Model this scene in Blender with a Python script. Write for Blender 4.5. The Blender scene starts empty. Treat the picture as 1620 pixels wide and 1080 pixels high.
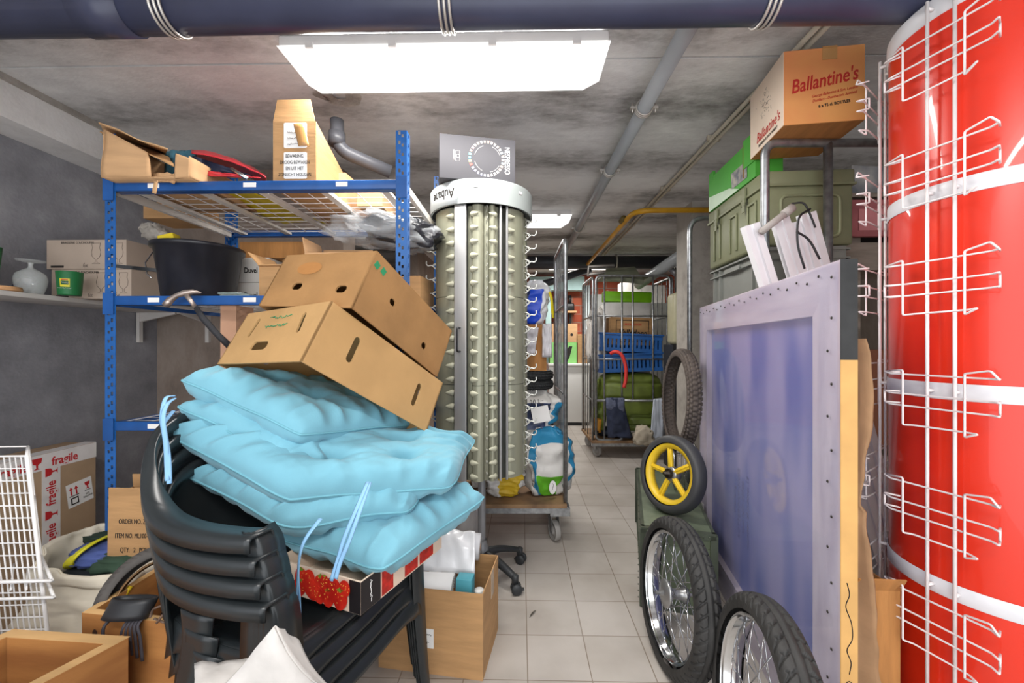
import bpy, bmesh, math, random
from mathutils import Vector, Matrix, Euler, noise

scene = bpy.context.scene
COL = scene.collection
PI = math.pi
RND = random.Random(7)

# ---------------------------------------------------------------- camera
FPX = 650.0; HX = 810.0; HY = 547.0; EYE = 1.2; YAW = math.radians(1.23)
cam_data = bpy.data.cameras.new('camera'); cam = bpy.data.objects.new('camera', cam_data); COL.objects.link(cam)
cam_data.sensor_width = 36.0; cam_data.sensor_fit = 'HORIZONTAL'
cam_data.lens = 36.0 * FPX / 1620.0
cam_data.shift_x = 0.0; cam_data.shift_y = 7.0 / 1620.0
cam_data.clip_start = 0.02
cam.location = (0, 0, EYE); cam.rotation_euler = (PI / 2, 0, YAW)
scene.camera = cam
# ---------------------------------------------------------------- look
scene.view_settings.view_transform = 'Standard'
scene.view_settings.look = 'None'
scene.view_settings.gamma = 1.0
scene.view_settings.use_curve_mapping = False
scene.view_settings.exposure = 0.30
# ---------------------------------------------------------------- world: soft white fill, let in where the room is left open behind the camera
world = bpy.data.worlds.new('world'); scene.world = world; world.use_nodes = True
bg = world.node_tree.nodes['Background']; bg.inputs[0].default_value = (0.93, 0.96, 1.0, 1); bg.inputs[1].default_value = 2.3

def area_lamp(name, loc, sx, sy, power, rot=(0, 0, 0), color=(1, 0.97, 0.93)):
    ld = bpy.data.lights.new(name, 'AREA'); ld.shape = 'RECTANGLE'; ld.size = sx; ld.size_y = sy
    ld.energy = power; ld.color = color
    o = bpy.data.objects.new(name, ld); COL.objects.link(o); o.location = loc; o.rotation_euler = rot
    return o
CEIL = 2.396
area_lamp('tube_light_near', (-0.27, 1.62, 2.285), 1.15, 0.12, 24)
area_lamp('tube_light_far', (-0.1, 3.78, 2.285), 1.0, 0.10, 26)
area_lamp('fill_light_deep', (0.9, 5.9, 2.285), 1.0, 0.10, 26)  # added fill lamp for the deep end, out of view
area_lamp('fill_light_behind', (-0.1, -0.62, 2.285), 1.2, 0.12, 38)  # added fill lamp behind the camera, brightens the front faces

# ---------------------------------------------------------------- pixel helpers (measuring the photograph)
def C2W(xc, yc, z):
    c, s = math.cos(YAW), math.sin(YAW)
    return Vector((xc * c - yc * s, xc * s + yc * c, z))
def at(px, py, d):
    return C2W((px - HX) / FPX * d, d, EYE - (py - HY) / FPX * d)

# ---------------------------------------------------------------- materials
def srgb(h):
    if isinstance(h, str):
        h = h.lstrip('#'); v = [int(h[i:i + 2], 16) / 255 for i in (0, 2, 4)]
    else: v = h
    return tuple((c / 12.92 if c <= 0.04045 else ((c + 0.055) / 1.055) ** 2.4) for c in v) + (1,)
MATS = {}
def mat(name, col, rough=0.6, metal=0.0, var=0.08, scale=8.0, bump=0.0, bscale=40.0, stretch=None, col2=None, lo=0.35, hi=0.65, coat=0.0, trans=0.0, alpha=1.0, ior=1.45, spec=0.5, sheen=0.0, detail=4.0):
    if name in MATS: return MATS[name]
    m = bpy.data.materials.new(name); m.use_nodes = True
    nt = m.node_tree; b = nt.nodes['Principled BSDF']
    c1 = srgb(col)
    b.inputs['Roughness'].default_value = rough; b.inputs['Metallic'].default_value = metal
    b.inputs['Coat Weight'].default_value = coat; b.inputs['Transmission Weight'].default_value = trans
    b.inputs['Alpha'].default_value = alpha; b.inputs['IOR'].default_value = ior
    b.inputs['Specular IOR Level'].default_value = spec
    if sheen: b.inputs['Sheen Weight'].default_value = sheen
    tc = nt.nodes.new('ShaderNodeTexCoord'); mp = nt.nodes.new('ShaderNodeMapping')
    nt.links.new(tc.outputs['Object'], mp.inputs['Vector'])
    if stretch: mp.inputs['Scale'].default_value = stretch
    n = nt.nodes.new('ShaderNodeTexNoise'); n.inputs['Scale'].default_value = scale; n.inputs['Detail'].default_value = detail
    nt.links.new(mp.outputs['Vector'], n.inputs['Vector'])
    rp = nt.nodes.new('ShaderNodeValToRGB')
    if col2 is not None: c2 = srgb(col2); c0 = c1
    else:
        c0 = tuple(max(0, x * (1 - var)) for x in c1[:3]) + (1,); c2 = tuple(min(1, x * (1 + var)) for x in c1[:3]) + (1,)
    rp.color_ramp.elements[0].position = lo; rp.color_ramp.elements[0].color = c0
    rp.color_ramp.elements[1].position = hi; rp.color_ramp.elements[1].color = c2
    nt.links.new(n.outputs['Fac'], rp.inputs['Fac']); nt.links.new(rp.outputs['Color'], b.inputs['Base Color'])
    if bump:
        n2 = nt.nodes.new('ShaderNodeTexNoise'); n2.inputs['Scale'].default_value = bscale; n2.inputs['Detail'].default_value = 5
        nt.links.new(mp.outputs['Vector'], n2.inputs['Vector'])
        bp = nt.nodes.new('ShaderNodeBump'); bp.inputs['Strength'].default_value = bump; bp.inputs['Distance'].default_value = 0.01
        nt.links.new(n2.outputs['Fac'], bp.inputs['Height']); nt.links.new(bp.outputs['Normal'], b.inputs['Normal'])
    MATS[name] = m; return m

def N(nt, t, **kw):
    n = nt.nodes.new(t)
    for k, v in kw.items(): setattr(n, k, v)
    return n

# ---------------------------------------------------------------- mesh builder
class MB:
    def __init__(s): s.v = []; s.f = []; s.mi = []; s.sm = []
    def add(s, vs, fs, mi=0, smooth=False, M=None):
        o = len(s.v)
        for p in vs:
            p = Vector(p)
            s.v.append(M @ p if M is not None else p)
        for f in fs: s.f.append(tuple(i + o for i in f)); s.mi.append(mi); s.sm.append(smooth)
    def box(s, c, size, rot=None, mi=0, bev=0.0, M=None):
        """box with centre c; bev = chamfer width"""
        hx, hy, hz = size[0] / 2, size[1] / 2, size[2] / 2
        T = Matrix.Translation(Vector(c))
        if rot is not None: T = T @ (rot if isinstance(rot, Matrix) else Euler(rot).to_matrix()).to_4x4()
        if M is not None: T = M @ T
        if bev <= 0:
            vs = [(x * hx, y * hy, z * hz) for x in (-1, 1) for y in (-1, 1) for z in (-1, 1)]
            fs = [(0, 1, 3, 2), (4, 6, 7, 5), (0, 4, 5, 1), (2, 3, 7, 6), (0, 2, 6, 4), (1, 5, 7, 3)]
            s.add(vs, fs, mi, False, T); return s
        bm = bmesh.new(); bmesh.ops.create_cube(bm, size=1)
        for v in bm.verts: v.co = Vector((v.co.x * size[0], v.co.y * size[1], v.co.z * size[2]))
        bmesh.ops.bevel(bm, geom=bm.edges[:], offset=min(bev, min(size) * .45), segments=2, affect='EDGES', profile=0.5)
        bm.verts.index_update()
        s.add([v.co.copy() for v in bm.verts], [[v.index for v in f.verts] for f in bm.faces], mi, True, T); bm.free()
        return s
    def prism(s, pts, z0, z1, mi=0, M=None, smooth=False):
        n = len(pts); vs = [(p[0], p[1], z0) for p in pts] + [(p[0], p[1], z1) for p in pts]
        fs = [tuple(range(n - 1, -1, -1)), tuple(range(n, 2 * n))] + [(i, (i + 1) % n, n + (i + 1) % n, n + i) for i in range(n)]
        s.add(vs, fs, mi, smooth, M); return s
    def tube(s, pts, r, seg=8, mi=0, closed=False, M=None, flat=None, caps=True):
        """round tube along points; r number or list"""
        pts = [Vector(p) for p in pts]; n = len(pts)
        rs = r if isinstance(r, (list, tuple)) else [r] * n
        tang = []
        for i in range(n):
            if closed: a, b = pts[(i - 1) % n], pts[(i + 1) % n]
            else: a, b = pts[max(0, i - 1)], pts[min(n - 1, i + 1)]
            d = (b - a); tang.append(d.normalized() if d.length > 1e-9 else Vector((0, 0, 1)))
        up = Vector((0, 0, 1)) if abs(tang[0].z) < .9 else Vector((1, 0, 0))
        u = tang[0].cross(up).normalized(); vs = []
        for i in range(n):
            t = tang[i]; u = (u - t * u.dot(t))
            u = u.normalized() if u.length > 1e-6 else t.orthogonal().normalized()
            w = t.cross(u)
            for k in range(seg):
                a = 2 * PI * k / seg; cu, cw = math.cos(a), math.sin(a)
                if flat: cw *= flat
                vs.append(pts[i] + (u * cu + w * cw) * rs[i])
        fs = []
        m = n if closed else n - 1
        for i in range(m):
            j = (i + 1) % n
            for k in range(seg): fs.append((i * seg + k, i * seg + (k + 1) % seg, j * seg + (k + 1) % seg, j * seg + k))
        if not closed and caps:
            fs.append(tuple(range(seg - 1, -1, -1))); fs.append(tuple((n - 1) * seg + k for k in range(seg)))
        s.add(vs, fs, mi, True, M); return s
    def lathe(s, prof, seg=32, mi=0, M=None, a0=0, a1=2 * PI, smooth=True):
        """prof [(r,z)] about z"""
        full = abs(a1 - a0 - 2 * PI) < 1e-6; na = seg if full else seg + 1
        vs = [(r * math.cos(a0 + (a1 - a0) * k / seg), r * math.sin(a0 + (a1 - a0) * k / seg), z) for (r, z) in prof for k in range(na)]
        fs = []
        for i in range(len(prof) - 1):
            for k in range(seg):
                k2 = (k + 1) % na
                fs.append((i * na + k, i * na + k2, (i + 1) * na + k2, (i + 1) * na + k))
        s.add(vs, fs, mi, smooth, M); return s
    def grid(s, fn, nu, nv, mi=0, smooth=True, M=None, cu=False, cv=False):
        """fn(u,v) -> point, u,v in 0..1 ; cu/cv closed"""
        U = nu if cu else nu + 1; V = nv if cv else nv + 1
        vs = [fn(i / nu, j / nv) for i in range(U) for j in range(V)]
        fs = []
        for i in range(nu):
            for j in range(nv):
                i2 = (i + 1) % U; j2 = (j + 1) % V
                fs.append((i * V + j, i2 * V + j, i2 * V + j2, i * V + j2))
        s.add(vs, fs, mi, smooth, M); return s
    def quad(s, a, b, c, d, mi=0, M=None): s.add([a, b, c, d], [(0, 1, 2, 3)], mi, False, M); return s
    def slab(s, a, b, c, d, t, mi=0, M=None):
        """quad abcd given thickness t along its normal"""
        a, b, c, d = map(Vector, (a, b, c, d)); n = (b - a).cross(d - a).normalized() * (t / 2)
        vs = [a - n, b - n, c - n, d - n, a + n, b + n, c + n, d + n]
        s.add(vs, [(3, 2, 1, 0), (4, 5, 6, 7), (0, 1, 5, 4), (1, 2, 6, 5), (2, 3, 7, 6), (3, 0, 4, 7)], mi, False, M); return s
    def build(s, name, mats, parent=None, W=False, fixn=True, sub=0, solid=0.0, disp=None):
        me = bpy.data.meshes.new(name)
        vs = s.v
        if W and parent is not None:
            r = parent
            while r.parent is not None: r = r.parent
            Mi = r.matrix_basis.inverted(); vs = [Mi @ v for v in vs]
        if disp: vs = [Vector(v) + disp(Vector(v)) for v in vs]
        me.from_pydata([tuple(v) for v in vs], [], s.f)
        if not isinstance(mats, (list, tuple)): mats = [mats]
        for m in mats: me.materials.append(m)
        me.polygons.foreach_set('material_index', s.mi); me.polygons.foreach_set('use_smooth', s.sm)
        if fixn:
            bm = bmesh.new(); bm.from_mesh(me); bmesh.ops.recalc_face_normals(bm, faces=bm.faces[:]); bm.to_mesh(me); bm.free()
        me.update()
        o = bpy.data.objects.new(name, me); COL.objects.link(o)
        if parent is not None: o.parent = parent
        if solid:
            md = o.modifiers.new('solid', 'SOLIDIFY'); md.thickness = solid; md.offset = 0
        if sub:
            md = o.modifiers.new('sub', 'SUBSURF'); md.levels = sub; md.render_levels = sub
        return o

def tag(o, label, cat, group=None):
    o['label'] = label; o['category'] = cat
    if group: o['group'] = group
    return o
def thing(name, label, cat, loc=(0, 0, 0), rotz=0.0, group=None, M=None):
    o = bpy.data.objects.new(name, None); COL.objects.link(o); o.empty_display_size = 0.05
    if M is not None: o.matrix_basis = M
    else: o.location = loc; o.rotation_euler = (0, 0, rotz)
    return tag(o, label, cat, group)
def struct(o): o['kind'] = 'structure'; return o
def copy_tree(o, parent=None):
    c = o.copy(); COL.objects.link(c)
    if parent is not None: c.parent = parent
    for ch in [x for x in bpy.data.objects if x.parent == o]: copy_tree(ch, c)
    return c
def RM(loc, rx=0, ry=0, rz=0):
    """placement: yaw * pitch * roll, same order as the measuring fits"""
    return Matrix.Translation(Vector(loc)) @ Matrix.Rotation(rz, 4, 'Z') @ Matrix.Rotation(ry, 4, 'Y') @ Matrix.Rotation(rx, 4, 'X')
def frame(o, x, y):
    """4x4 with origin o, x axis and approximate y axis"""
    x = Vector(x).normalized(); y = Vector(y); z = x.cross(y).normalized(); y = z.cross(x)
    M = Matrix((x, y, z)).transposed().to_4x4(); M.translation = Vector(o); return M
def text(body, size, M, material, parent, name='lettering', W=False, align='CENTER', ext=0.0004, sx=1.0, shear=0.0, bold=0.0, space=1.0):
    cu = bpy.data.curves.new(name, 'FONT'); cu.body = body; cu.size = size; cu.align_x = align; cu.align_y = 'CENTER'
    cu.extrude = ext; cu.resolution_u = 3; cu.shear = shear; cu.offset = bold; cu.space_character = space
    t = bpy.data.objects.new('tmp_text', cu); COL.objects.link(t)
    dg = bpy.context.evaluated_depsgraph_get(); me = bpy.data.meshes.new_from_object(t.evaluated_get(dg))
    bpy.data.objects.remove(t); bpy.data.curves.remove(cu)
    if W and parent is not None:
        r = parent
        while r.parent is not None: r = r.parent
        M = r.matrix_basis.inverted() @ M
    me.transform(M @ Matrix.Diagonal((sx, 1, 1, 1)))
    me.materials.clear(); me.materials.append(material)
    o = bpy.data.objects.new(name, me); COL.objects.link(o); o.parent = parent
    return o
def arc(c, r, a0, a1, n, ax='xy'):
    out = []
    for i in range(n + 1):
        a = a0 + (a1 - a0) * i / n; p = [c[0], c[1], c[2]]
        ia = 'xyz'.index(ax[0]); ib = 'xyz'.index(ax[1])
        p[ia] += r * math.cos(a); p[ib] += r * math.sin(a); out.append(tuple(p))
    return out
def rounded(pts, r, n=4):
    """polyline with rounded corners"""
    pts = [Vector(p) for p in pts]; out = [pts[0]]
    for i in range(1, len(pts) - 1):
        a, b, c = pts[i - 1], pts[i], pts[i + 1]
        d1 = (a - b); d2 = (c - b); rr = min(r, d1.length * .45, d2.length * .45)
        p1 = b + d1.normalized() * rr; p2 = b + d2.normalized() * rr
        for k in range(n + 1):
            t = k / n; out.append(p1 * (1 - t) ** 2 + b * 2 * t * (1 - t) + p2 * t * t)
    out.append(pts[-1]); return out
def nz(p, s=1.0, o=0.0): return noise.noise(Vector(p) * s + Vector((o, o * 1.7, -o)))
def crumple(amp, sc, seed=0.0):
    def f(v):
        q = v * sc + Vector((seed, seed, seed))
        return Vector((noise.noise(q), noise.noise(q + Vector((9, 3, 1))), noise.noise(q + Vector((-5, 7, 2))))) * amp
    return f

# common materials
CARD = mat('cardboard', '#b0885c', .8, var=.10, scale=6, bump=.12, bscale=18, stretch=(1, 1, 6))
CARD_L = mat('cardboard_light', '#c29a70', .8, var=.08, scale=5, bump=.12, bscale=18, stretch=(1, 1, 6))
CARD_D = mat('cardboard_brown', '#a8743f', .75, var=.12, scale=6, bump=.15, bscale=20, stretch=(6, 1, 1))
CARD_W = mat('cardboard_white', '#d9d5cf', .7, var=.05, scale=6, bump=.1, bscale=14)
TAPE = mat('packing_tape', '#b98a55', .25, var=.05)
PAPER = mat('white_paper', '#e9e7e4', .7, var=.02)
INK = mat('black_ink', '#26221f', .7, var=.02)
INKR = mat('red_ink', '#c2262a', .6, var=.04)
INKG = mat('green_ink', '#2f8a5c', .6, var=.04)
INKB = mat('grey_ink', '#6d6259', .7, var=.04)
GALV = mat('galvanised_steel', '#9a9c9e', .38, .85, var=.22, scale=30)
WHITEM = mat('white_powder_coat', '#ded9d6', .4, var=.03)
BLACKP = mat('black_plastic', '#1d1e20', .32, var=.15)
STEEL = mat('bright_steel', '#c2c4c6', .22, 1.0, var=.06)
RUBBER = mat('tyre_rubber', '#2c2b2a', .62, var=.25, scale=14, bump=.2, bscale=60)
CLEARP = mat('clear_plastic', '#eef2f4', .08, trans=.0, alpha=.22, var=.02, spec=.9)
WOOD = mat('pine_plywood', '#b9804a', .6, var=.0, col2='#d3a067', scale=3.2, stretch=(1, 1, 7), bump=.1, detail=6)
WOOD_G = mat('old_grey_wood', '#6c6155', .8, col2='#94867a', scale=3, stretch=(1, 1, 8), bump=.25, bscale=12)

def cardbox(name, label, w, d, h, M, material=CARD, cat='cardboard box', group=None, t=0.004, open_top=False, flaps=(), tape=None, bottom=True, root=None):
    """carton, origin = centre of its base. flaps: list of (side, angle_deg, length)"""
    r = root or thing(name, label, cat, M=M, group=group)
    mb = MB()
    hw, hd = w / 2, d / 2
    mb.box((0, -hd + t / 2, h / 2), (w, t, h)); mb.box((0, hd - t / 2, h / 2), (w, t, h))
    mb.box((-hw + t / 2, 0, h / 2), (t, d - 2 * t, h)); mb.box((hw - t / 2, 0, h / 2), (t, d - 2 * t, h))
    if bottom: mb.box((0, 0, t / 2), (w - 2 * t, d - 2 * t, t))
    if not open_top:
        mb.box((0, 0, h - t / 2), (w - 2 * t, d - 2 * t, t))
        mb.box((0, 0, h + .0006), (w * .998, d * .998, .0012))
    mb.build('carton', material, r)
    for side, ang, L in flaps:
        a = math.radians(ang)   # 0 = lying closed inwards over the opening, 90 = upright, 180 = outwards
        f = MB()
        if side in 'fb':
            sy = -1 if side == 'f' else 1; p0 = Vector((0, sy * (hd - t / 2), h)); dv = Vector((0, -sy * math.cos(a), math.sin(a))) * L; ex = Vector((hw, 0, 0))
        else:
            sx = -1 if side == 'l' else 1; p0 = Vector((sx * (hw - t / 2), 0, h)); dv = Vector((-sx * math.cos(a), 0, math.sin(a))) * L; ex = Vector((0, hd, 0))
        f.slab(p0 - ex, p0 + ex, p0 + ex * .97 + dv, p0 - ex * .97 + dv, t)
        f.build('flap', material, r)
    if tape == 'x' or tape == 'y':
        tp = MB()
        if tape == 'x':
            tp.box((0, 0, h + .0018), (w * 1.0, .05, .0012)); tp.box((-hw - .0006, 0, h - .03), (.0012, .05, .06)); tp.box((hw + .0006, 0, h - .03), (.0012, .05, .06))
        else:
            tp.box((0, 0, h + .0018), (.05, d, .0012)); tp.box((0, -hd - .0006, h - .03), (.05, .0012, .06))
        tp.build('tape', TAPE, r)
    return r

def strokes(w, size, M, material, parent, name='illegible_print', seed=1, W=False):
    """one line of lettering too small or worn to read, as short broken dashes"""
    r = random.Random(seed); x = -w / 2; mb = MB()
    pts = []
    while x < w / 2:
        l = size * r.uniform(.5, 1.2); pts += [M @ Vector((x, size * .3 * r.uniform(-1, 1), .0004)), M @ Vector((x + l * .5, size * .3 * r.uniform(-1, 1), .0004))]; x += l * .6
    mb.tube(pts, size * .07, 4); return mb.build(name, material, parent, W=W)
# ================================================================ the room
def concrete(name, base, dark, light, sc=1.0, streak=(1, 1, 1), bandk=0.0):
    m = bpy.data.materials.new(name); m.use_nodes = True; nt = m.node_tree; b = nt.nodes['Principled BSDF']; b.inputs['Roughness'].default_value = .85
    tc = N(nt, 'ShaderNodeTexCoord'); mp = N(nt, 'ShaderNodeMapping'); mp.inputs['Scale'].default_value = streak
    nt.links.new(tc.outputs['Object'], mp.inputs['Vector'])
    n1 = N(nt, 'ShaderNodeTexNoise'); n1.inputs['Scale'].default_value = .9 * sc; n1.inputs['Detail'].default_value = 7; n1.inputs['Roughness'].default_value = .62
    n2 = N(nt, 'ShaderNodeTexNoise'); n2.inputs['Scale'].default_value = 9 * sc; n2.inputs['Detail'].default_value = 8; n2.inputs['Roughness'].default_value = .7
    n3 = N(nt, 'ShaderNodeTexNoise'); n3.inputs['Scale'].default_value = 70; n3.inputs['Detail'].default_value = 4
    for n in (n1, n2, n3): nt.links.new(mp.outputs['Vector'], n.inputs['Vector'])
    r1 = N(nt, 'ShaderNodeValToRGB'); r1.color_ramp.elements[0].position = .32; r1.color_ramp.elements[0].color = srgb(dark)
    r1.color_ramp.elements[1].position = .66; r1.color_ramp.elements[1].color = srgb(light)
    e = r1.color_ramp.elements.new(.5); e.color = srgb(base)
    mix = N(nt, 'ShaderNodeMath', operation='MULTIPLY_ADD'); mix.inputs[1].default_value = .38; nt.links.new(n2.outputs['Fac'], mix.inputs[0])
    mm = N(nt, 'ShaderNodeMath', operation='MULTIPLY'); mm.inputs[1].default_value = .62; nt.links.new(n1.outputs['Fac'], mm.inputs[0])
    nt.links.new(mm.outputs[0], mix.inputs[2]); last = mix.outputs[0]
    if bandk:
        sep = N(nt, 'ShaderNodeSeparateXYZ'); nt.links.new(tc.outputs['Object'], sep.inputs[0])
        # soot stains along the slab cores: soft bands running across the room
        wv = N(nt, 'ShaderNodeMath', operation='MULTIPLY'); wv.inputs[1].default_value = 2 * PI / .60; nt.links.new(sep.outputs['Y'], wv.inputs[0])
        n4 = N(nt, 'ShaderNodeTexNoise'); n4.inputs['Scale'].default_value = 1.6; n4.inputs['Detail'].default_value = 4
        nt.links.new(tc.outputs['Object'], n4.inputs['Vector'])
        ad = N(nt, 'ShaderNodeMath', operation='MULTIPLY_ADD'); ad.inputs[1].default_value = 3.0; nt.links.new(n4.outputs['Fac'], ad.inputs[0]); nt.links.new(wv.outputs[0], ad.inputs[2])
        si = N(nt, 'ShaderNodeMath', operation='SINE'); nt.links.new(ad.outputs[0], si.inputs[0])
        k = N(nt, 'ShaderNodeMath', operation='MULTIPLY_ADD'); k.inputs[1].default_value = bandk; nt.links.new(si.outputs[0], k.inputs[0]); nt.links.new(last, k.inputs[2]); last = k.outputs[0]
    nt.links.new(last, r1.inputs['Fac']); nt.links.new(r1.outputs['Color'], b.inputs['Base Color'])
    bp = N(nt, 'ShaderNodeBump'); bp.inputs['Strength'].default_value = .25; bp.inputs['Distance'].default_value = .006
    nt.links.new(n3.outputs['Fac'], bp.inputs['Height']); nt.links.new(bp.outputs['Normal'], b.inputs['Normal'])
    return m
M_CEIL = concrete('ceiling_concrete', '#d3d2d1', '#7f7c79', '#ebebea', 1.0, (.8, 1.6, 1), .085)
M_WALLD = concrete('dark_grey_wall', '#8f8e93', '#6c6b70', '#aeaeb2', .8, (1, 1, 1.0))
M_WALLB = concrete('brown_grey_wall', '#8a7b70', '#685c53', '#9f9288', 1.2, (1, 1, .5))
M_BEAM = concrete('pale_beam', '#efedeb', '#d6d4d1', '#f7f6f5', 1.0)
M_PIL = concrete('pillar_concrete', '#aaa49c', '#7d7871', '#bdb8b0', 1.4)
# floor tiles
def floor_mat():
    m = bpy.data.materials.new('grey_floor_tiles'); m.use_nodes = True; nt = m.node_tree; b = nt.nodes['Principled BSDF']
    tc = N(nt, 'ShaderNodeTexCoord'); mp = N(nt, 'ShaderNodeMapping')
    T = .2317; mp.inputs['Location'].default_value = (-.025, -.086, 0)
    nt.links.new(tc.outputs['Object'], mp.inputs['Vector'])
    br = N(nt, 'ShaderNodeTexBrick'); br.offset = 0; br.squash = 1
    br.inputs['Scale'].default_value = 1; br.inputs['Brick Width'].default_value = T; br.inputs['Row Height'].default_value = T
    br.inputs['Mortar Size'].default_value = .0022; br.inputs['Mortar Smooth'].default_value = .3; br.inputs['Bias'].default_value = 0
    br.inputs['Color1'].default_value = srgb('#b0a9a1'); br.inputs['Color2'].default_value = srgb('#b8b1aa'); br.inputs['Mortar'].default_value = srgb('#8a7d70')
    nt.links.new(mp.outputs['Vector'], br.inputs['Vector'])
    n = N(nt, 'ShaderNodeTexNoise'); n.inputs['Scale'].default_value = 3; n.inputs['Detail'].default_value = 8
    nt.links.new(tc.outputs['Object'], n.inputs['Vector'])
    rp = N(nt, 'ShaderNodeValToRGB'); rp.color_ramp.elements[0].position = .32; rp.color_ramp.elements[0].color = (.62, .58, .54, 1); rp.color_ramp.elements[1].position = .6; rp.color_ramp.elements[1].color = (1, 1, 1, 1)
    nt.links.new(n.outputs['Fac'], rp.inputs['Fac'])
    mx = N(nt, 'ShaderNodeMixRGB', blend_type='MULTIPLY'); mx.inputs['Fac'].default_value = .55
    nt.links.new(br.outputs['Color'], mx.inputs['Color1']); nt.links.new(rp.outputs['Color'], mx.inputs['Color2'])
    nt.links.new(mx.outputs['Color'], b.inputs['Base Color']); b.inputs['Roughness'].default_value = .5
    bp = N(nt, 'ShaderNodeBump'); bp.invert = True; bp.inputs['Strength'].default_value = .5; bp.inputs['Distance'].default_value = .003
    nt.links.new(br.outputs['Fac'], bp.inputs['Height']); nt.links.new(bp.outputs['Normal'], b.inputs['Normal'])
    return m
YB = 7.0; XL = -2.48; XR = 2.75
struct(MB().box((0.13, 3.0, -.05), (5.5, 8.4, .1)).build('floor', floor_mat()))
# ceiling: slabs with open joints
cm = MB()
ys = [-1.2, 1.72, 3.86, 5.2, 7.2]
for a, b_ in zip(ys[:-1], ys[1:]): cm.box((.13, (a + b_) / 2, CEIL + .06), (5.5, b_ - a - .012, .12))
cm.box((.13, 3.0, CEIL + .10), (5.5, 8.4, .10))
struct(cm.build('ceiling', M_CEIL))
struct(MB().box((XL - .08, 3.0, 1.22), (.16, 8.4, 2.5)).build('wall_left', M_WALLD))
# pale beam along the left wall
bm_ = MB(); bm_.box((XL + .1, .75, 2.31), (.2, 3.99, .2)); struct(bm_.build('trim_1', M_BEAM))
struct(MB().box((XL + .1, .75, 2.385), (.235, 3.99, .03)).build('trim_2', M_PIL))
# short wall closing the left bay, its left part darker than the pillar beside it
struct(MB().box((-1.88, 2.85, 1.22), (1.36, .2, 2.5)).build('wall_far_left', M_WALLB))
def brick():
    m = bpy.data.materials.new('orange_brick'); m.use_nodes = True; nt = m.node_tree; b = nt.nodes['Principled BSDF']; b.inputs['Roughness'].default_value = .85
    tc = N(nt, 'ShaderNodeTexCoord'); sp = N(nt, 'ShaderNodeSeparateXYZ'); cb = N(nt, 'ShaderNodeCombineXYZ')
    nt.links.new(tc.outputs['Object'], sp.inputs[0]); nt.links.new(sp.outputs['X'], cb.inputs['X']); nt.links.new(sp.outputs['Z'], cb.inputs['Y'])
    br = N(nt, 'ShaderNodeTexBrick'); br.inputs['Scale'].default_value = 1; br.inputs['Brick Width'].default_value = .29; br.inputs['Row Height'].default_value = .145
    br.inputs['Mortar Size'].default_value = .008; br.inputs['Color1'].default_value = srgb('#c4674a'); br.inputs['Color2'].default_value = srgb('#b5563c'); br.inputs['Mortar'].default_value = srgb('#a98c7d')
    nt.links.new(cb.outputs[0], br.inputs['Vector']); nt.links.new(br.outputs['Color'], b.inputs['Base Color'])
    return m
struct(MB().box((.13, YB + .1, 1.22), (5.5, .2, 2.5)).build('wall_back', brick()))
struct(MB().box((XR + .08, 3.0, 1.22), (.16, 8.4, 2.5)).build('wall_right', M_WALLB))
struct(MB().box((-1.3, 6.0, 1.22), (.12, 2.2, 2.5)).build('wall_inner', M_WALLB))
# pillar right
p = at(1104, 547, 3.45)
struct(MB().box((p.x + .14, 3.6, 1.2), (.42, .34, 2.4)).build('trim_3', M_PIL))
# pale blue lintel / door frame before the brick wall
MINT = mat('pale_mint_paint', '#a7c6c6', .6, var=.05)
GREYD = mat('pale_grey_door', '#b7b9b7', .5, var=.04)
mb = MB(); a = at(838, 440, 6.6); b_ = at(925, 455, 6.6)
mb.box(((a.x + b_.x) / 2, 6.75, (a.z + b_.z) / 2), (b_.x - a.x, .2, .22)); q = at(868, 450, 6.6); mb.box((q.x, 6.75, 1.05), (.09, .2, 2.1))
struct(mb.build('trim_4', MINT))
d0 = at(938, 455, 6.7); d1 = at(1010, 455, 6.7)
d_ = struct(MB().box(((d0.x + d1.x) / 2, 6.93, 1.03), (d1.x - d0.x, .1, 2.06)).build('door_1', GREYD))
mb = MB(); mb.tube([(d0.x - .07, 6.85, .0), (d0.x - .07, 6.85, 2.2)], .055, 12); struct(mb.build('trim_5', mat('pale_pipe', '#c8d2d4', .4)))

# ---------------------------------------------------------------- pipes
DKPIPE = mat('dark_blue_grey_pipe', '#3a3d52', .35, var=.12, scale=5)
DKPIPE2 = mat('black_drain_pipe', '#37383f', .4, var=.12)
GPIPE = mat('grey_pvc_pipe', '#9ea2a5', .35, var=.05)
YPIPE = mat('yellow_gas_pipe', '#c9941d', .4, var=.10)
CONDUIT = mat('cream_conduit', '#b9b09e', .5, var=.06)
STRAP = mat('zinc_strap', '#c4bfb8', .4, .6, var=.1)
def clamp(parent, c, r, axis='x', drop=None):
    mb = MB()
    pts = arc((0, 0, 0), r + .004, 0, 2 * PI, 24, 'yz' if axis == 'x' else 'xz')[:-1]
    for off in (-.012, .0, .012):
        q = [(Vector(p) + Vector(c) + (Vector((off, 0, 0)) if axis == 'x' else Vector((0, off, 0)))) for p in pts]
        mb.tube(q, .004, 6, closed=True)
    mb.tube([(c[0], c[1], c[2] + r), (c[0], c[1], c[2] + .07)], .005, 6)
    if axis == 'y':
        for s in (-1, 1): mb.box((c[0] + s * (r + .016), c[1], c[2]), (.03, .02, .012)); mb.tube([(c[0] + s * (r + .02), c[1], c[2] - .02), (c[0] + s * (r + .02), c[1], c[2] + .025)], .004, 6)
    return mb.build('pipe_clamp', STRAP, parent)
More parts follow.
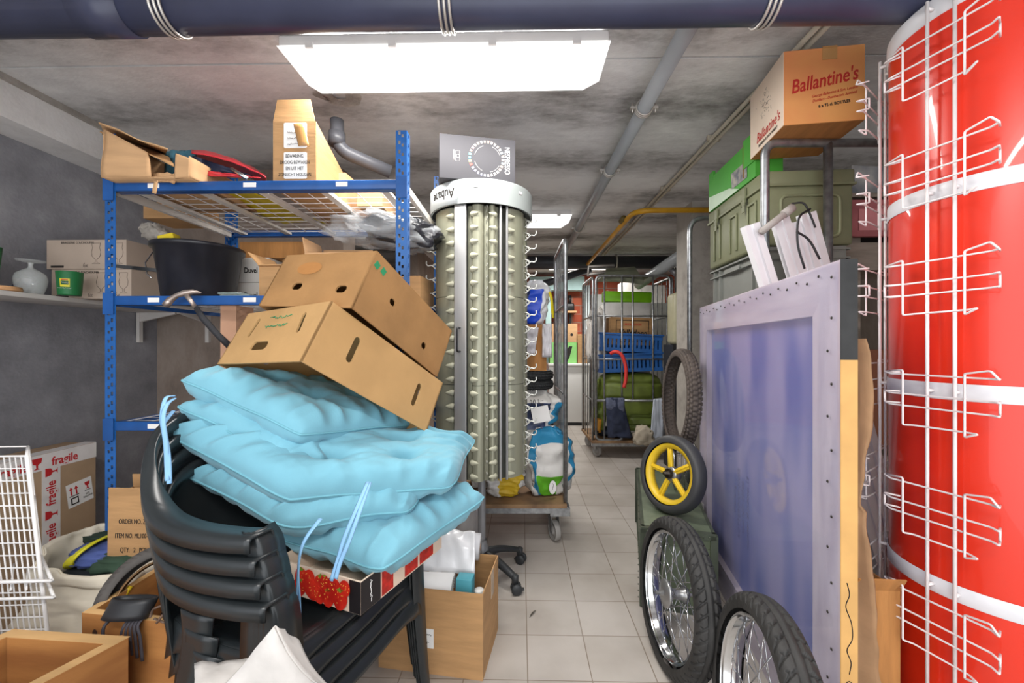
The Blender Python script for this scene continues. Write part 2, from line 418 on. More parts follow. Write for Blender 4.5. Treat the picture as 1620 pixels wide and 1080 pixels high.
# big pipe crossing the top of the picture
z0 = 2.215; y0 = 1.225
t = thing('drain_pipe', 'thick dark blue drain pipe crossing under the ceiling nearest the viewer', 'pipe', (0, y0, z0))
mb = MB(); mb.tube([(XL + .2, 0, .0), (XR, 0, 0)], .062, 24); mb.tube([(-1.33, 0, 0), (-1.18, 0, 0)], .066, 24); mb.build('pipe', DKPIPE, t)
for x in (-1.06, -.22, .72):
    mb = MB()
    for off in (-.015, .0, .015):
        mb.tube([Vector(p) + Vector((x + off, 0, 0)) for p in arc((0, 0, 0), .066, 0, 2 * PI, 28, 'yz')[:-1]], .0045, 6, closed=True)
    mb.tube([(x, 0, .06), (x, 0, CEIL - z0)], .006, 6); mb.build('pipe_clamp', STRAP, t)
# long grey pipe running away
x = .60; zc = 2.325
t = thing('grey_pipe', 'long straight grey pipe running away under the ceiling with strap clamps', 'pipe', (x, .9, zc))
mb = MB(); mb.tube([(0, -.0, 0), (-.07, 4.35, 0)], .033, 20); mb.build('pipe', GPIPE, t)
for yy in (1.06, 1.75, 3.05):
    clamp(t, (-.016 * yy, yy, 0), .034, 'y')
# conduits
for k, (dx, lab) in enumerate(((0, 'left one of two thin cream conduits running side by side along the ceiling'), (.034, 'right one of two thin cream conduits running side by side along the ceiling'))):
    t = thing('conduit', lab, 'conduit', (1.09 + dx, 1.0, CEIL - .03))
    mb = MB(); mb.tube([(0, 0, 0), (-.05, 4.3, 0)], .0105, 10); mb.build('tube', CONDUIT, t)
    for yy in (.7, 1.35, 2.1, 3.0): MB().box((-.012 * yy, yy, .008), (.036, .02, .03)).build('clip', CONDUIT, t)
# yellow gas pipe
a = at(1200, 331, 3.2); z = a.z
pts = rounded([(a.x, 3.25, z), (at(1003, 331, 3.25).x, 3.25, z), (at(1003, 331, 3.25).x - .03, 5.6, z)], .14, 8)
t = thing('gas_pipe', 'yellow gas pipe bending from the ceiling run across to the right', 'pipe', pts[-1])
mb = MB(); mb.tube(pts, .021, 12); mb.build('pipe', YPIPE, t, W=True)
mb = MB(); mb.tube([at(987, 345, 3.47), at(983, 350, 3.56)], .025, 12); mb.build('joint', mat('dark_joint', '#6b5a2a'), t, W=True)
# far dark pipe
a = at(800, 415, 5.4); b_ = at(1060, 415, 5.4)
t = thing('sewer_pipe', 'thick black sewer pipe across the far end under the ceiling', 'pipe', a)
mb = MB(); mb.tube([a - Vector((.7, 0, 0)), b_], .085, 20)
mb.tube([b_, at(1100, 455, 5.0)], .085, 20); mb.build('pipe', DKPIPE2, t, W=True)
clampx = at(974, 415, 5.4)
mb = MB(); mb.tube([Vector(p) + clampx for p in arc((0, 0, 0), .09, 0, 2 * PI, 20, 'yz')[:-1]], .012, 6, closed=True); mb.tube([clampx + Vector((0, 0, .08)), (clampx.x, clampx.y, CEIL)], .008, 6); mb.build('pipe_clamp', STRAP, t, W=True)
t = thing('sloping_pipe', 'grey waste pipe sloping up towards the concrete pillar', 'pipe', at(1025, 440, 4.6))
mb = MB(); mb.tube([at(1010, 450, 4.9), at(1095, 392, 3.9)], .06, 16); mb.build('pipe', GPIPE, t, W=True)
t = thing('vent_pipe', 'dark bent waste pipe slanting below the black sewer pipe', 'pipe', at(880, 440, 5.6))
mb = MB(); mb.tube([at(840, 455, 5.7), at(890, 440, 5.7), at(935, 425, 5.65)], .05, 12); mb.build('pipe', DKPIPE2, t, W=True)
# black elbow pipe behind the tall carton
M_ELB = mat('charcoal_drain_elbow', '#4a4b50', .4, var=.1)
pts = rounded([at(533, 190, 1.95), at(534, 236, 1.95), at(618, 272, 2.05)], .09, 8)
t = thing('waste_elbow', 'charcoal elbow pipe dropping out of the ceiling behind the tall carton', 'pipe', pts[0])
mb = MB(); mb.tube(pts, .031, 16); mb.tube([pts[0] + Vector((0, 0, -.06)), pts[0] + Vector((0, 0, -.12))], .038, 16); mb.build('pipe', M_ELB, t, W=True)
mb = MB(); mb.grid(lambda u, v: (pts[0].x + .01 + (.03 + .07 * u) * math.cos(2 * PI * v) * (1 + .4 * nz((u * 3, v * 9, 1))), pts[0].y + (.03 + .07 * u) * math.sin(2 * PI * v), CEIL - .004 - .012 * (1 - u) * abs(nz((u * 5, v * 12, 0)))), 6, 40, cv=True)
struct(mb.build('trim_6', mat('rough_plaster', '#8d8780', .9, col2='#c2bdb6', bump=.6, bscale=60)))

# ---------------------------------------------------------------- ceiling lamps
def emit(name, c, s):
    m = bpy.data.materials.new(name); m.use_nodes = True; b = m.node_tree.nodes['Principled BSDF']
    b.inputs['Base Color'].default_value = (1, 1, 1, 1); b.inputs['Emission Color'].default_value = c; b.inputs['Emission Strength'].default_value = s; return m
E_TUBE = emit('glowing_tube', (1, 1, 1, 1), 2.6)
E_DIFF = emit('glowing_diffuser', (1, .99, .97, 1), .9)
LAMPW = mat('lamp_white', '#dcdad8', .5, var=.02)
def lamp(label, x0, x1, ya, yb, group='fluorescent ceiling lamps'):
    cx, cy = (x0 + x1) / 2, (ya + yb) / 2; L = x1 - x0; D = yb - ya
    t = thing('ceiling_lamp', label, 'lamp', (cx, cy, CEIL), group=group)
    MB().box((0, 0, -.022), (L * .99, D * .98, .044), bev=.006).build('housing', LAMPW, t)
    mb = MB()   # prismatic cover, sloping ends
    t0, t1 = -.042, -.098; hx, hy = L / 2, D / 2; ix, iy = hx - .075, hy - .03
    vs = [(-hx, -hy, t0), (hx, -hy, t0), (hx, hy, t0), (-hx, hy, t0), (-ix, -iy, t1), (ix, -iy, t1), (ix, iy, t1), (-ix, iy, t1)]
    mb.add(vs, [(0, 1, 5, 4), (1, 2, 6, 5), (2, 3, 7, 6), (3, 0, 4, 7)]); mb.build('cover_rim', E_DIFF, t)
    mb = MB(); mb.quad(vs[4], vs[5], vs[6], vs[7]); mb.build('diffuser', E_TUBE, t)
    for sx in (-.8, -.3, .3, .8):
        for sy in (-1, 1): MB().box((sx * hx, sy * hy, -.042), (.03, .008, .022)).build('clip', LAMPW, t)
    return t
lamp('long bright fluorescent lamp nearest on the ceiling above the cushions', at(432, 80, 1.56).x, at(966, 80, 1.56).x, 1.56, 1.80)
lamp('smaller-looking far fluorescent lamp on the ceiling right of the carousel', -.72, at(905, 335, 3.62).x, 3.62, 3.86)

for k, (x, y, L_) in enumerate(((.9, 5.9, 1.0), (-.1, -.62, 1.2))):  # unseen glowing housings added over the two fill lamps
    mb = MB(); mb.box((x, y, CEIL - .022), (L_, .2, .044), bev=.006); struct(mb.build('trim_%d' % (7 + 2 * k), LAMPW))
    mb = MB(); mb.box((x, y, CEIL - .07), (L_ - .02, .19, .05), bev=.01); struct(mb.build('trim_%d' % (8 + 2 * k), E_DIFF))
# ================================================================ blue rack and what stands on it
KR_ = 1.13      # the rack stands 1.58 m from the viewer
def ab(px, py, d): return at(px, py, d * KR_)
BLUE = mat('blue_rack_paint', '#1d5a9e', .4, var=.18, scale=7)
BLUED = mat('blue_rack_beam_paint', '#1a4f90', .38, var=.15, scale=9)
DARKH = mat('dark_slot', '#101318', .8)
RAILW = mat('cream_rail', '#d6d0c8', .5, var=.03)
RX0, RX1, RY0, RY1 = -1.445, -.415, 1.40, 1.95      # outer corners
rx0 = ab(155, 300, 1.40).x; rx1 = ab(643, 300, 1.40).x
RX0, RX1 = rx0, rx1
RY0 = 1.575; RY1 = 2.27
def zrow(py): return EYE - (py - HY) / FPX * 1.40 * KR_
Z1, Z2, Z3 = zrow(291), zrow(474), zrow(676)
t = rack = thing('storage_rack', 'tall blue metal storage rack with wire shelves along the left bay', 'shelving rack', ((RX0 + RX1) / 2, (RY0 + RY1) / 2, 0))
PW = .042
def post(x, y, sx, sy, ztop):
    """angle post with slotted flanges; sx, sy point into the rack"""
    mb = MB()
    th = .0022
    # flange facing front/back (width in x) and flange facing sideways (width in y), as ladders round real slots
    def flange(o, e, nrm):
        o = Vector(o); e = Vector(e); n_ = Vector(nrm) * th; pitch = .036; k = 0; z = 0
        cols = [(0, .26), (.46, .56), (.76, 1.0)]
        for a, b in cols:
            p0 = o + e * (PW * a); p1 = o + e * (PW * b)
            mb.slab(p0, p1, p1 + Vector((0, 0, ztop)), p0 + Vector((0, 0, ztop)), th)
        z = .0
        while z < ztop - .01:
            for (a, b, ph) in ((.26, .46, 0), (.56, .76, .012)):
                p0 = o + e * (PW * a) + Vector((0, 0, z + ph)); p1 = o + e * (PW * b) + Vector((0, 0, z + ph)); hh = .024 if a < .4 else .021
                hh = min(hh, ztop - z - ph)
                if hh > 0: mb.slab(p0, p1, p1 + Vector((0, 0, hh)), p0 + Vector((0, 0, hh)), th)
            z += pitch
    flange((x, y, 0), (sx, 0, 0), (0, 1, 0)); flange((x, y, 0), (0, sy, 0), (1, 0, 0))
    mb.build('post', BLUE, t, W=True)
for (x, y, sx, sy) in ((RX0, RY0, 1, 1), (RX1, RY0, -1, 1), (RX0, RY1, 1, -1), (RX1, RY1, -1, -1)): post(x, y, sx, sy, zrow(206) if y == RY0 else 2.14)
for (lz) in (Z1, Z2, Z3):
    for yy, s_ in ((RY0 + .008, 1), (RY1 - .008, -1)):
        mb = MB(); mb.box(((RX0 + RX1) / 2, yy, lz), (RX1 - RX0 - .06, .022, .036), bev=.003)
        mb.box(((RX0 + RX1) / 2, yy + s_ * .012, lz - .016), (RX1 - RX0 - .06, .03, .004))
        for x, sx in ((RX0, 1), (RX1, -1)): mb.box((x + sx * .018, yy - s_ * .014, lz - .012), (.042, .003, .085))
        b = mb.build('beam', BLUED, t, W=True)
        if s_ == 1:
            for px in (236, 392, 540):
                p = ab(px, 291, 1.4); 
                MB().box((p.x, yy - .0128, lz + .001), (.046 if px != 392 else .05, .0012, .018)).build('label_holder', PAPER, b, W=True)
    for x in (RX0 + .012, RX1 - .012):
        mb = MB(); mb.box((x, (RY0 + RY1) / 2, lz - .005), (.018, RY1 - RY0 - .04, .03)); mb.build('side_rail', BLUED if lz != Z1 else RAILW, t, W=True)
    # support rails front to back
    for i in range(5):
        x = RX0 + .10 + i * (RX1 - RX0 - .2) / 4
        mb = MB(); mb.box((x, (RY0 + RY1) / 2, lz - .004), (.03, RY1 - RY0 - .05, .012)); mb.build('support_rail', RAILW, t, W=True)
    mb = MB(); zt = lz + .006
    ny = 11
    for i in range(ny):
        y = RY0 + .03 + i * (RY1 - RY0 - .06) / (ny - 1); mb.tube([(RX0 + .03, y, zt), (RX1 - .03, y, zt)], .0022, 5)
    nx = 12
    for i in range(nx):
        x = RX0 + .035 + i * (RX1 - RX0 - .07) / (nx - 1); mb.tube([(x, RY0 + .02, zt + .004), (x, RY1 - .02, zt + .004)], .0022, 5)
    mb.build('wire_deck', WHITEM, t, W=True)
ZT1, ZT2, ZT3 = Z1 + .013, Z2 + .013, Z3 + .013
# black diagonal brace at bucket height
mb = MB(); mb.box(ab(215, 424, 1.52), (.19, .012, .014), (0, .08, .25)); mb.build('brace', BLACKP, t, W=True)

# ---- torn carton on the top shelf (left end)
t = thing('torn_carton', 'crushed brown carton with a torn hole, left end of the top blue shelf', 'cardboard box', (RX0 + .18, 1.76, ZT1))
mb = MB(); Yf = 1.375
def P(px, py, d=Yf): return ab(px, py, d)
A, B, C_, D = P(161, 281), P(240, 283), P(232, 240), P(166, 205)
A.z = B.z = ZT1 + .002
off = Vector((0, .40, 0))
def warp(p, k): return p + Vector((0, .012 * nz(p * 9, 1, k), .006 * nz(p * 12, 1, k + 3)))
def patch(mb, a, b, c, d, n=10, m=8, k=0, amp=.012, mi=0):
    a, b, c, d = map(Vector, (a, b, c, d)); nn = (b - a).cross(d - a).normalized()
    mb.grid(lambda u, v: (a * (1 - u) + b * u) * (1 - v) + (d * (1 - u) + c * u) * v + nn * amp * nz(((a * (1 - u) + b * u) * (1 - v) + (d * (1 - u) + c * u) * v) * 11, 1, k), n, m, mi)
patch(mb, A, B, C_, D, amp=.008)
patch(mb, A, A + off, D + off * .9 - Vector((0, 0, .02)), D, k=2)
patch(mb, A + off, B + off, C_ + off, D + off * .9 - Vector((0, 0, .02)), k=3)
patch(mb, A, B, B + off, A + off, k=4, amp=.001)
B2 = P(300, 281); B2.z = ZT1 + .002
patch(mb, B2, P(300, 247), P(300, 247) + off * .8, B2 + off * .8, k=5, amp=.006)
patch(mb, P(276, 282), B2, P(300, 250), P(279, 243), k=6, amp=.004)
patch(mb, B, B2, B2 + off, B + off, k=4, amp=.001)
mb.build('carton', CARD_L, t, W=True, solid=.004)
mb = MB()
patch(mb, P(156, 193, 1.365), P(265, 237, 1.365), P(262, 243, 1.75), P(168, 214, 1.75), amp=.01, k=8)
mb.build('flap', CARD_L, t, W=True, solid=.004)
mb = MB(); patch(mb, P(158, 208, 1.385), P(276, 262, 1.385), P(262, 240, 1.75), P(168, 218, 1.75), amp=.01, k=11); mb.build('flap', CARD, t, W=True, solid=.004)
mb = MB(); mb.grid(lambda u, v: P(242 + 36 * u, 274 + 14 * v + 5 * nz((u * 4, v * 3, 2)), 1.40) + Vector((0, .01 * nz((u * 5, v * 5, 0)), 0)), 8, 5)
mb.grid(lambda u, v: P(244 + 6 * u - 3 * v, 286 + 20 * v + 3 * nz((u * 4, v * 5, 5)), 1.358) + Vector((0, .006 * nz((u * 5, v * 5, 3)), 0)), 3, 6)
mb.build('torn_strip', CARD_L, t, W=True, solid=.003)
# ---- clothes / bags behind it
REDV = mat('red_vinyl', '#c3343c', .35, var=.12, scale=12, bump=.2, bscale=30)
NAVY = mat('navy_lining', '#20263c', .7, var=.2)
def blob(name, label, cat, c, r, material, seed=0, amp=.25, sc=3.0, flat=.0, sub=0, n=20, group=None, rz=0, parent=None, pname='body', tilt=0):
    """soft irregular lump: bag, bundle, folded cloth. flat squashes the underside"""
    root = parent or thing(name, label, cat, c, rz, group)
    mb = MB()
    def fn(u, v):
        a = 2 * PI * v; b = PI * (u - .5); e = .75
        ca, sa, cb, sb = math.cos(a), math.sin(a), math.cos(b), math.sin(b)
        f = lambda x, k=e: math.copysign(abs(x) ** k, x)
        p = Vector((r[0] * f(ca) * f(cb), r[1] * f(sa) * f(cb), r[2] * f(sb)))
        q = Vector((ca * cb, sa * cb, sb)) * sc + Vector((seed * 3.1, seed, -seed))
        k = 1 + amp * (noise.noise(q) + .5 * noise.noise(q * 2.3) + .35 * abs(noise.noise(q * 4.1)) * 1.2)
        p *= k
        if p.z < 0: p.z *= (1 - flat)
        return Matrix.Rotation(tilt, 3, 'Y') @ p
    mb.grid(fn, n, n * 2, cv=True)
    base = min(v.z for v in mb.v)
    for v in mb.v: v.z -= base
    if parent is not None:
        for v in mb.v: v += Vector(c)
    return root, mb.build(pname, material, root, sub=sub)
p = ab(352, 262, 1.6)
t = thing('red_bag', 'red vinyl bag lying open with dark lining beside the torn carton', 'bag', (p.x, 1.83, ZT1))
mb = MB()
mb.grid(lambda u, v: ab(303 + 118 * u, 242 + 42 * u * u * .7 + 10 * u - 26 * math.sin(PI * u) * 0 , 1.46 + .34 * v) + Vector((0, 0, .03 * math.sin(PI * v) - .04 * v + .008 * nz((u * 6, v * 5, 1)))), 18, 10)
mb.grid(lambda u, v: ab(312 + 100 * u, 268 + 13 * u + 10 * v * (1 - u), 1.455 + .02 * nz((u * 5, v * 3, 4))), 14, 5)
mb.build('cover', REDV, t, W=True, solid=.004)
mb = MB(); mb.grid(lambda u, v: ab(305 + 95 * u, 246 + 32 * u + (26 - 22 * u) * v, 1.475 + .03 * nz((u * 5, v * 3, 9))), 14, 6); mb.build('lining', NAVY, t, W=True, solid=.003)
mb = MB(); mb.tube([ab(367, 267, 1.445), ab(392, 283, 1.44)], .0075, 10); mb.build('rod', STEEL, t, W=True)
t = thing('blue_cloth', 'rumpled petrol blue cloth between torn carton and red bag', 'cloth', (ab(285, 280, 1.66).x, 1.88, ZT1))
mb = MB(); mb.grid(lambda u, v: ab(262 + 48 * u, 240 + 36 * v * v + 4 * nz((u * 5, v * 5, 0)), 1.64 + .03 * nz((u * 7, v * 4, 3)) - .08 * v), 14, 10); mb.build('cloth', mat('petrol_cloth', '#4a7f92', .8, var=.15), t, W=True, solid=.01)
t = thing('yellow_folder', 'small yellow plastic sheet standing on the top shelf before the red bag', 'plastic sheet', (ab(310, 280, 1.47).x, 1.66, ZT1))
mb = MB(); mb.slab(ab(299, 281, 1.46), ab(318, 281, 1.46), ab(310, 262, 1.5), ab(299, 260, 1.5), .002); mb.build('sheet', mat('yellow_plastic', '#d8c22a', .4), t, W=True)
# yellow fabric lying on the wire deck, seen from below
YEL = mat('yellow_nylon', '#c9b312', .5, var=.12, scale=10, bump=.4, bscale=14)
t = thing('yellow_fabric', 'crumpled yellow nylon fabric lying on the wire deck of the top shelf', 'fabric', (-1.1, 1.9, ZT1 + .002))
mb = MB(); a = ab(350, 305, 1.5)
mb.grid(lambda u, v: Vector((a.x - .12 + .22 * u + .11 * v + .01 * nz((u * 4, v * 6, 0)), 1.64 + .5 * v, ZT1 + .006 + .02 * u * (1 - u) * 2 + .004 * abs(nz((u * 9, v * 14, 0))))), 12, 26)
mb.build('fabric', YEL, t, W=True, solid=.004)
# tall carton with two stickers
x0 = ab(427, 276, 1.45).x; x1 = ab(495, 276, 1.45).x
W_ = x1 - x0; Hc = ab(460, 188, 1.45).z - ZT1
t = thing('tall_carton', 'tall brown carton with two white Dutch warning stickers on the top shelf', 'cardboard box', ((x0 + x1) / 2, 1.64, ZT1))
mb = MB(); hw = W_ / 2
D_ = .47
# side profile slopes down towards the back
mb.slab((-hw, 0, 0), (hw, 0, 0), (hw + .004, 0, Hc), (-hw, 0, Hc), .004)
for x in (-hw, hw):
    mb.add([(x, 0, 0), (x, D_, 0), (x, D_, Hc * .28), (x, .0, Hc), (x + .004, 0, 0), (x + .004, D_, 0), (x + .004, D_, Hc * .28), (x + .004, .0, Hc)], [(0, 1, 2, 3), (7, 6, 5, 4), (0, 4, 5, 1), (1, 5, 6, 2), (2, 6, 7, 3), (3, 7, 4, 0)])
mb.slab((-hw, D_, 0), (hw, D_, 0), (hw, D_, Hc * .28), (-hw, D_, Hc * .28), .004); mb.slab((-hw, 0, .003), (hw, 0, .003), (hw, D_, .003), (-hw, D_, .003), .004)
mb.build('carton', CARD, t)
mb = MB(); mb.slab((-hw, 0, Hc), (hw, 0, Hc), (hw - .03, .02, Hc + .10), (-hw + .005, .02, Hc + .10), .004); fl = mb.build('flap', CARD, t)
fm = frame((-.02, .018, Hc + .045), (1, 0, 0), (0, .4, .9)); strokes(.06, .014, fm @ Matrix.Translation((0, .0, .004)), INKB, fl)
for zc, hh, lines, ls in ((Hc * .79, Hc * .38, ['K', None, None, None], .016), (Hc * .34, Hc * .40, ['BEWARING:', 'DROOG BEWAREN', 'EN UIT HET', 'ZONLICHT HOUDEN'], .0195)):
    s_ = MB(); s_.prism([(-.045 + .004, 0), (.045, 0), (.049, .004), (.049, hh - .004), (.045, hh), (-.041, hh), (-.045, hh - .004), (-.045, .004)], 0, .0008, M=frame((.004, -.0025, zc - hh / 2), (1, 0, 0), (0, 0, 1))).build('sticker', PAPER, t)
    for i, l in enumerate(lines):
        if l is None: strokes(.06, ls * .8, frame((.004, -.0038, zc + hh * (.34 - .23 * i)), (1, 0, 0), (0, 0, 1)), INKB, t, seed=i)
        else: text(l, ls, frame((.004, -.0038, zc + hh * (.34 - .23 * i)), (1, 0, 0), (0, 0, 1)), INK, t, sx=.72)
mb = MB(); mb.grid(lambda u, v: Vector((.0 + .045 * u + .02 * v, -.006 - .006 * math.sin(PI * u), Hc * .95 - Hc * .33 * v)), 5, 6); mb.build('torn_tape', TAPE, t, solid=.001)
# cartons behind it on the top shelf
cardbox('flat_carton', 'small brown carton behind the tall one on the top blue shelf', .11 * KR_, .22 * KR_, .13 * KR_, RM((ab(540, 270, 1.72).x, 1.97, ZT1), rz=-.05), CARD_L)
cardbox('long_carton', 'long pale carton tube shape lying beyond the tall carton on the top shelf', .10 * KR_, .24 * KR_, .06 * KR_, RM((ab(592, 300, 1.72).x, 1.99, ZT1), rz=.05), CARD_L)
# brown cartons seen through the deck
cardbox('low_carton', 'low brown carton behind the torn one, seen through the wire deck', .22 * KR_, .16 * KR_, .07 * KR_, RM((ab(262, 300, 1.8).x, 2.10, ZT1)), CARD)
cardbox('maroon_case', 'flat dark maroon case seen through the wire deck of the top shelf', .13 * KR_, .22 * KR_, .03 * KR_, RM((ab(440, 320, 1.7).x + .03, 1.60, ZT1 + .001)), mat('maroon_plastic', '#5c1f2a', .5), 'case') if False else None

# ---- second shelf: bucket
BK = mat('black_bucket', '#24242a', .3, var=.25, scale=10)
pb = ab(313, 460, 1.62)
t = thing('black_bucket', 'large black builder bucket with wire handle on the middle blue shelf', 'bucket', (pb.x, 1.81, ZT2))
R1 = 61 / 650 * 1.60 * KR_; Hb = ab(313, 384, 1.55).z - ZT2
mb = MB(); mb.lathe([(0, .002), (R1 * .76, .002), (R1 * .78, .006), (R1 * .95, Hb - .02), (R1 * 1.02, Hb - .018), (R1 * 1.03, Hb - .002), (R1, Hb), (R1 * .95, Hb - .004), (R1 * .77, .012), (0, .010)], 40); mb.build('pail', BK, t)
mb = MB(); mb.tube([(-R1 * 1.0, -.02, Hb - .01), (-R1 * 1.06, -.04, Hb - .03), (-R1 * 1.08, -.07, Hb - .08), (-R1 * .98, -.08, Hb - .13), (-R1 * .8, -.09, Hb - .15)], .0028, 8); mb.build('handle', STEEL, t)
# thin film bag and sponge in the bucket
FILM = mat('crinkled_film', '#b9b2a8', .25, var=.2, scale=20, bump=.6, bscale=25, alpha=.62)
t = thing('film_bag', 'crinkled see-through plastic bag sticking out of the black bucket', 'plastic bag', ab(252, 378, 1.62))
mb = MB()
def fb(u, v):
    a = 2 * PI * v; p = Vector((.05 * math.cos(a), .035 * math.sin(a), 0)) * (math.sin(PI * min(u, .93)) ** .6 + .15)
    c = ab(262 - 24 * u, 388 - 34 * u, 1.60)
    q = Vector((math.cos(a), math.sin(a), u * 3)) * 2.2
    return c + p * (1 + .5 * noise.noise(q)) + Vector((0, 0, .018 * noise.noise(q * 1.7)))
mb.grid(fb, 14, 28, cv=True); mb.build('film', FILM, t, W=True)
t = thing('yellow_sponge', 'yellow sponge wedged at the left rim of the bucket', 'sponge', ab(268, 382, 1.6))
mb = MB(); mb.box(ab(268, 377, 1.58), (.062, .056, .025), (0, -.3, .2), bev=.004); mb.build('sponge', mat('yellow_sponge', '#d9c02e', .9, bump=.3), t, W=True)
# ---- white beer glass cartons
def panel_box(*a, **k): return cardbox(*a, **k)
Hd = .105
xd = ab(385, 460, 1.80).x
for i, (dz, lab) in enumerate(((0, 'white carton printed Duvel, lower one of two behind the bucket'), (Hd + .003, 'white carton, upper one of two stacked behind the bucket'))):
    r = cardbox('white_carton', lab, .30 * KR_, .13 * KR_, Hd * KR_, RM((xd - .03, 2.06, ZT2 + dz * KR_)), CARD_W, t=.003, group='white cartons behind the bucket')
    if i == 0:
        text('Duvel', .038, frame((.08, -.0742, Hd * .54), (1, 0, 0), (0, 0, 1)), INK, r, sx=.75, bold=.001)
    else: text('Duvel', .038, frame((.08, -.0742, Hd * .54 - .0), (1, 0, 0), (0, 0, 1)), INK, r, sx=.75, bold=.001)
    0 and text('40', .012, frame((.145, -.0742, Hd * .45), (1, 0, 0), (0, 0, 1)), INKB, r)
# ---- open brown carton
xo = (ab(418, 460, 1.50).x + ab(475, 460, 1.50).x) / 2
r = cardbox('open_carton', 'open brown carton with raised flaps on the middle blue shelf', .155 * KR_, .16 * KR_, .115 * KR_, RM((xo + .02, 1.72, ZT2)), CARD, open_top=True, flaps=(('l', 132, .075), ('f', 180 - 10, .015), ('b', 70, .06)))
# ---- glass dishes in film
t = thing('glass_dishes', 'stack of flat clear glass trays wrapped in film on the middle shelf', 'glass tray', (ab(362, 462, 1.45).x, 1.68, ZT2))
GL = mat('green_tint_glass', '#c9dcd8', .05, alpha=.45, spec=1.0)
for i, (dx, w) in enumerate(((0, .15), (.01, .12), (-.01, .10))):
    mb = MB(); mb.box((dx, 0, .005 + i * .0085), (w, .10, .007), bev=.003); mb.build('tray', GL, t)
# ---- boxes at the back of middle level
r = cardbox('drawer_carton', 'low brown carton at the back of the middle shelf above the white cartons', .30 * KR_, .14 * KR_, .07 * KR_, RM((ab(440, 400, 1.85).x, 2.1, ZT2 + 2 * Hd * KR_ + .01)), CARD_D)
r = cardbox('tall_open_carton', 'tan open carton with a pointed flap behind the banana box', .22 * KR_, .15 * KR_, .20 * KR_, RM((ab(525, 440, 1.62).x, 1.90, ZT2)), CARD_L, open_top=True, flaps=(('l', 100, .07), ('b', 95, .05)))
r = cardbox('corner_carton', 'grey-brown carton with pale right side at the right end of the middle shelf', .16 * KR_, .18 * KR_, .13 * KR_, RM((ab(640, 470, 1.7).x - .02, 2.08, ZT2), rz=-.1), CARD)
# ---- plastic wrapped bundle
WRAP = mat('clear_wrap', '#dfe3e6', .12, var=.1, alpha=.24, spec=1.0, bump=.8, bscale=14)
BLKB = mat('black_bin_bag', '#25262b', .25, var=.3, scale=16, bump=.8, bscale=14)
pw = ab(615, 400, 1.68)
t = thing('wrapped_bundle', 'dark bundle wrapped in shiny clear plastic near the right blue post', 'bundle', (pw.x, 1.93, ZT2 + .245))
_, o = blob('', '', '', (.05, 0, .01), (.17, .12, .062), BLKB, 4, .3, 2.2, parent=t, pname='dark_bundle', tilt=.12)
_, o = blob('', '', '', (-.01, -.01, 0), (.215, .135, .068), WRAP, 8, .45, 2.4, parent=t, pname='clear_film', tilt=.12)
# ---- claw hammer hooked over the beam
t = thing('claw_hammer', 'claw hammer with black handle hanging over the middle blue beam', 'hammer', ab(300, 475, 1.38))
HD = mat('worn_hammer_steel', '#b3a59c', .35, .8, var=.15)
a = ab(290, 466, 1.39)
mb = MB(); mb.tube([ab(264, 481, 1.375), ab(270, 474, 1.375), ab(280, 467, 1.375), ab(293, 463, 1.375), ab(306, 461, 1.38), ab(318, 463, 1.385)], [.011, .012, .009, .012, .009, .003], 10); mb.tube([ab(262, 483, 1.375), ab(270, 474, 1.375)], .013, 12)
mb.build('head', HD, t, W=True)
mb = MB(); mb.tube([ab(295, 466, 1.375), ab(310, 487, 1.385)], [.0095, .0075], 10); mb.build('neck', HD, t, W=True)
mb = MB(); mb.tube([ab(309, 485, 1.385), ab(322, 504, 1.39), ab(345, 530, 1.395), ab(364, 548, 1.4)], [.008, .012, .0115, .013], 12); mb.build('grip', mat('black_grip', '#26262a', .6, bump=.2), t, W=True)
cardbox('small_carton', 'small pinkish carton the hammer handle rests in, beside the banana tray', .06 * KR_, .1 * KR_, .30 * KR_, RM((ab(358, 560, 1.52).x, 1.76, ab(358, 600, 1.52).z - .03)), mat('pinkish_card', '#c79a7d', .8, bump=.1))
# support for that carton: lower shelf stack
zz = ab(358, 600, 1.52).z - .03
cardbox('shelf_carton', 'carton standing on the lowest visible blue shelf behind the cushions', .33, .22, zz - ZT3 - .002, RM((ab(400, 640, 1.55).x, 1.78, ZT3)), CARD)

# ================================================================ white wall shelf
SHW = mat('white_melamine', '#cfcac5', .5, var=.04)
ZS = 1.438
t = thing('wall_shelf', 'long white shelf board running along the left wall on brackets', 'shelf', (-2.34, 1.9, ZS))
mb = MB(); mb.box((-2.34, 1.62, ZS - .012), (.28, 2.24, .022), bev=.002); mb.build('board', SHW, t, W=True)
for y in (.9, 2.6):
    mb = MB(); mb.box((-2.46, y, ZS - .12), (.02, .025, .19)); mb.prism([(-2.46, ZS - .024), (-2.22, ZS - .024), (-2.22, ZS - .034), (-2.46, ZS - .085)], -.01, .01, M=Matrix.Translation((0, y, 0)) @ Matrix.Rotation(PI / 2, 4, 'X')); mb.build('bracket', SHW, t, W=True)
t = thing('corner_shelf', 'white shelf board on the short end wall behind the blue rack', 'shelf', (-1.7, 2.62, ZS))
mb = MB(); mb.box((-1.70, 2.61, ZS - .014), (.98, .26, .022), bev=.002); mb.build('board', SHW, t, W=True)
mb = MB(); mb.box((-2.12, 2.74, ZS - .12), (.025, .02, .19)); mb.prism([(2.73, ZS - .026), (2.5, ZS - .026), (2.5, ZS - .036), (2.73, ZS - .085)], -2.13, -2.11, M=Matrix(((0, 0, 1, 0), (1, 0, 0, 0), (0, 1, 0, 0), (0, 0, 0, 1)))); mb.build('bracket', SHW, t, W=True)
# glass cartons (brewery): two stacked
KRAFT = mat('grey_kraft', '#b7a595', .8, var=.04)
zb = ZS + .0
BW, BH, BD = .41, .145, .26
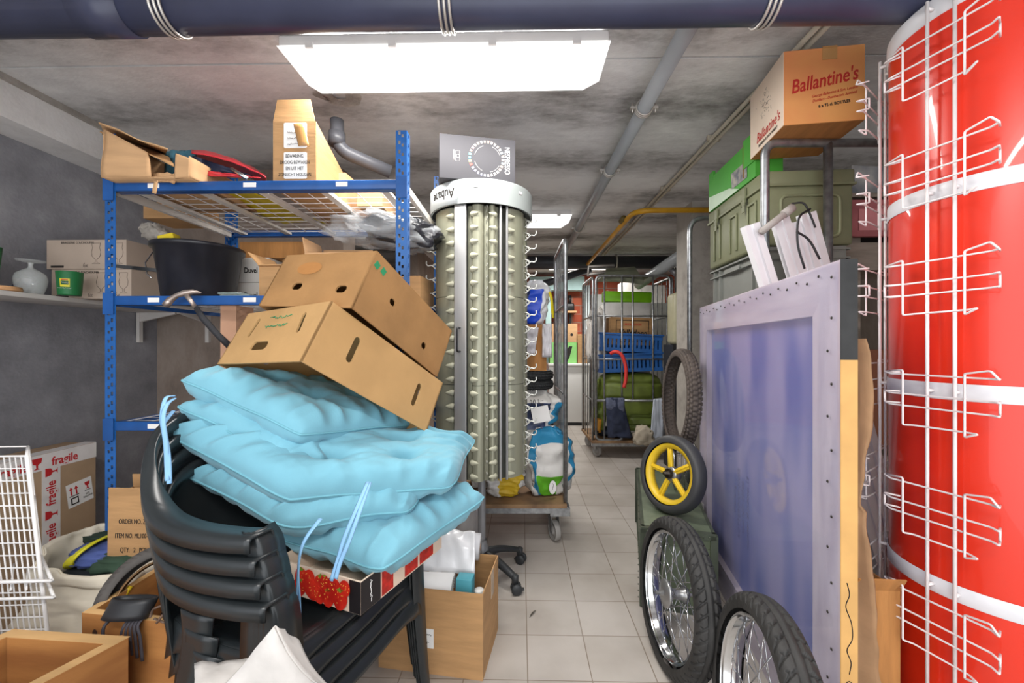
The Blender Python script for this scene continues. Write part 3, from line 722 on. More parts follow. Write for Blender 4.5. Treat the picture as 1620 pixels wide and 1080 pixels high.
# face looks towards the room (+x side = right) ; they stand skewed so the long side faces the viewer
pB = at(150, 470, 1.98)
def glass_outline(cx, cz, s):
    return [(cx - .022 * s, cz + .075 * s), (cx - .018 * s, cz + .05 * s), (cx - .024 * s, cz + .03 * s), (cx - .02 * s, cz + .008 * s), (cx - .004 * s, cz - .008 * s), (cx - .004 * s, cz - .022 * s), (cx - .02 * s, cz - .028 * s),
            (cx + .02 * s, cz - .028 * s), (cx + .004 * s, cz - .022 * s), (cx + .004 * s, cz - .008 * s), (cx + .02 * s, cz + .008 * s), (cx + .024 * s, cz + .03 * s), (cx + .018 * s, cz + .05 * s), (cx + .022 * s, cz + .075 * s)]
for i, (dz, dx, lab) in enumerate(((0, .02, 'lower grey-brown beer glass carton on the white wall shelf'), (BH + .004, 0, 'upper grey-brown beer glass carton stacked on the white wall shelf'))):
    M = RM((-2.32 + .02, 2.24, ZS + dz), rz=-.0)
    xl = at(70 + 8 * (1 - i), 400, 2.06).x
    M = RM((xl + BW / 2, 2.02 + BD / 2, ZS + .0 + dz))
    r = cardbox('glass_carton', lab, BW, BD, BH, M, KRAFT, t=.003, group=None)
    text("BRASSERIE D'ACHOUFFE", .0155, frame((-.045, -BD / 2 - .0008, BH - .014), (1, 0, 0), (0, 0, 1)), INK, r)
    text("6x", .032, frame((-.005, -BD / 2 - .0008, .018), (1, 0, 0), (0, 0, 1)), INKB, r, sx=.8)
    text("6x", .032, frame((.135, -BD / 2 - .0008, .018), (1, 0, 0), (0, 0, 1)), INKB, r, sx=.8)
    mb = MB(); mb.box((-.15, -BD / 2 - .0008, .012), (.066, .001, .010)); mb.build('printed_bar', INK, r)
    for gx in (.05, .165):
        ol = glass_outline(gx, .055, 1.0)
        mb = MB(); mb.tube([(p_[0], -BD / 2 - .0008, p_[1]) for p_ in ol], .0011, 4, closed=True)
        mb.build('printed_glass', INKB, r)
# upside-down glasses, cups and coaster on the wall shelf
GLS = bpy.data.materials.new('thin_glass'); GLS.use_nodes = True; _b = GLS.node_tree.nodes['Principled BSDF']; _b.inputs['Base Color'].default_value = (.93, .97, .95, 1); _b.inputs['Roughness'].default_value = .03; _b.inputs['Alpha'].default_value = .28; _b.inputs['Specular IOR Level'].default_value = 1
def goblet(label, x, y, s, mat_=GLS):
    t = thing('beer_glass', label, 'glass', (x, y, ZS + .001))
    mb = MB(); pr = [(.034, 0), (.036, .01), (.042, .03), (.046, .055), (.040, .078), (.022, .092), (.008, .100), (.006, .112), (.009, .120)]
    mb.lathe([(r * s, z * s) for r, z in pr], 32); o = mb.build('bowl', mat_, t)
    mb = MB(); mb.lathe([(0, .122 * s), (.012 * s, .120 * s), (.040 * s, .126 * s), (.041 * s, .129 * s), (.010 * s, .126 * s), (0, .126 * s)], 32); mb.build('foot', mat_, t)
goblet('large upside-down stemmed beer glass on the white wall shelf', at(45, 460, 1.90).x, 1.86, 1.22)
goblet('smaller upside-down glass half hidden behind the tall green cup', at(14, 455, 1.98).x, 1.98, .8, mat('blue_dark_glass', '#2c3350', .1, alpha=.7))
GRN = mat('green_plastic_cup', '#1d8f4c', .45, var=.06); GRD = mat('dark_green_cup', '#1f6b3a', .5, var=.06)
t = thing('green_beaker', 'tall bright green beaker at the left edge of the white wall shelf', 'cup', (at(-26, 440, 1.78).x, 1.74, ZS + .024))
mb = MB(); mb.lathe([(0, 0), (.030, 0), (.032, .004), (.044, .17), (.046, .171), (.041, .168), (.029, .01), (0, .008)], 28); mb.build('cup', GRN, t)
mb = MB(); mb.lathe([(.0385, .095), (.0448, .17), (.0452, .17), (.0392, .095)], 28); mb.build('band', GRD, t)
t = thing('wooden_coaster', 'round pale wooden coaster under the green beaker', 'coaster', (at(-8, 455, 1.78).x, 1.74, ZS + .001))
mb = MB(); mb.lathe([(0, 0), (.07, 0), (.073, .006), (.073, .011), (.070, .012), (.070, .0135), (.072, .0145), (.071, .02), (0, .022)], 32); mb.build('disc', mat('light_wood', '#d9a878', .5, var=.08), t)
t = thing('green_mug', 'small dark green cup with a yellow label before the lower glass carton', 'cup', (at(112, 466, 1.95).x, 1.90, ZS + .001))
mb = MB(); mb.lathe([(0, 0), (.040, 0), (.041, .004), (.047, .108), (.048, .110), (.044, .107), (.038, .008), (0, .006)], 32); mb.build('cup', GRD, t)
YL = mat('yellow_print', '#d3c62f', .5)
def onlathe(mb, r0, r1, h, a0, a1, z0, z1, off=.0006): mb.grid(lambda u, v: ((r0 + (r1 - r0) * ((z0 + (z1 - z0) * v) / h) + off) * math.sin(a0 + (a1 - a0) * u), -(r0 + (r1 - r0) * ((z0 + (z1 - z0) * v) / h) + off) * math.cos(a0 + (a1 - a0) * u), z0 + (z1 - z0) * v), 8, 3)
mb = MB(); onlathe(mb, .040, .047, .108, .05, .85, .036, .074); mb.build('label_print', YL, t)
mb = MB(); onlathe(mb, .040, .047, .108, .2, .72, .066, .071, .0012); mb.build('label_print', mat('red_print', '#bb3333'), t)
mb = MB(); onlathe(mb, .040, .047, .108, .15, .75, .046, .064, .0012); mb.build('label_print', mat('darkgreen_print', '#2b5a38'), t)
strokes(.022, .012, frame((.0205, -.0415, .055), (.9, .43, 0), (0, 0, 1)), PAPER, t)
strokes(.05, .008, frame((.0195, -.0405, .03), (.9, .43, 0), (0, 0, 1)), PAPER, t)
# ================================================================ stack of four garden chairs
CHP = mat('dark_garden_plastic', '#25292b', .3, var=.12, scale=6)
def cr(pts, n=6):
    """Catmull-Rom through points"""
    pts = [Vector(p) for p in pts]; P_ = [pts[0] * 2 - pts[1]] + pts + [pts[-1] * 2 - pts[-2]]; out = []
    for i in range(1, len(P_) - 2):
        p0, p1, p2, p3 = P_[i - 1:i + 3]
        for k in range(n):
            t = k / n; out.append(.5 * ((2 * p1) + (p2 - p0) * t + (2 * p0 - 5 * p1 + 4 * p2 - p3) * t * t + (3 * p1 - p0 - 3 * p2 + p3) * t ** 3))
    out.append(pts[-1]); return out
def crs(vals, n=6): return [v.x for v in cr([Vector((v, 0, 0)) for v in vals], n)]
def band(mb, path, wv, hv, th=.005):
    """sweep a channel section (flat top of width w, lips of depth h on both sides) along a path; wv/hv are lists of (across vector, lip depth)"""
    n = len(path); sec = []
    for i in range(n):
        p = path[i]; t = (path[min(n - 1, i + 1)] - path[max(0, i - 1)]).normalized()
        w = wv[i]; nn = t.cross(w).normalized()
        if nn.z > 0 or (abs(nn.z) < .05 and nn.dot(Vector((0, 0, 0)) - Vector((p.x, p.y, 0))) > 0): pass
        h = hv[i]
        sec.append([p - w * .5 + nn * -0 + h * 1.0, p - w * .5 + h * .18, p - w * .42, p, p + w * .42, p + w * .5 + h * .18, p + w * .5 + h * 1.0])
    m = len(sec[0]); vs = [q for s_ in sec for q in s_]
    fs = [(i * m + k, i * m + k + 1, (i + 1) * m + k + 1, (i + 1) * m + k) for i in range(n - 1) for k in range(m - 1)]
    mb.add(vs, fs, 0, True)
def make_chair(label):
    t = thing('garden_chair', label, 'chair', (0, 0, 0))
    # seat: dished panel with a rolled front apron
    mb = MB()
    def seat(u, v):
        w = (.205 + .03 * v) ; x = (2 * u - 1) * w; y = -.14 + .38 * v
        z = .405 - .02 * math.cos(PI * (2 * u - 1) * .5) - .03 * math.sin(PI * min(1, v * 1.0)) * .6 + .012 * v
        if abs(2 * u - 1) > .88: z += .012
        return Vector((x, y, z))
    mb.grid(seat, 18, 14)
    def apron(u, v):
        x = (2 * u - 1) * .235; a = abs(2 * u - 1)
        p = seat(u, 1.0); drop = .03 + .06 * a ** 4
        return Vector((x, .24 + .018 * math.sin(v * PI / 2) , p.z - drop * v))
    mb.grid(apron, 24, 4)
    for s in (-1, 1):
        mb.grid(lambda u, v: Vector((s * (.205 + .03 * u + .010 * v), -.14 + .38 * u, seat(0 if s < 0 else 1, u).z - v * (.045 + .05 * (2 * u - 1) ** 4))), 14, 3)
    mb.build('seat', CHP, t, solid=.004)
    # legs: L-section, splayed, widening upwards
    for s in (-1, 1):
        # front leg runs straight up into the arm
        mb = MB()
        path = cr([(s * .285, .265, 0), (s * .272, .255, .2), (s * .262, .25, .40), (s * .258, .245, .55), (s * .258, .238, .655), (s * .258, .215, .692)], 5)
        n = len(path); vs = []
        ws = crs([.040, .05, .060, .06, .055, .05], 5); ds = crs([.04, .05, .062, .056, .045, .025], 5)
        for p, w, d in zip(path, ws, ds):
            # section: side flange facing outwards (along y), front flange facing forwards (along x)
            vs += [p + Vector((-s * w, 0, 0)), p + Vector((-s * w * .5, .004, 0)), p + Vector((-s * .006, .004, 0)), p, p + Vector((0, -.006, 0)), p + Vector((s * .004, -d * .5, 0)), p + Vector((0, -d, 0))]
        m = 7; mb.add(vs, [(i * m + k, i * m + k + 1, (i + 1) * m + k + 1, (i + 1) * m + k) for i in range(n - 1) for k in range(m - 1)], 0, True)
        mb.build('front_leg', CHP, t, solid=.004)
        mb = MB(); path = cr([(s * .250, -.11, 0), (s * .242, -.08, .2), (s * .228, -.055, .38), (s * .232, -.05, .47)], 5); n = len(path); vs = []
        ws = crs([.036, .05, .075, .09], 5); ds = crs([.036, .05, .09, .11], 5)
        for p, w, d in zip(path, ws, ds):
            vs += [p + Vector((-s * w, 0, 0)), p + Vector((-s * w * .5, -.004, 0)), p + Vector((-s * .006, -.004, 0)), p, p + Vector((0, .006, 0)), p + Vector((s * .004, d * .5, 0)), p + Vector((0, d, 0))]
        mb.add(vs, [(i * m + k, i * m + k + 1, (i + 1) * m + k + 1, (i + 1) * m + k) for i in range(n - 1) for k in range(m - 1)], 0, True)
        mb.build('rear_leg', CHP, t, solid=.004)
        # armrest: broad band sweeping back and up into the back rim
        path = cr([(s * .250, .235, .688), (s * .262, .15, .686), (s * .270, .05, .690), (s * .268, -.04, .708), (s * .252, -.12, .755), (s * .222, -.185, .815), (s * .175, -.235, .860), (s * .10, -.265, .888), (0, -.275, .895)], 6)
        mb = MB(); n = len(path); wv = []; hv = []
        for i, p in enumerate(path):
            f = i / (n - 1)
            k = max(0, min(1, (f - .35) / .35)); k = k * k * (3 - 2 * k)
            wv.append(Vector((s * (.052 * (1 - k)), 0, 0)) + Vector((0, -.03 * k, 0)) + Vector((0, 0, 0)))
            hv.append(Vector((0, 0, -.028)) * (1 - k) + Vector((-s * .0, .004, -.026)) * k)
        band(mb, path, wv, hv); mb.build('armrest', CHP, t, solid=.004)
        # web between arm and back leg (side skirt of the back)
    # back shell
    def back(u, v):
        a = (2 * u - 1)
        # lower edge at the seat rear, upper edge at the rim
        lo = Vector((a * .215, -.145 - .02 * (1 - a * a), .415))
        th = abs(a)
        rim = cr([(0, -.27, .89), (.10, -.26, .88), (.174, -.23, .855), (.22, -.18, .81), (.249, -.115, .750)], 8)
        q = rim[min(len(rim) - 1, int(th * (len(rim) - 1)))]; f = th * (len(rim) - 1) - int(th * (len(rim) - 1)); q2 = rim[min(len(rim) - 1, int(th * (len(rim) - 1)) + 1)]
        q = q.lerp(q2, f); hi = Vector((math.copysign(q.x, a) if a else 0, q.y, q.z))
        p = lo.lerp(hi, v); p.y -= .035 * math.sin(PI * v) * (1 - a * a * .5); return p
    mb = MB(); mb.grid(back, 32, 14); mb.build('backrest', CHP, t, solid=.004)
    return t
# stack pose: front edge runs from near left to far right
ang = math.radians(-107)
fdir = Vector((.89, -.454)); 
near = at(430, 840, .86); far_ = (-.295, 1.228)
cx = -.50 + .02; 
base = C2W(-.650, 1.163, 0)
c0 = make_chair('bottom dark plastic garden chair of the stack of four under the cushions')
c0['group'] = None; del c0['group']
labs = ['second lowest dark plastic garden chair in the stack under the cushions', 'third dark plastic garden chair from the bottom of the stack', 'topmost dark plastic garden chair, holding the strawberry tray and cushions']
chairs = [c0] + [copy_tree(c0) for _ in range(3)]
for i, c in enumerate(chairs):
    c.location = (base.x + .054 - .97 * .013 * i, base.y - .012 + .26 * .013 * i, .043 * i); c.rotation_euler = (0, 0, ang); c.scale = (1.07, .93, 1); c['group'] = 'stacked garden chairs'
    if i: c['label'] = labs[i - 1]
ZSEAT = .40 + .129

# ================================================================ strawberry tray on the seat
SM = RM((-.455, 1.20, .552), rz=-.27 - .1)
BLK = mat('tray_black_print', '#1e1a1c', .4); TRAYC = mat('tray_pale_print', '#d9c3ae', .5, var=.05)
t = thing('strawberry_tray', 'cardboard fruit tray printed with strawberries on the top chair seat', 'fruit tray', M=SM)
w, d, h = .29, .36, .08
mb = MB(); tt = .004
mb.box((0, -d / 2 + tt / 2, h / 2), (w, tt, h)); mb.box((0, d / 2 - tt / 2, h / 2), (w, tt, h)); mb.box((-w / 2 + tt / 2, 0, h / 2), (tt, d - 2 * tt, h)); mb.box((w / 2 - tt / 2, 0, h / 2), (tt, d - 2 * tt, h)); mb.box((0, 0, tt / 2), (w - 2 * tt, d - 2 * tt, tt)); mb.build('tray', TRAYC, t)
# strawberries printed picture: red discs with seeds, on both visible faces
REDS = mat('strawberry_print', '#d8301f', .35, col2='#a81a12', scale=30); REDL = mat('strawberry_light_print', '#ee6a4d', .35); GRNS = mat('leaf_print', '#6f8a2a', .5)
def berry(mb, cx, cz, r, rot, M, off):
    pts = []
    for k in range(18):
        a = 2 * PI * k / 18; rr = r * (1 - .12 * math.sin(a) - (.18 if math.sin(a) < -.6 else 0) * 0)
        x = rr * math.cos(a) * (.92 + .12 * math.sin(a)); z = rr * math.sin(a) * 1.12
        x, z = x * math.cos(rot) - z * math.sin(rot), x * math.sin(rot) + z * math.cos(rot)
        pts.append((cx + x, cz + z))
    mb.prism(pts, off, off + .0005, M=M)
Mf = frame((0, -d / 2 - .0004, 0), (1, 0, 0), (0, 0, 1))
mb = MB(); mb.prism([(w / 2 - .035, .001), (w / 2, .001), (w / 2, h - .001), (w / 2 - .035, h - .001)], 0, .0004, M=Mf); mb.build('black_print', BLK, t)
mb = MB(); mg = MB(); ms = MB(); R2 = random.Random(3)
k = 0
for (bx, bz, br) in ((-.05, .055, .020), (-.02, .062, .017), (-.055, .025, .021), (-.015, .03, .022), (.02, .05, .021), (.01, .015, .018), (.045, .022, .02), (.062, .055, .023), (.085, .03, .022), (.10, .06, .016), (.035, .07, .012)):
    br *= 1.12; rot = R2.uniform(-.6, .6); o = .0008 + .0004 * k; k += 1
    bz2 = min(bz, h - br * 1.15); bx = bx + .0
    berry(mb, bx, max(br * 1.13, bz2), br, rot, Mf, o)
    for q in range(9):
        a = R2.uniform(0, 6.28); rr = br * R2.uniform(.1, .75); cx_, cz_ = bx + rr * math.cos(a), max(br * 1.13, bz2) + rr * math.sin(a)
        ms.prism([(cx_ + .0011 * math.cos(x), cz_ + .0017 * math.sin(x)) for x in (0, 1.57, 3.14, 4.71)], o + .0005, o + .0007, M=Mf)
    if k % 2: 
        mg = MB(); mg.prism([(bx - br * .5, bz2 + br * .8), (bx, bz2 + br * .55), (bx + br * .5, bz2 + br * .85), (bx + br * .15, bz2 + br * .95), (bx, bz2 + min(br * 1.2, h - bz2 - .002)), (bx - br * .2, bz2 + br * .92)], o + .0006, o + .0009, M=Mf); mg.build('leaf_print', GRNS, t)
mb.build('strawberry_print', REDS, t); ms.build('seed_print', mat('seed_print', '#e8b04a', .5), t);
text('RATEN', .016, frame((-w / 2 + .052, -d / 2 - .0008, .03), (1, 0, 0), (0, 0, 1)), BLK, t, sx=.8)
mb = MB(); mb.tube([(-w / 2 + .03 + .012 * math.cos(a * .52), -d / 2 - .001, .056 + .009 * math.sin(a * .52)) for a in range(12)], .001, 4, closed=True); mb.build('logo_print', INKR, t)
Ms = frame((w / 2 + .0004, 0, 0), (0, 1, 0), (0, 0, 1))
mb = MB(); mb.prism([(-d / 2, .001), (-d / 2 + .07, .001), (-d / 2 + .07, h - .001), (-d / 2, h - .001)], 0, .0005, M=Ms); mb.build('black_print', BLK, t)
mb = MB()
for a, b in ((-.105, -.06), (-.01, .05), (.06, .13)):
    MB().prism([(a, .004), (b, .004), (b, h - .015), (a, h - .01)], 0, .0006, M=Ms).build('red_print', mat('berry_red_print', '#b3261c', .4, var=.3, scale=60), t)
strokes(.05, .014, Ms @ Matrix.Translation((-d / 2 + .035, .04, .001)) @ Matrix.Rotation(PI / 2, 4, 'Z'), PAPER, t, seed=3)

# ================================================================ pale blue cushions
CUSH = mat('pale_blue_cotton', '#70a8b9', .85, var=.05, scale=5, bump=.06, bscale=220, sheen=.2)
SEAM = mat('blue_piping', '#6fa9b8', .85)
def cushion(label, Lc, Nc, Rc, Fc, T, seed=0, n=72, folds=6, tufts=((.33, .33), (.66, .33), (.33, .66), (.66, .66)), sag=0.0, dimp=.5):
    """square pad between four corner points (left, near, right, far) with piped edge, tuft dimples and edge puckers"""
    L_, N_, R_, F_ = [C2W(*p) for p in (Lc, Nc, Rc, Fc)]
    c = (L_ + N_ + R_ + F_) / 4
    t = thing('seat_cushion', label, 'cushion', c, group='stacked blue cushions')
    up = (R_ - N_).cross(L_ - N_).normalized()
    if up.z < 0: up = -up
    def base(u, v):   # u: N->L , v: N->R ; edges bow inwards slightly between the corners
        p = (N_ * (1 - u) + L_ * u) * (1 - v) + (R_ * (1 - u) + F_ * u) * v
        cx_ = .5; bow = .035
        du = (L_ - N_) * (1 - v) + (F_ - R_) * v; dv = (R_ - N_) * (1 - u) + (F_ - L_) * u
        wu = (1 - 2 * u); wv_ = (1 - 2 * v)
        p = p + du * bow * wu * (4 * v * (1 - v)) * abs(wu) ** 2 - dv * 0
        p = p + dv * bow * wv_ * (4 * u * (1 - u)) * abs(wv_) ** 2
        kc = .075 * (abs(wu) * abs(wv_)) ** 5
        p = p + ((N_ + L_ + R_ + F_) / 4 - p) * kc
        p = p + up * (sag * math.sin(PI * u) * math.sin(PI * v)) + up * .012 * nz((u * 2.2, v * 2.2, seed))
        return p
    def puff(u, v, sgn):
        a = 1 - abs(2 * u - 1) ** 4.5; b = 1 - abs(2 * v - 1) ** 4.5
        h = (max(0, a) ** .5) * (max(0, b) ** .5)
        # puckers along the edges
        eu = min(u, 1 - u); ev = min(v, 1 - v)
        pk = 0
        pk += math.exp(-eu / .13) * (abs(noise.noise(Vector((v * 6.5, seed, sgn)))) - .10)
        pk += math.exp(-ev / .13) * (abs(noise.noise(Vector((u * 6.5, seed + 5, sgn)))) - .10)
        h -= 1.1 * pk * h
        for (tu, tv) in tufts:
            r2 = (u - tu) ** 2 + (v - tv) ** 2; h -= dimp * math.exp(-r2 / .0045) + .20 * dimp * math.exp(-r2 / .03)
            # radiating creases
            r_ = math.sqrt(r2) + 1e-6; aa = math.atan2(v - tv, u - tu)
            h -= .16 * dimp * math.exp(-r_ / .13) * (1 if r_ > .02 else 0) * (math.sin(aa * 5 + seed) ** 8)
        h += .10 * noise.noise(Vector((u * 4, v * 4, seed + 3))) * h + .05 * noise.noise(Vector((u * 9, v * 9, seed))) * h
        # long soft wrinkles
        s_ = noise.noise(Vector((u * 3 + v * 2.2, (u - v) * 11, seed * 1.3))); h -= .10 * abs(s_) * h
        return max(0.0, h)
    mb = MB()
    def ease(x): return .5 - .5 * math.cos(PI * x) if False else x + .0 * x
    def es(x):  # denser near edges
        y = 2 * x - 1; return .5 + .5 * math.copysign(1 - (1 - abs(y)) ** 1.35, y)
    for sgn in (1, -1):
        def fn(i, j, sgn=sgn):
            u, v = es(i), es(j); return base(u, v) + up * sgn * T * .5 * puff(u, v, sgn) * (1 if sgn > 0 else .92)
        mb.grid(fn, n, n)
    mb.build('cover', CUSH, t, W=True)
    edge = [base(es(i / 40), 0) for i in range(40)] + [base(1, es(i / 40)) for i in range(40)] + [base(1 - es(i / 40), 1) for i in range(40)] + [base(0, 1 - es(i / 40)) for i in range(40)]
    mb = MB(); mb.tube(edge, .0034, 6, closed=True); mb.build('piping', SEAM, t, W=True)
    return t, base
# bottom cushion, resting on the strawberry tray
cushion('lowest pale blue cushion, lying directly on the strawberry tray', (-.70, 1.15, .665), (-.315, 1.00, .645), (-.075, 1.43, .675), (-.47, 1.63, .69), .165, 1)
cushion('second pale blue cushion from the bottom of the stack', (-.91, 1.10, .86), (-.56, 1.015, .745), (-.275, 1.15, .735), (-.25, 1.52, .765), .155, 2)
cushion('third pale blue cushion, its corner sticking out furthest right in mid stack', (-.975, 1.09, .985), (-.56, 1.005, .815), (-.165, 1.225, .775), (-.12, 1.58, .845), .17, 3)
cushion('fourth pale blue cushion, directly under the topmost one', (-.935, 1.11, 1.045), (-.54, 1.045, .865), (-.325, 1.45, .845), (-.75, 1.64, .95), .155, 4)
cushion('topmost pale blue cushion carrying the two banana boxes', (-.94, 1.13, 1.115), (-.545, 1.055, .965), (-.325, 1.45, .92), (-.76, 1.62, 1.04), .165, 5)
# tie ribbons
TIE = mat('blue_tie_ribbon', '#7fabd0', .8)
def ties(label, paths):
    t = thing('cushion_tie', label, 'ribbon', paths[0][0])
    for p in paths:
        mb = MB(); mb.tube(cr(p, 6), .0052, 6, flat=.35); mb.build('ribbon', TIE, t, W=True)
Y0 = .93
ties('long light blue tie ribbon hanging over the near corner of the lowest cushion', [[at(582, 762, Y0 + .05), at(566, 800, Y0), at(545, 850, Y0 - .02), at(536, 880, Y0 - .02), at(524, 918, Y0 - .02)], [at(585, 763, Y0 + .05), at(570, 806, Y0 - .005), at(552, 856, Y0 - .025), at(538, 890, Y0 - .025), at(531, 915, Y0 - .025)]])
ties('light blue tie ribbon hanging past the strawberry tray', [[at(508, 820, Y0 + .03), at(485, 850, Y0 - .0), at(474, 880, Y0), at(470, 930, Y0), at(467, 975, Y0)], [at(506, 820, Y0 + .03), at(480, 858, Y0 - .005), at(472, 900, Y0), at(474, 950, Y0), at(475, 980, Y0)]])
ties('light blue tie ribbon looped at the left corner of the cushions', [[at(275, 626, 1.06), at(262, 630, 1.03), at(256, 660, 1.0), at(262, 700, .96), at(265, 760, .93)], [at(276, 630, 1.06), at(264, 640, 1.02), at(258, 665, .99), at(266, 720, .95), at(268, 765, .93)], [at(274, 650, 1.06), at(262, 665, 1.02), at(257, 672, 1.0)]])
ties('light blue tie ribbon end dangling between the chair legs', [[at(376, 910, .9), at(374, 940, .9), at(369, 970, .9)], [at(374, 910, .9), at(378, 938, .9), at(374, 962, .9)]])

# ================================================================ banana boxes
def slotted_panel(mb, w, h, slots, t, M):
    """panel in local xy (0..w, 0..h), thickness t, with stadium slots (cx,cy,hl,r,angle) cut out"""
    bm = bmesh.new()
    outer = [bm.verts.new((x, y, 0)) for x, y in ((0, 0), (w, 0), (w, h), (0, h))]
    edges = [bm.edges.new((outer[i], outer[(i + 1) % 4])) for i in range(4)]
    for (cx_, cy_, hl, r, a) in slots:
        pts = []
        for k in range(9): b = -PI / 2 + PI * k / 8; pts.append((hl + r * math.cos(b), r * math.sin(b)))
        for k in range(9): b = PI / 2 + PI * k / 8; pts.append((-hl + r * math.cos(b), r * math.sin(b)))
        vs = [bm.verts.new((cx_ + x * math.cos(a) - y * math.sin(a), cy_ + x * math.sin(a) + y * math.cos(a), 0)) for x, y in pts]
        edges += [bm.edges.new((vs[i], vs[(i + 1) % len(vs)])) for i in range(len(vs))]
    bmesh.ops.triangle_fill(bm, use_beauty=True, use_dissolve=False, edges=edges)
    fs = bm.faces[:]
    r_ = bmesh.ops.extrude_face_region(bm, geom=fs)
    for v in [g for g in r_['geom'] if isinstance(g, bmesh.types.BMVert)]: v.co.z += t
    bm.verts.index_update()
    mb.add([v.co.copy() for v in bm.verts], [[v.index for v in f.verts] for f in bm.faces], 0, False, M); bm.free()
def banana(name, label, w, d, h, M, material, fs, ls, top=True):
    t = thing(name, label, 'cardboard box', M=M)
    T = .005; mb = MB()
    slotted_panel(mb, w, h, fs, T, Matrix.Translation((-w / 2, -d / 2 + T, 0)) @ Matrix.Rotation(PI / 2, 4, 'X'))
    slotted_panel(mb, w, h, fs, T, Matrix.Translation((-w / 2, d / 2, 0)) @ Matrix.Rotation(PI / 2, 4, 'X'))
    for x in (-w / 2, w / 2 - T): slotted_panel(mb, d, h, ls, T, Matrix.Translation((x, -d / 2, 0)) @ Matrix(((0, 0, 1, 0), (1, 0, 0, 0), (0, 1, 0, 0), (0, 0, 0, 1))))
    if top: mb.box((0, 0, h - T / 2), (w - T, d - T, T))
    mb.build('carton', material, t)
    return t
def solve(w, d, h, x, y, z, rz, rx, ry): return RM((x, y, z), rx, ry, rz)
TR = mat('tray_kraft', '#b38d5c', .8, var=.06, scale=8, bump=.1, bscale=30)
KR = mat('banana_box_kraft', '#9d7548', .8, var=.12, scale=8, bump=.25, bscale=14)
# lid-like tray (upside down) on the top cushion
t = banana('banana_tray', 'shallow upturned kraft fruit tray with slots, lying tilted on the top cushion', .50, .421, .18, RM((-.609, 1.284, 1.03), -.046, .522, 1.027), TR,
           [(.12, .10, .028, .011, PI / 2), (.40, .09, .028, .011, PI / 2)], [(.09, .12, .025, .008, PI / 2 - .2), (.33, .12, .025, .008, PI / 2 + .1), (.24, .055, .028, .014, 0)])
for k in range(2): strokes(.11, .016, RM((0, 0, 0)) @ Matrix.Translation((-.5 / 2 - .0008, .0, .148 - k * .03)) @ Matrix(((0, 0, -1, 0), (-1, 0, 0, 0), (0, 1, 0, 0), (0, 0, 0, 1))), INKG, t, seed=5 + k)
t = banana('banana_box', 'deeper worn kraft banana box with round holes, leaning on the slotted tray', .47, .372, .19, RM((-.548, 1.352, 1.205), .061, .473, 1.209), KR,
           [(.13, .10, .004, .010, 0), (.34, .06, .004, .011, 0)], [(.07, .06, .008, .012, 0), (.25, .07, .008, .012, 0)])
mb = MB()
for k in range(2): mb.box((-.47 / 2 + .02 + k * .03, -.372 / 2 - .0006, .155), (.018, .001, .02), (0, .3, 0))
mb.build('green_stamp', INKG, t)
hole = MB(); hole.lathe([(0, 0), (.05, 0)], 24, M=Matrix.Translation((-.47 / 2 - .0010, .05, .135)) @ Matrix.Rotation(-PI / 2, 4, 'Y') @ Matrix.Diagonal((.45, 1, 1, 1))); hole.build('torn_panel', CARD_D, t)
# ================================================================ revolving display column
OLIVE = mat('olive_grey_metal', '#8d8d7a', .35, .25, var=.07, scale=4)
OLIVE2 = mat('grey_band_metal', '#989e9c', .4, .1, var=.05, scale=4)
SILV = mat('silver_strip', '#a9a9a8', .35, .5, var=.05)
cc = C2W(-.158, 2.15, 0); CR = .262
ZB = .60 ; ZTc = 1.985
t = car = thing('display_carousel', 'tall round olive-grey revolving display column with spikes and hooks on a wheeled star foot', 'display stand', (cc.x, cc.y, 0))
ZB = EYE - (765 - HY) / FPX * (2.15 - CR) + .0
def zc(py, d=2.15 - CR): return EYE - (py - HY) / FPX * d
zb_ = zc(765); zt_ = zc(300)
# outer header band
zb0 = zc(320); zb1 = zc(281)
mb = MB(); mb.lathe([(CR, zb0), (CR, zb1 - .004)], 96); mb.lathe([(CR, zb1 - .004), (CR - .003, zb1)], 96); mb.lathe([(CR - .003, zb1), (0, zb1)], 96); mb.lathe([(CR * .97, zb0), (CR, zb0)], 96); mb.lathe([(CR * .97, zb0), (CR * .97, zb0 + .02), (0, zb0 + .02)], 64); mb.build('header_band', OLIVE2, t)
mb = MB(); mb.lathe([(CR + .0015, zb0 + .002), (CR + .0025, zb0 + .002), (CR + .0025, zb1 - .006), (CR + .0015, zb1 - .006)], 18, a0=math.radians(196), a1=math.radians(250)); mb.build('sign_strip', mat('pale_sign', '#c9d1d3', .35), t)
def bent_text(body, size, R, phi, z, material, parent, flip=False, **kw):
    """lettering wrapped on the cylinder, centred at angle phi"""
    o = text(body, size, Matrix.Identity(4), material, parent, **kw)
    for v in o.data.vertices:
        x, y, zz = v.co
        if flip: x, y = -x, -y
        a = phi + x / R
        v.co = ((R + .003 + zz) * math.cos(a), (R + .003 + zz) * math.sin(a), z + y)
    return o
bent_text('Aubane', .062, CR, math.radians(230), (zb0 + zb1) / 2, INK, t, flip=True, bold=.0015, sx=.8)
for phi in (267, 318):
    mb = MB(); mb.lathe([(CR + .001, zb1 - .045), (CR + .002, zb1 - .045), (CR + .002, zb1 - .032), (CR + .001, zb1 - .032)], 4, a0=math.radians(phi), a1=math.radians(phi + 4.5)); mb.build('small_sticker', PAPER, t)
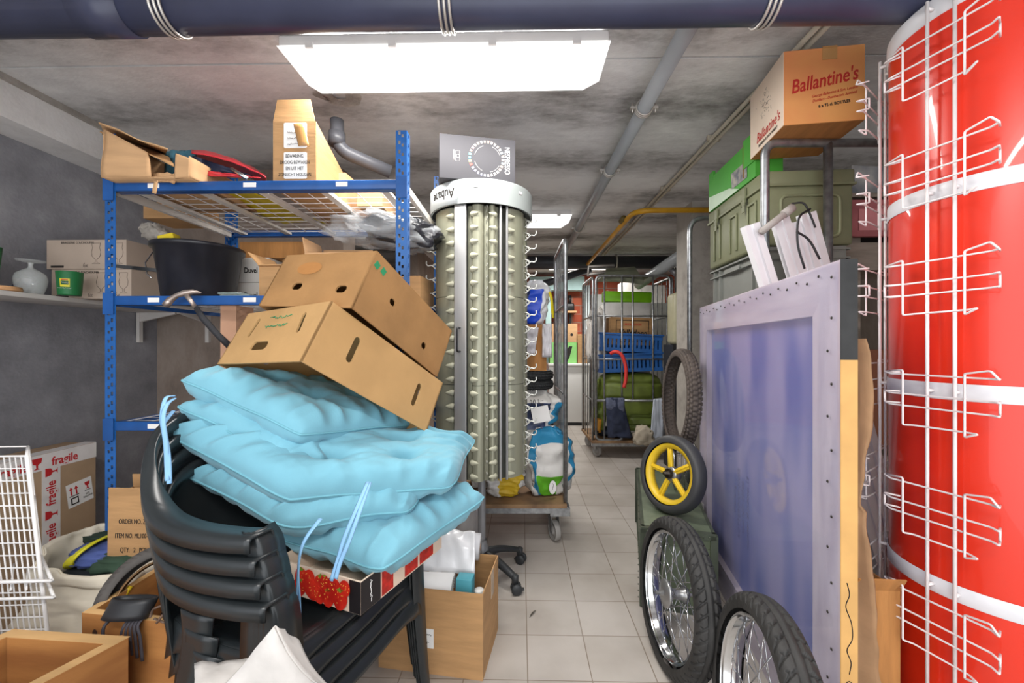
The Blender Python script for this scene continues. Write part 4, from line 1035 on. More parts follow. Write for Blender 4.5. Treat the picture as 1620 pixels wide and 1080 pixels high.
# column core: convex panels between dark perforated seams
PHI = [180, 213, 247.5, 281, 318, 352, 25, 60, 95, 125, 150]
core = CR * .93
mb = MB(); mb.lathe([(core * .88, zb_), (core * .88, zb0)], 48); mb.lathe([(0, zb_ + .001), (core * .88, zb_ + .001)], 48); mb.build('inner_drum', mat('dark_drum', '#3c3d38', .6), t)
seams = [(196, 'spikes'), (233, 'spikesL'), (254, 'spikesR'), (275, 'hooks'), (291, 'slots'), (301, 'gap'), (318, 'spikes'), (345, 'hooks')]
# convex panels: angular ranges
panels = [(182, 240), (263, 278), (284, 292), (308, 344), (350, 395), (40, 85), (90, 130), (135, 178)]
for (a, b) in panels:
    am = math.radians((a + b) / 2); hw = math.radians(b - a) / 2
    for z0_, z1_ in ((zb_, zb_ + .345 * (zb0 - zb_)), (zb_ + .347 * (zb0 - zb_), zb_ + .672 * (zb0 - zb_)), (zb_ + .674 * (zb0 - zb_), zb0)):
        mb = MB()
        def fn(u, v):
            x = 2 * u - 1; aa = am + hw * x
            r = core * (.90 + .085 * math.sqrt(max(0, 1 - x * x)) if abs(x) < 1 else .90)
            return (r * math.cos(aa), r * math.sin(aa), z0_ + (z1_ - z0_) * v)
        mb.grid(fn, 16, 1); mb.build('panel', OLIVE, t)
# flat silver strip with a black handle
def strip(phi, w, r, material, nm):
    mb = MB(); A_ = math.radians(phi); M = Matrix.Rotation(A_, 4, 'Z') @ Matrix.Translation((r, 0, 0))
    mb.box((0, 0, (zb_ + zb0) / 2), (.012, w, zb0 - zb_ - .002), M=M, bev=.002); return mb.build(nm, material, t)
strip(251.5, .060, CR * .935, SILV, 'door_strip')
hM = Matrix.Rotation(math.radians(251.5), 4, 'Z')
zh = zc(537)
mb = MB(); mb.tube([hM @ Vector(p) for p in rounded([(CR * .95, 0, zh + .055), (CR * .95 + .03, 0, zh + .055), (CR * .95 + .03, 0, zh - .055), (CR * .95, 0, zh - .055)], .012)], .005, 8); mb.build('handle', BLACKP, t)
for phi in (296.5, 304.5): strip(phi, .010, CR * .93, SILV, 'rail')
# slots (dark) beside seams
mbk = []
nsp = 20; pitch = (zb0 - zb_) / nsp
SL = mat('slot_dark', '#191a17', .8)
for phi in (242, 260.5, 293):
    for k in range(nsp):
        mb = MB(); M = Matrix.Rotation(math.radians(phi), 4, 'Z'); mb.box((core * .905, 0, zb_ + pitch * (k + .75)), (.004, .007, .026), M=M); mb.build('slot', SL, t)
for phi in (242, 261, 281, 293): strip(phi, .022, CR * .83, mat('seam_strip', '#7f7f6e', .4, .3), 'seam_strip')
# conical spikes
first = None
rows = [(240, -24, .0), (263, 24, .0), (292, -22, .5), (307, 40, .25)]
for (phi, lean, ph) in rows:
    for k in range(nsp):
        z = zb_ + pitch * (k + .35 + ph * .0)
        if first is None:
            mb = MB(); mb.lathe([(.0125, 0), (.0125, .003), (.0155, .008), (.014, .014), (.005, .038), (0, .043)], 14); first = mb.build('spike', mat('spike_plastic', '#a9a893', .5, var=.05), t); o = first
        else: o = first.copy(); COL.objects.link(o)
        A_ = math.radians(phi); R_ = Matrix.Rotation(A_, 4, 'Z') @ Matrix.Translation((core * .92, 0, z)) @ Matrix.Rotation(math.radians(lean), 4, 'Z') @ Matrix.Rotation(PI / 2, 4, 'Y')
        if lean < 0: R_ = Matrix.Rotation(A_, 4, 'Z') @ Matrix.Translation((core * .92, 0, z)) @ Matrix.Rotation(math.radians(-62), 4, 'Z') @ Matrix.Rotation(PI / 2, 4, 'Y')
        elif phi != 999: R_ = Matrix.Rotation(A_, 4, 'Z') @ Matrix.Translation((core * .92, 0, z)) @ Matrix.Rotation(math.radians(60), 4, 'Z') @ Matrix.Rotation(PI / 2, 4, 'Y')
        o.matrix_basis = R_; o.parent = t
# curly wire hooks
HOOK = mat('pale_hook', '#c9c9c2', .35, .5)
hk = None
for (phi, n_, off) in ((186, 18, .0), (281, 24, .3), (352, 19, .1)):
    for k in range(n_):
        z = zb_ + (zb0 - zb_) * (k + .5 + off * .3) / n_
        if hk is None:
            mb = MB(); mb.tube(cr([(0, 0, -.014), (.012, 0, -.004), (.024, 0, .006), (.036, 0, .004), (.044, 0, .012), (.043, 0, .022)], 4), .0028, 6)
            mb.tube(cr([(0, 0, .016), (.012, 0, .012), (.022, 0, .005)], 4), .0024, 6); mb.tube([(.010 + .006 * math.cos(a), 0, .003 + .006 * math.sin(a)) for a in [i * .785 for i in range(8)]], .0018, 5, closed=True)
            hk = mb.build('hook', HOOK, t); o = hk
        else: o = hk.copy(); COL.objects.link(o)
        o.parent = t; o.matrix_basis = Matrix.Rotation(math.radians(phi), 4, 'Z') @ Matrix.Translation((core * (.93 if phi != 281 else .90), 0, z)) @ (Matrix.Scale(.7, 4) if phi == 281 else Matrix.Scale(1.35, 4))
# post and wheeled star foot
mb = MB(); mb.lathe([(.020, .09), (.020, zb_ + .01)], 20); mb.lathe([(.0, .10), (.036, .10), (.036, .15), (.026, .17), (.026, .19)], 20); mb.build('post', mat('grey_post', '#8e8f92', .4, .4), t)
STAR = mat('star_foot_black', '#2c2e30', .5, var=.1)
hub = (0, 0, .13)
f1 = C2W(*( .065, 2.02, 0)) if False else None
ca = at(830, 944, 1.96); a1 = math.atan2(C2W((830 - 810) / 650 * 1.955, 1.955, 0).y - cc.y, C2W((830 - 810) / 650 * 1.955, 1.955, 0).x - cc.x)
for k in range(5):
    a = a1 + k * 2 * PI / 5; M = Matrix.Rotation(a, 4, 'Z'); L_ = .253
    mb = MB(); pth = cr([(.02, 0, .125), (.10, 0, .120), (.18, 0, .098), (.235, 0, .078)], 5); n_ = len(pth); vs = []
    for i, p in enumerate(pth):
        w_ = .026 - .010 * i / (n_ - 1); hh = .016 - .005 * i / (n_ - 1)
        vs += [p + Vector((0, -w_, -hh)), p + Vector((0, -w_ * .9, hh * .3)), p + Vector((0, 0, hh)), p + Vector((0, w_ * .9, hh * .3)), p + Vector((0, w_, -hh))]
    mb.add(vs, [(i * 5 + q, i * 5 + (q + 1) % 5, (i + 1) * 5 + (q + 1) % 5, (i + 1) * 5 + q) for i in range(n_ - 1) for q in range(5)], 0, True, M)
    mb.lathe([(0, .05), (.017, .05), (.018, .085), (.012, .09), (0, .09)], 14, M=M @ Matrix.Translation((.232, 0, 0)))
    arm = mb.build('foot_arm', STAR, t)
    ms = MB(); Mc = M @ Matrix.Translation((.240, 0, 0)) @ Matrix.Rotation(.9 + k * 1.3, 4, 'Z')
    for s in (-1, 1): ms.lathe([(0, s * .006), (.022, s * .006), (.026, s * .008), (.027, s * .018), (.024, s * .024), (.008, s * .026), (0, s * .026)], 24, M=Mc @ Matrix.Translation((0, 0, .027)) @ Matrix.Rotation(PI / 2, 4, 'X'))
    ms.box((0, 0, .045), (.03, .012, .025), M=Mc, bev=.004); ms.box((.028, 0, .02), (.02, .02, .006), M=Mc); ms.build('caster', STAR, arm)
# small stub sticking out behind left
mb = MB(); mb.lathe([(.03, -.03), (.03, .03), (.024, .03), (.024, -.03)], 20, M=Matrix.Translation((-CR * .98, -.02, zb0 - .035)) @ Matrix.Rotation(PI / 2, 4, 'X')); mb.build('stub_tube', BLACKP, t)
# ---------------- black carton on top
NB = mat('black_carton', '#403f43', .7, var=.03); NBB = mat('black_carton_dark', '#232226', .4)
NM = RM((-.227, 2.045, zb1 + .003), 0, .0, .211)
t = thing('coffee_carton', 'grey-black coffee machine carton lying on top of the revolving column', 'box', M=NM)
w, d, h = .357, .25, .205
mb = MB(); mb.box((0, 0, h / 2), (w, d, h), bev=.002); mb.build('carton', NB, t)
Mf = frame((0, -d / 2 - .0006, 0), (1, 0, 0), (0, 0, 1))
text('NESPRESSO', .034, Mf @ Matrix.Translation((w / 2 - .04, h / 2 - .0, 0)) @ Matrix.Rotation(-PI / 2, 4, 'Z'), PAPER, t, sx=.78, space=.95)
cols = ['#c9b3a6', '#b69c88', '#a8c0c4', '#d9d2cc', '#8e7d74', '#c7bcb4', '#d8c3b8', '#b58f74', '#9c8b80', '#e0dcd6', '#b7a392', '#c4b2a8', '#caa0a0', '#7f7069', '#5fa0a0', '#4d9cb0', '#c9b070', '#c9443a', '#a09aa6', '#8a86a0', '#777788', '#6f6f80', '#8d8c96', '#a49a9a', '#c0b8b6', '#d4cfca', '#e4e0dc']
for k in range(30):
    a = 2 * PI * k / 30; c = cols[k % len(cols)]; mm = mat('capsule_print_' + str(k % len(cols)), c, .4)
    M_ = Mf @ Matrix.Translation((.04 + .080 * math.cos(a), .105 + .080 * math.sin(a), 0)) @ Matrix.Rotation(a + PI / 2, 4, 'Z')
    mb = MB(); mb.prism([(-.0055, -.005), (.0055, -.005), (.004, .007), (-.004, .007)], 0, .0006, M=M_); mb.build('capsule_print', mm, t)
mb = MB(); 
for (a0, a1_) in ((.3, 1.2), (1.9, 2.9), (3.4, 4.3), (4.9, 5.8)): mb.tube([Mf @ Vector((.045 + .062 * math.cos(a0 + (a1_ - a0) * i / 12), .105 + .062 * math.sin(a0 + (a1_ - a0) * i / 12), 0)) for i in range(13)], .0007, 4)
mb.tube([Mf @ Vector(p) for p in ((-.112, .085, 0), (-.112, .135, 0))], .0008, 4)
mb.tube([Mf @ Vector(p) for p in ((-.085, .085, 0), (-.085, .13, 0), (-.105, .13, 0), (-.105, .085, 0))], .0008, 4, closed=True); mb.tube([Mf @ Vector((-.093 + .008 * math.cos(i * .6), .107 + .008 * math.sin(i * .6), 0)) for i in range(10)], .0008, 4, closed=True)
mb.build('line_print', PAPER, t)
# ---------------- carton with rolls on the floor in front
r = cardbox('roll_carton', 'open brown carton on the floor holding film rolls and bottles', .40, .28, .31, RM((-.314, 1.635, 0), rz=-.14), CARD, open_top=True)
mb = MB(); mb.box((-.03, -.1408, .13), (.09, .001, .07)); mb.build('shipping_label', PAPER, r); strokes(.07, .014, frame((-.03, -.1416, .145), (1, 0, 0), (0, 0, 1)), INK, r, seed=7); strokes(.05, .014, frame((-.03, -.1416, .115), (1, 0, 0), (0, 0, 1)), INK, r, seed=9)
mb = MB(); mb.box((.2006, .02, .26), (.001, .05, .10)); mb.build('tape', mat('clear_tape', '#b79f83', .2), r)
RB = RM((-.314, 1.635, 0), rz=-.14)
FOAM = mat('white_foam_roll', '#d9d8d6', .5, var=.04, bump=.1); FILMR = mat('silver_film_roll', '#d8d8da', .18, var=.12, scale=5, bump=.35, bscale=7, spec=.8)
def roll(name, label, p0, p1, R, material, turns=6, cat='roll'):
    p0 = RB @ Vector(p0); p1 = RB @ Vector(p1); ax = (p1 - p0); L_ = ax.length
    M = frame(p0, ax.cross(Vector((0, 0, 1))), Vector((0, 0, 1))); 
    z_ = ax.normalized(); x_ = z_.orthogonal().normalized(); y_ = z_.cross(x_); M = Matrix((x_, y_, z_)).transposed().to_4x4(); M.translation = p0
    t = thing(name, label, cat, M=M)
    mb = MB(); mb.lathe([(0, 0), (R, 0), (R * 1.0, L_), (0, L_)], 40); mb.build('roll', material, t)
    for zz in (0, L_):
        sp = [((R * (.15 + .83 * i / (turns * 16))) * math.cos(i * PI / 8), (R * (.15 + .83 * i / (turns * 16))) * math.sin(i * PI / 8), zz) for i in range(turns * 16)]
        mb = MB(); mb.tube(sp, .0022, 4); mb.build('spiral_edge', mat('roll_edge', '#a8a5a2', .6), t)
    mb = MB(); mb.lathe([(.010, -.003), (.014, -.003), (.014, .003)], 16, M=Matrix.Translation((0, 0, L_))); mb.build('core', CARD_D, t)
    return t
roll('foam_roll', 'white foam roll standing low in the open carton, spiral end visible', (-.16, -.09, .265), (.065, -.065, .262), .065, FOAM)
roll('film_roll', 'shiny plastic film roll lying across the top of the open carton', (-.15, .06, .385), (.13, .10, .36), .052, FILMR, 5)
t = thing('film_sheet', 'loose shiny sheet of plastic film hanging from the roll into the carton', 'plastic film', RB @ Vector((.03, .02, .38)))
mb = MB(); mb.grid(lambda u, v: RB @ Vector((-.10 + .22 * u + .02 * v, .06 - .085 * v + .01 * nz((u * 5, v * 3, 2)), .44 - .11 * v * v - .02 * v + .012 * nz((u * 6, v * 4, 0)))), 20, 12); mb.build('film', FILMR, t, W=True, solid=.002)
t = thing('teal_carton', 'small teal cardboard box inside the open carton beside the rolls', 'box', RB @ Vector((.115, -.06, .2)))
mb = MB(); mb.box(RB @ Vector((.115, -.07, .245)), (.06, .05, .17), (0, 0, -.14), bev=.002); mb.build('box', mat('teal_box', '#4e9aa8', .5), t, W=True)
BOT = mat('white_bottle_cap', '#e8e6e2', .4); BOTB = mat('mint_bottle', '#9cc9b6', .4)
for (x, y, z, lab) in ((.155, -.015, .225, 'bottle with white screw cap in the open carton, the rear one'), (.155, -.10, .195, 'bottle with white screw cap in the open carton, at its front corner')):
    q = RB @ Vector((x, y, 0)); t = thing('capped_bottle', lab, 'bottle', (q.x, q.y, z - .17), group='bottles in the floor carton')
    mb = MB(); mb.lathe([(0, 0), (.023, 0), (.025, .01), (.025, .14), (.017, .155), (.015, .165), (0, .165)], 24); mb.build('bottle', BOTB, t)
    mb = MB(); mb.lathe([(0, .197), (.017, .197), (.019, .194), (.020, .165), (0, .165)], 24); mb.build('cap', BOT, t)
# small dry leaf on the floor
t = thing('dry_leaf', 'thin dark curled leaf lying on the floor tiles before the open carton', 'leaf', at(842, 975, 1.8))
q = at(842, 975, 650 * 1.2 / 428); mb = MB(); mb.grid(lambda u, v: Vector((q.x + (-.012 + .03 * u), q.y + .05 * u - .01, .002 + .006 * math.sin(PI * u))) + Vector((.008 * math.sin(PI * u) * (v - .5), 0, .004 * (v - .5) ** 2)), 8, 3); mb.build('leaf', mat('dead_leaf', '#4b463f', .8), t, W=True, solid=.001)
# ================================================================ right side
# ---------------- rod-framed trolley (tubular frame) behind the picture
t = thing('tube_trolley', 'galvanised tubular trolley frame holding crates behind the blue-filmed picture', 'trolley', C2W(1.2, 1.95, 0))
RUSTP = mat('red_primer_steel', '#8a5a58', .6, var=.3, scale=18)
Yn, Yfar = 1.66, 2.50
def CP(px, Y, z): return C2W((px - HX) / FPX * Y, Y, z)
ztr = at(1212, 226, Yn).z
pts = rounded([CP(1210, Yn, .02), CP(1210, Yn, ztr), CP(1420, Yn, ztr)], .06, 8); mb = MB(); mb.tube(pts, .0165, 12); mb.build('front_frame', GALV, t, W=True)
mb = MB(); mb.tube([CP(1310, Yn, ztr), CP(1310, Yn, .02)], .0165, 12); mb.build('upright', GALV, t, W=True)
mb = MB(); mb.tube([CP(1420, Yn, ztr), CP(1420, Yn, .02)], .0165, 12); mb.build('upright', GALV, t, W=True)
xl_ = CP(1210, Yn, 0).x
zt2 = at(1120, 345, Yfar).z
pts = rounded([CP(1091, Yfar, .02), CP(1091, Yfar, zt2), CP(1190, Yfar, zt2)], .09, 8); mb = MB(); mb.tube(pts, .015, 12); mb.build('rear_frame', GALV, t, W=True)
mb = MB(); mb.box((1.30, 2.04, .16), (.44, .96, .03)); mb.build('deck', WOOD_G, t, W=True)
# stack: pine crate > grey crate > army box
xs = CP(1118, 2.16, 0).x
def ribcrate(name, label, w, d, h, M, material):
    t = thing(name, label, 'plastic crate', M=M)
    mb = MB(); mb.box((0, -d / 2 + .004, h / 2), (w - .03, .006, h)); mb.box((0, d / 2 - .004, h / 2), (w - .03, .006, h)); mb.box((-w / 2 + .019, 0, h / 2), (.006, d - .03, h)); mb.box((w / 2 - .019, 0, h / 2), (.006, d - .03, h)); mb.box((0, 0, .005), (w - .04, d - .03, .008)); mb.build('shell', material, t)
    mb = MB()
    for z in (h - .012, h - .05):
        for sx in (-1, 1): mb.box((sx * (w / 2 - .008), 0, z), (.022, d, .008 if z > h - .02 else .006))
        for sy in (-1, 1): mb.box((0, sy * (d / 2 - .008), z), (w, .022, .008 if z > h - .02 else .006))
    mb.build('rim', material, t)
    for sx in (-1, 1):
        for y in (-.42, -.30, .30, .42):
            MB().box((sx * (w / 2 - .010), y * d, h / 2 - .01), (.016, .008, h - .02)).build('rib', material, t)
        m2 = MB(); m2.box((sx * (w / 2 - .002), 0, h - .052), (.03, d * .28, .008)); m2.box((sx * (w / 2 + .008), 0, h - .044), (.006, d * .28, .02)); m2.build('grip', material, t)
    return t
GCR = mat('grey_euro_crate', '#80827c', .5, var=.05)
cxr = C2W(1.115 + .18, 2.07, 0).x
ribcrate('stacking_crate', 'grey ribbed plastic stacking crate below the olive army box', .35, .58, .43, RM((cxr, 2.09, 1.20), rz=-.05), GCR)
ribcrate('stacking_crate', 'lower grey plastic crate hidden mostly behind the blue-filmed picture', .35, .58, .42, RM((cxr, 2.09, .775), rz=-.05), GCR)
ribcrate('stacking_crate', 'lowest grey plastic crate on the trolley deck behind the picture', .35, .58, .59, RM((cxr, 2.09, .18), rz=-.05), GCR)
# olive army boxes
ARMY = mat('olive_drab_plastic', '#7f8264', .5, var=.08); ARMYD = mat('dark_olive_plastic', '#5b4f3c', .5, var=.1)
def army(label, w, d, h, M, material):
    t = thing('army_box', label, 'transport box', M=M)
    mb = MB(); mb.box((0, 0, h * .40), (w - .01, d - .01, h * .8), bev=.012); mb.build('body', material, t)
    mb = MB(); mb.box((0, 0, h * .90), (w, d, h * .2), bev=.010); mb.box((0, 0, h * .805), (w + .006, d + .006, .010)); mb.build('lid', material, t)
    for y in (-.33, -.02, .30):
        m2 = MB(); 
        for q in (-1, 1): m2.box((-w / 2, y * d + q * .035, h * .38), (.008, .012, h * .55), bev=.003)
        m2.box((-w / 2 - .001, y * d, h * .66), (.006, .082, .012), bev=.002); m2.build('embossing', material, t)
    for y in (-.24, .28):
        m2 = MB(); m2.box((-w / 2 - .007, y * d, h * .84), (.008, .030, h * .2)); m2.box((-w / 2 - .011, y * d, h * .74), (.006, .038, .012)); m2.box((-w / 2 - .011, y * d, h * .66), (.004, .022, .045)); 
        m2.tube([(-w / 2 - .012, y * d - .016, h * .78), (-w / 2 - .012, y * d - .016, h * .68), (-w / 2 - .012, y * d + .016, h * .68), (-w / 2 - .012, y * d + .016, h * .78)], .003, 6); m2.build('latch', material, t)
    # front panel frame
    m2 = MB(); zf = h * .36; 
    m2.tube(rounded([(-w * .30, -d / 2 + .003, zf - h * .25), (w * .34, -d / 2 + .003, zf - h * .25), (w * .34, -d / 2 + .003, zf + h * .3), (-w * .30, -d / 2 + .003, zf + h * .3), (-w * .30, -d / 2 + .003, zf - h * .25)], .03), .007, 8); m2.build('front_embossing', material, t)
    return t
army('olive plastic army box with metal latches standing on the grey crates', .38, .59, .325, RM((cxr + .005, 2.09, 1.635), rz=-.05), ARMY)
# green carton on it
GC = mat('green_carton', '#4ea83e', .45, var=.05); GCD = mat('carton_edge', '#8a6a3e', .8)
t = thing('green_carton', 'bright green and white carton lying on the olive army box beside the orange box', 'box', M=RM((cxr - .125, 2.12, 1.963), rz=-.04))
w, d, h = .12, .50, .185
mb = MB(); mb.add([(-w / 2, -d / 2, 0), (w / 2, -d / 2, 0), (w / 2, d / 2, 0), (-w / 2, d / 2, 0), (-w / 2, -d / 2, h), (w / 2, -d / 2, h * 1.1), (w / 2, d / 2, h * .95), (-w / 2, d / 2, h)], [(0, 3, 2, 1), (4, 5, 6, 7), (0, 1, 5, 4), (1, 2, 6, 5), (2, 3, 7, 6), (3, 0, 4, 7)]); mb.build('carton', GC, t)
mb = MB(); mb.add([(-w / 2 - .001, -d * .2, .0), (-w / 2 - .001, d / 2, 0), (-w / 2 - .001, d / 2, h * .45), (-w / 2 - .001, d * .0, h * .22)], [(0, 1, 2, 3)]); mb.build('white_print', mat('pale_green_print', '#cfe6cb', .4), t)
mb = MB(); mb.add([(-w / 2 - .002, -d * .36, .025), (-w / 2 - .002, -d * .06, .025), (-w / 2 - .002, -d * .04, .105), (-w / 2 - .002, -d * .36, .105)], [(0, 1, 2, 3)]); mb.build('photo_print', mat('photo_print', '#6b6f7a', .4, col2='#b9b4a8', scale=30), t)
mb = MB(); mb.box((-w / 2 + .02, -d / 2 + .05, h * .75), (.05, .10, h * .5 + .04), (0, 0, 0)); mb.build('end_flap', GC, t)
mb = MB(); mb.box((-w / 2 + .0, -d / 2 + .10, h * .6), (.012, .004, h * .85)); mb.build('cut_edge', GCD, t)
mb = MB(); mb.box((-w / 2 + .006, d / 2 - .03, h * 1.02), (.014, .05, .05)); mb.build('end_tab', GC, t)
# white-and-orange whisky carton on the frame
BM = RM((1.150, 1.705, 2.035), rz=-.124)
OR = mat('orange_carton', '#d98a54', .7, col2='#e0a05c', scale=4); CRM = mat('cream_carton', '#e6d3bf', .75, var=.03)
t = thing('whisky_carton', 'old orange and cream whisky carton standing on top of the tubular frame', 'cardboard box', M=BM)
w, d, h = .275, .29, .278
mb = MB(); mb.box((0, 0, h / 2), (w - .002, d - .002, h - .004)); mb.build('carton', CARD, t)
mb = MB(); mb.box((0, -d / 2, h / 2), (w, .003, h)); mb.build('orange_side', OR, t)
mb = MB(); mb.box((-w / 2, 0, h / 2), (.003, d, h)); mb.build('cream_side', CRM, t)
mb = MB(); mb.box((0, 0, -.0), (w, d, .003)); mb.build('base_flaps', CARD_D, t)
mb = MB(); mb.box((.02, -d / 2 - .002, h - .02), (.05, .0015, .05)); mb.box((.02, -d / 2 + .02, h + .0), (.05, .05, .002)); mb.build('tape', TAPE, t)
Mf = frame((0, -d / 2 - .0025, 0), (1, 0, 0), (0, 0, 1)); Ml = frame((-w / 2 - .0025, 0, 0), (0, -1, 0), (0, 0, 1))
RED2 = mat('ballantine_red', '#b9251f', .6)
sk = .35
text("Ballantine's", .072, Mf @ Matrix.Translation((-.002, h * .56, 0)) @ Matrix.Rotation(.16, 4, 'Z'), RED2, t, shear=sk, sx=.72, bold=.0009)
text("George Ballantine & Son, London", .0145, Mf @ Matrix.Translation((.035, h * .40, 0)) @ Matrix.Rotation(.16, 4, 'Z'), RED2, t, shear=sk, sx=.8)
text("Distillers - Dumbarton, Scotland", .0145, Mf @ Matrix.Translation((.035, h * .335, 0)) @ Matrix.Rotation(.16, 4, 'Z'), RED2, t, shear=sk, sx=.8)
text("6 x 75 cl. BOTTLES", .015, Mf @ Matrix.Translation((.035, h * .24, 0)) @ Matrix.Rotation(.12, 4, 'Z'), INK, t, bold=.0004, sx=.9)
text("Ballantine's", .060, Ml @ Matrix.Translation((.02, h * .20, 0)), RED2, t, shear=.2, sx=.75)
text("BLENDED SCOTCH WHISKY", .016, Ml @ Matrix.Translation((.02, h * .07, 0)), INK, t, sx=.8)
mb = MB(); r2 = random.Random(2)
for k in range(60):
    x = r2.gauss(0, .022); z = h * .62 + r2.uniform(-.05, .05); mb.tube([Ml @ Vector((x, z, 0)), Ml @ Vector((x + r2.uniform(-.01, .01), z + r2.uniform(-.008, .008), 0))], .0006, 3)
mb.build('crest_print', INKB, t)
# red-painted beam and things to the right of the trolley
MAR = mat('maroon_board', '#7d3a3c', .6, col2='#a35a5c', scale=5, stretch=(1, 1, 1)); PNK = mat('pink_patch', '#c97f80', .7, var=.1)
# timber shelf frame on the right with boards
t = thing('timber_shelf', 'rough timber shelving of dark boards behind the red spinner', 'shelving', C2W(1.9, 2.2, 0))
a0 = CP(1316, 1.92, 0); xr0 = a0.x + .07
for k, (z, hh) in enumerate(((at(1350, 396, 1.82).z, .13), (.62, .12), (.28, .12))):
    mb = MB(); mb.box((xr0 + .40, 2.30, z), (.8, .6, .02)); mb.box((xr0 + .42, 1.99, z - .0), (.84, .03, hh)); mb.build('board', WOOD_G, t, W=True)
for x in (xr0 + .08, xr0 + .80):
    for y in (2.03, 2.57): MB().box((x, y, .9), (.05, .05, 1.8)).build('post', WOOD_G, t, W=True)
mb = MB(); mb.box((xr0 + .42, 1.965, at(1350, 345, 1.92).z - .0), (.84, .025, .17)); bb = mb.build('painted_board', MAR, t, W=True)
mb = MB(); mb.box((xr0 + .13, 1.950, at(1350, 348, 1.92).z), (.155, .002, .10)); mb.build('pink_patch', PNK, bb, W=True)
mb = MB(); mb.box((xr0 + .42, 2.3, at(1350, 300, 1.9).z), (.84, .6, .02)); mb.build('board', WOOD_G, t, W=True)
r = cardbox('books_carton', 'crumpled grey-blue package on the upper board behind the red spinner', .42, .3, .16, RM((xr0 + .30, 2.25, at(1350, 300, 1.9).z + .012), rz=.15), mat('steel_blue_wrap', '#6d7177', .3, col2='#b7b4b0', scale=7, bump=.6, bscale=8))
cardbox('dark_case', 'dark leather-like case under the crumpled package on the timber shelf', .5, .3, .10, RM((xr0 + .4, 2.28, at(1350, 388, 1.82).z + .075), rz=.05), mat('dark_leather', '#2a2020', .5))
cardbox('tall_brown_carton', 'tall reddish brown carton printed with dark letters on the timber shelf', .3, .25, .48, RM((xr0 + .26, 2.2, .70)), mat('red_brown_card', '#7d4b33', .8))
cardbox('wood_crate', 'slatted brown crate on the low board of the timber shelf', .4, .25, .2, RM((xr0 + .34, 2.2, .36)), CARD_D)
# army box number two seen through the frame is the front of the first; profiles leaning inside the frame
PROF = mat('white_pvc_profile', '#dfdde0', .35, var=.03); 
def prof(label, pa, pb, w, th, material=PROF, grp='white plastic profiles'):
    t = thing('plastic_profile', label, 'profile', pa, group=grp)
    d = (pb - pa); z_ = d.normalized(); x_ = Vector((1, .1, 0)); x_ = (x_ - z_ * x_.dot(z_)).normalized(); y_ = z_.cross(x_)
    M = Matrix((x_, y_, z_)).transposed().to_4x4(); M.translation = pa; t.matrix_basis = M
    mb = MB(); L_ = d.length
    sec = [(-w / 2, -th / 2), (-w * .2, -th / 2), (-w * .16, -th * .2), (w * .02, -th * .2), (w * .06, -th / 2), (w / 2, -th / 2), (w / 2, th / 2), (-w / 2, th / 2)]
    mb.prism(sec, 0, L_); mb.build('profile', material, t); return t
prof('white plastic profile leaning left of the near frame tube', C2W(1.40, 1.60, .18), CP(1186, 1.585, at(1186, 356, 1.585).z), .062, .03)
prof('white plastic profile, left one inside the frame', C2W(1.50, 1.60, .18), CP(1233, 1.60, at(1233, 346, 1.6).z), .07, .02)
prof('white plastic profile, middle one inside the frame', C2W(1.52, 1.60, .18), CP(1255, 1.61, at(1255, 352, 1.61).z), .045, .02)
prof('white plastic profile, right one inside the frame with rounded top', C2W(1.56, 1.60, .18), CP(1275, 1.61, at(1275, 338, 1.61).z), .066, .026)
t = thing('grey_rod', 'short grey plastic tube lying across the tops of the profiles', 'tube', at(1205, 365, 1.55))
mb = MB(); mb.tube([at(1204, 367, 1.55), at(1252, 330, 1.55)], .013, 12); mb.tube([at(1240, 339, 1.55), at(1254, 328, 1.55)], .016, 12); mb.tube([at(1203, 368, 1.55), at(1206, 366, 1.55)], .007, 8); mb.build('tube', mat('grey_plastic_tube', '#9c948f', .5), t, W=True)
t = thing('black_cable', 'black cable looping over the white profiles inside the frame', 'cable', at(1265, 350, 1.55))
mb = MB(); mb.tube(cr([at(1252, 322, 1.57), at(1272, 322, 1.56), at(1284, 345, 1.56), at(1290, 360, 1.56)], 6), .0035, 6)
mb.tube(cr([at(1282, 330, 1.54), at(1264, 345, 1.53), at(1262, 385, 1.53), at(1273, 425, 1.53)], 6), .004, 6); mb.tube(cr([at(1260, 366, 1.53), at(1280, 380, 1.53), at(1297, 410, 1.53)], 6), .004, 6); mb.build('cable', BLACKP, t, W=True)

# ================================================================ framed print under blue film
def pl(u, v):   # u 0 far-left .. 1 near-right, v = height
    a = C2W(1.09, 2.38, 0); b = C2W(.836, 1.045, 0); p = a.lerp(b, u); p.z = v; return p
FH = 1.42
FW_ = (pl(1, 0) - pl(0, 0)).length
z_ = Vector((0, 0, 1)); x_ = (pl(1, 0) - pl(0, 0)).normalized(); n_ = x_.cross(z_)
# local frame: x along the frame (far -> near), y up, z towards the viewer side
Mpic = Matrix((x_, z_, n_)).transposed().to_4x4(); Mpic.translation = pl(0, 0)
if n_.dot(Vector((-1, 0, 0))) < 0:
    Mpic = Matrix((-x_, z_, -n_)).transposed().to_4x4(); Mpic.translation = pl(1, 0)
lean = Matrix.Rotation(math.radians(-1.0), 4, 'X')
FILMW = mat('lavender_filmed_wood', '#b7a9b4', .3, col2='#d2c6cb', scale=3, stretch=(1, 6, 1), spec=.8, bump=.05)
FILMW2 = mat('lavender_filmed_wood_upright', '#b7a9b4', .3, col2='#d2c6cb', scale=3, stretch=(6, 1, 1), spec=.8, bump=.05)
SIDEW = mat('raw_pine_edge', '#c79a5c', .7, var=.1, stretch=(6, 1, 1)); SIDEB = mat('black_paint_edge', '#232323', .6, var=.3, scale=20)
t = thing('film_covered_frame', 'large wooden frame covered with bluish transparent film and tacks, leaning upright along the aisle', 'picture frame', M=Mpic)
BWID = .135; TH = .036
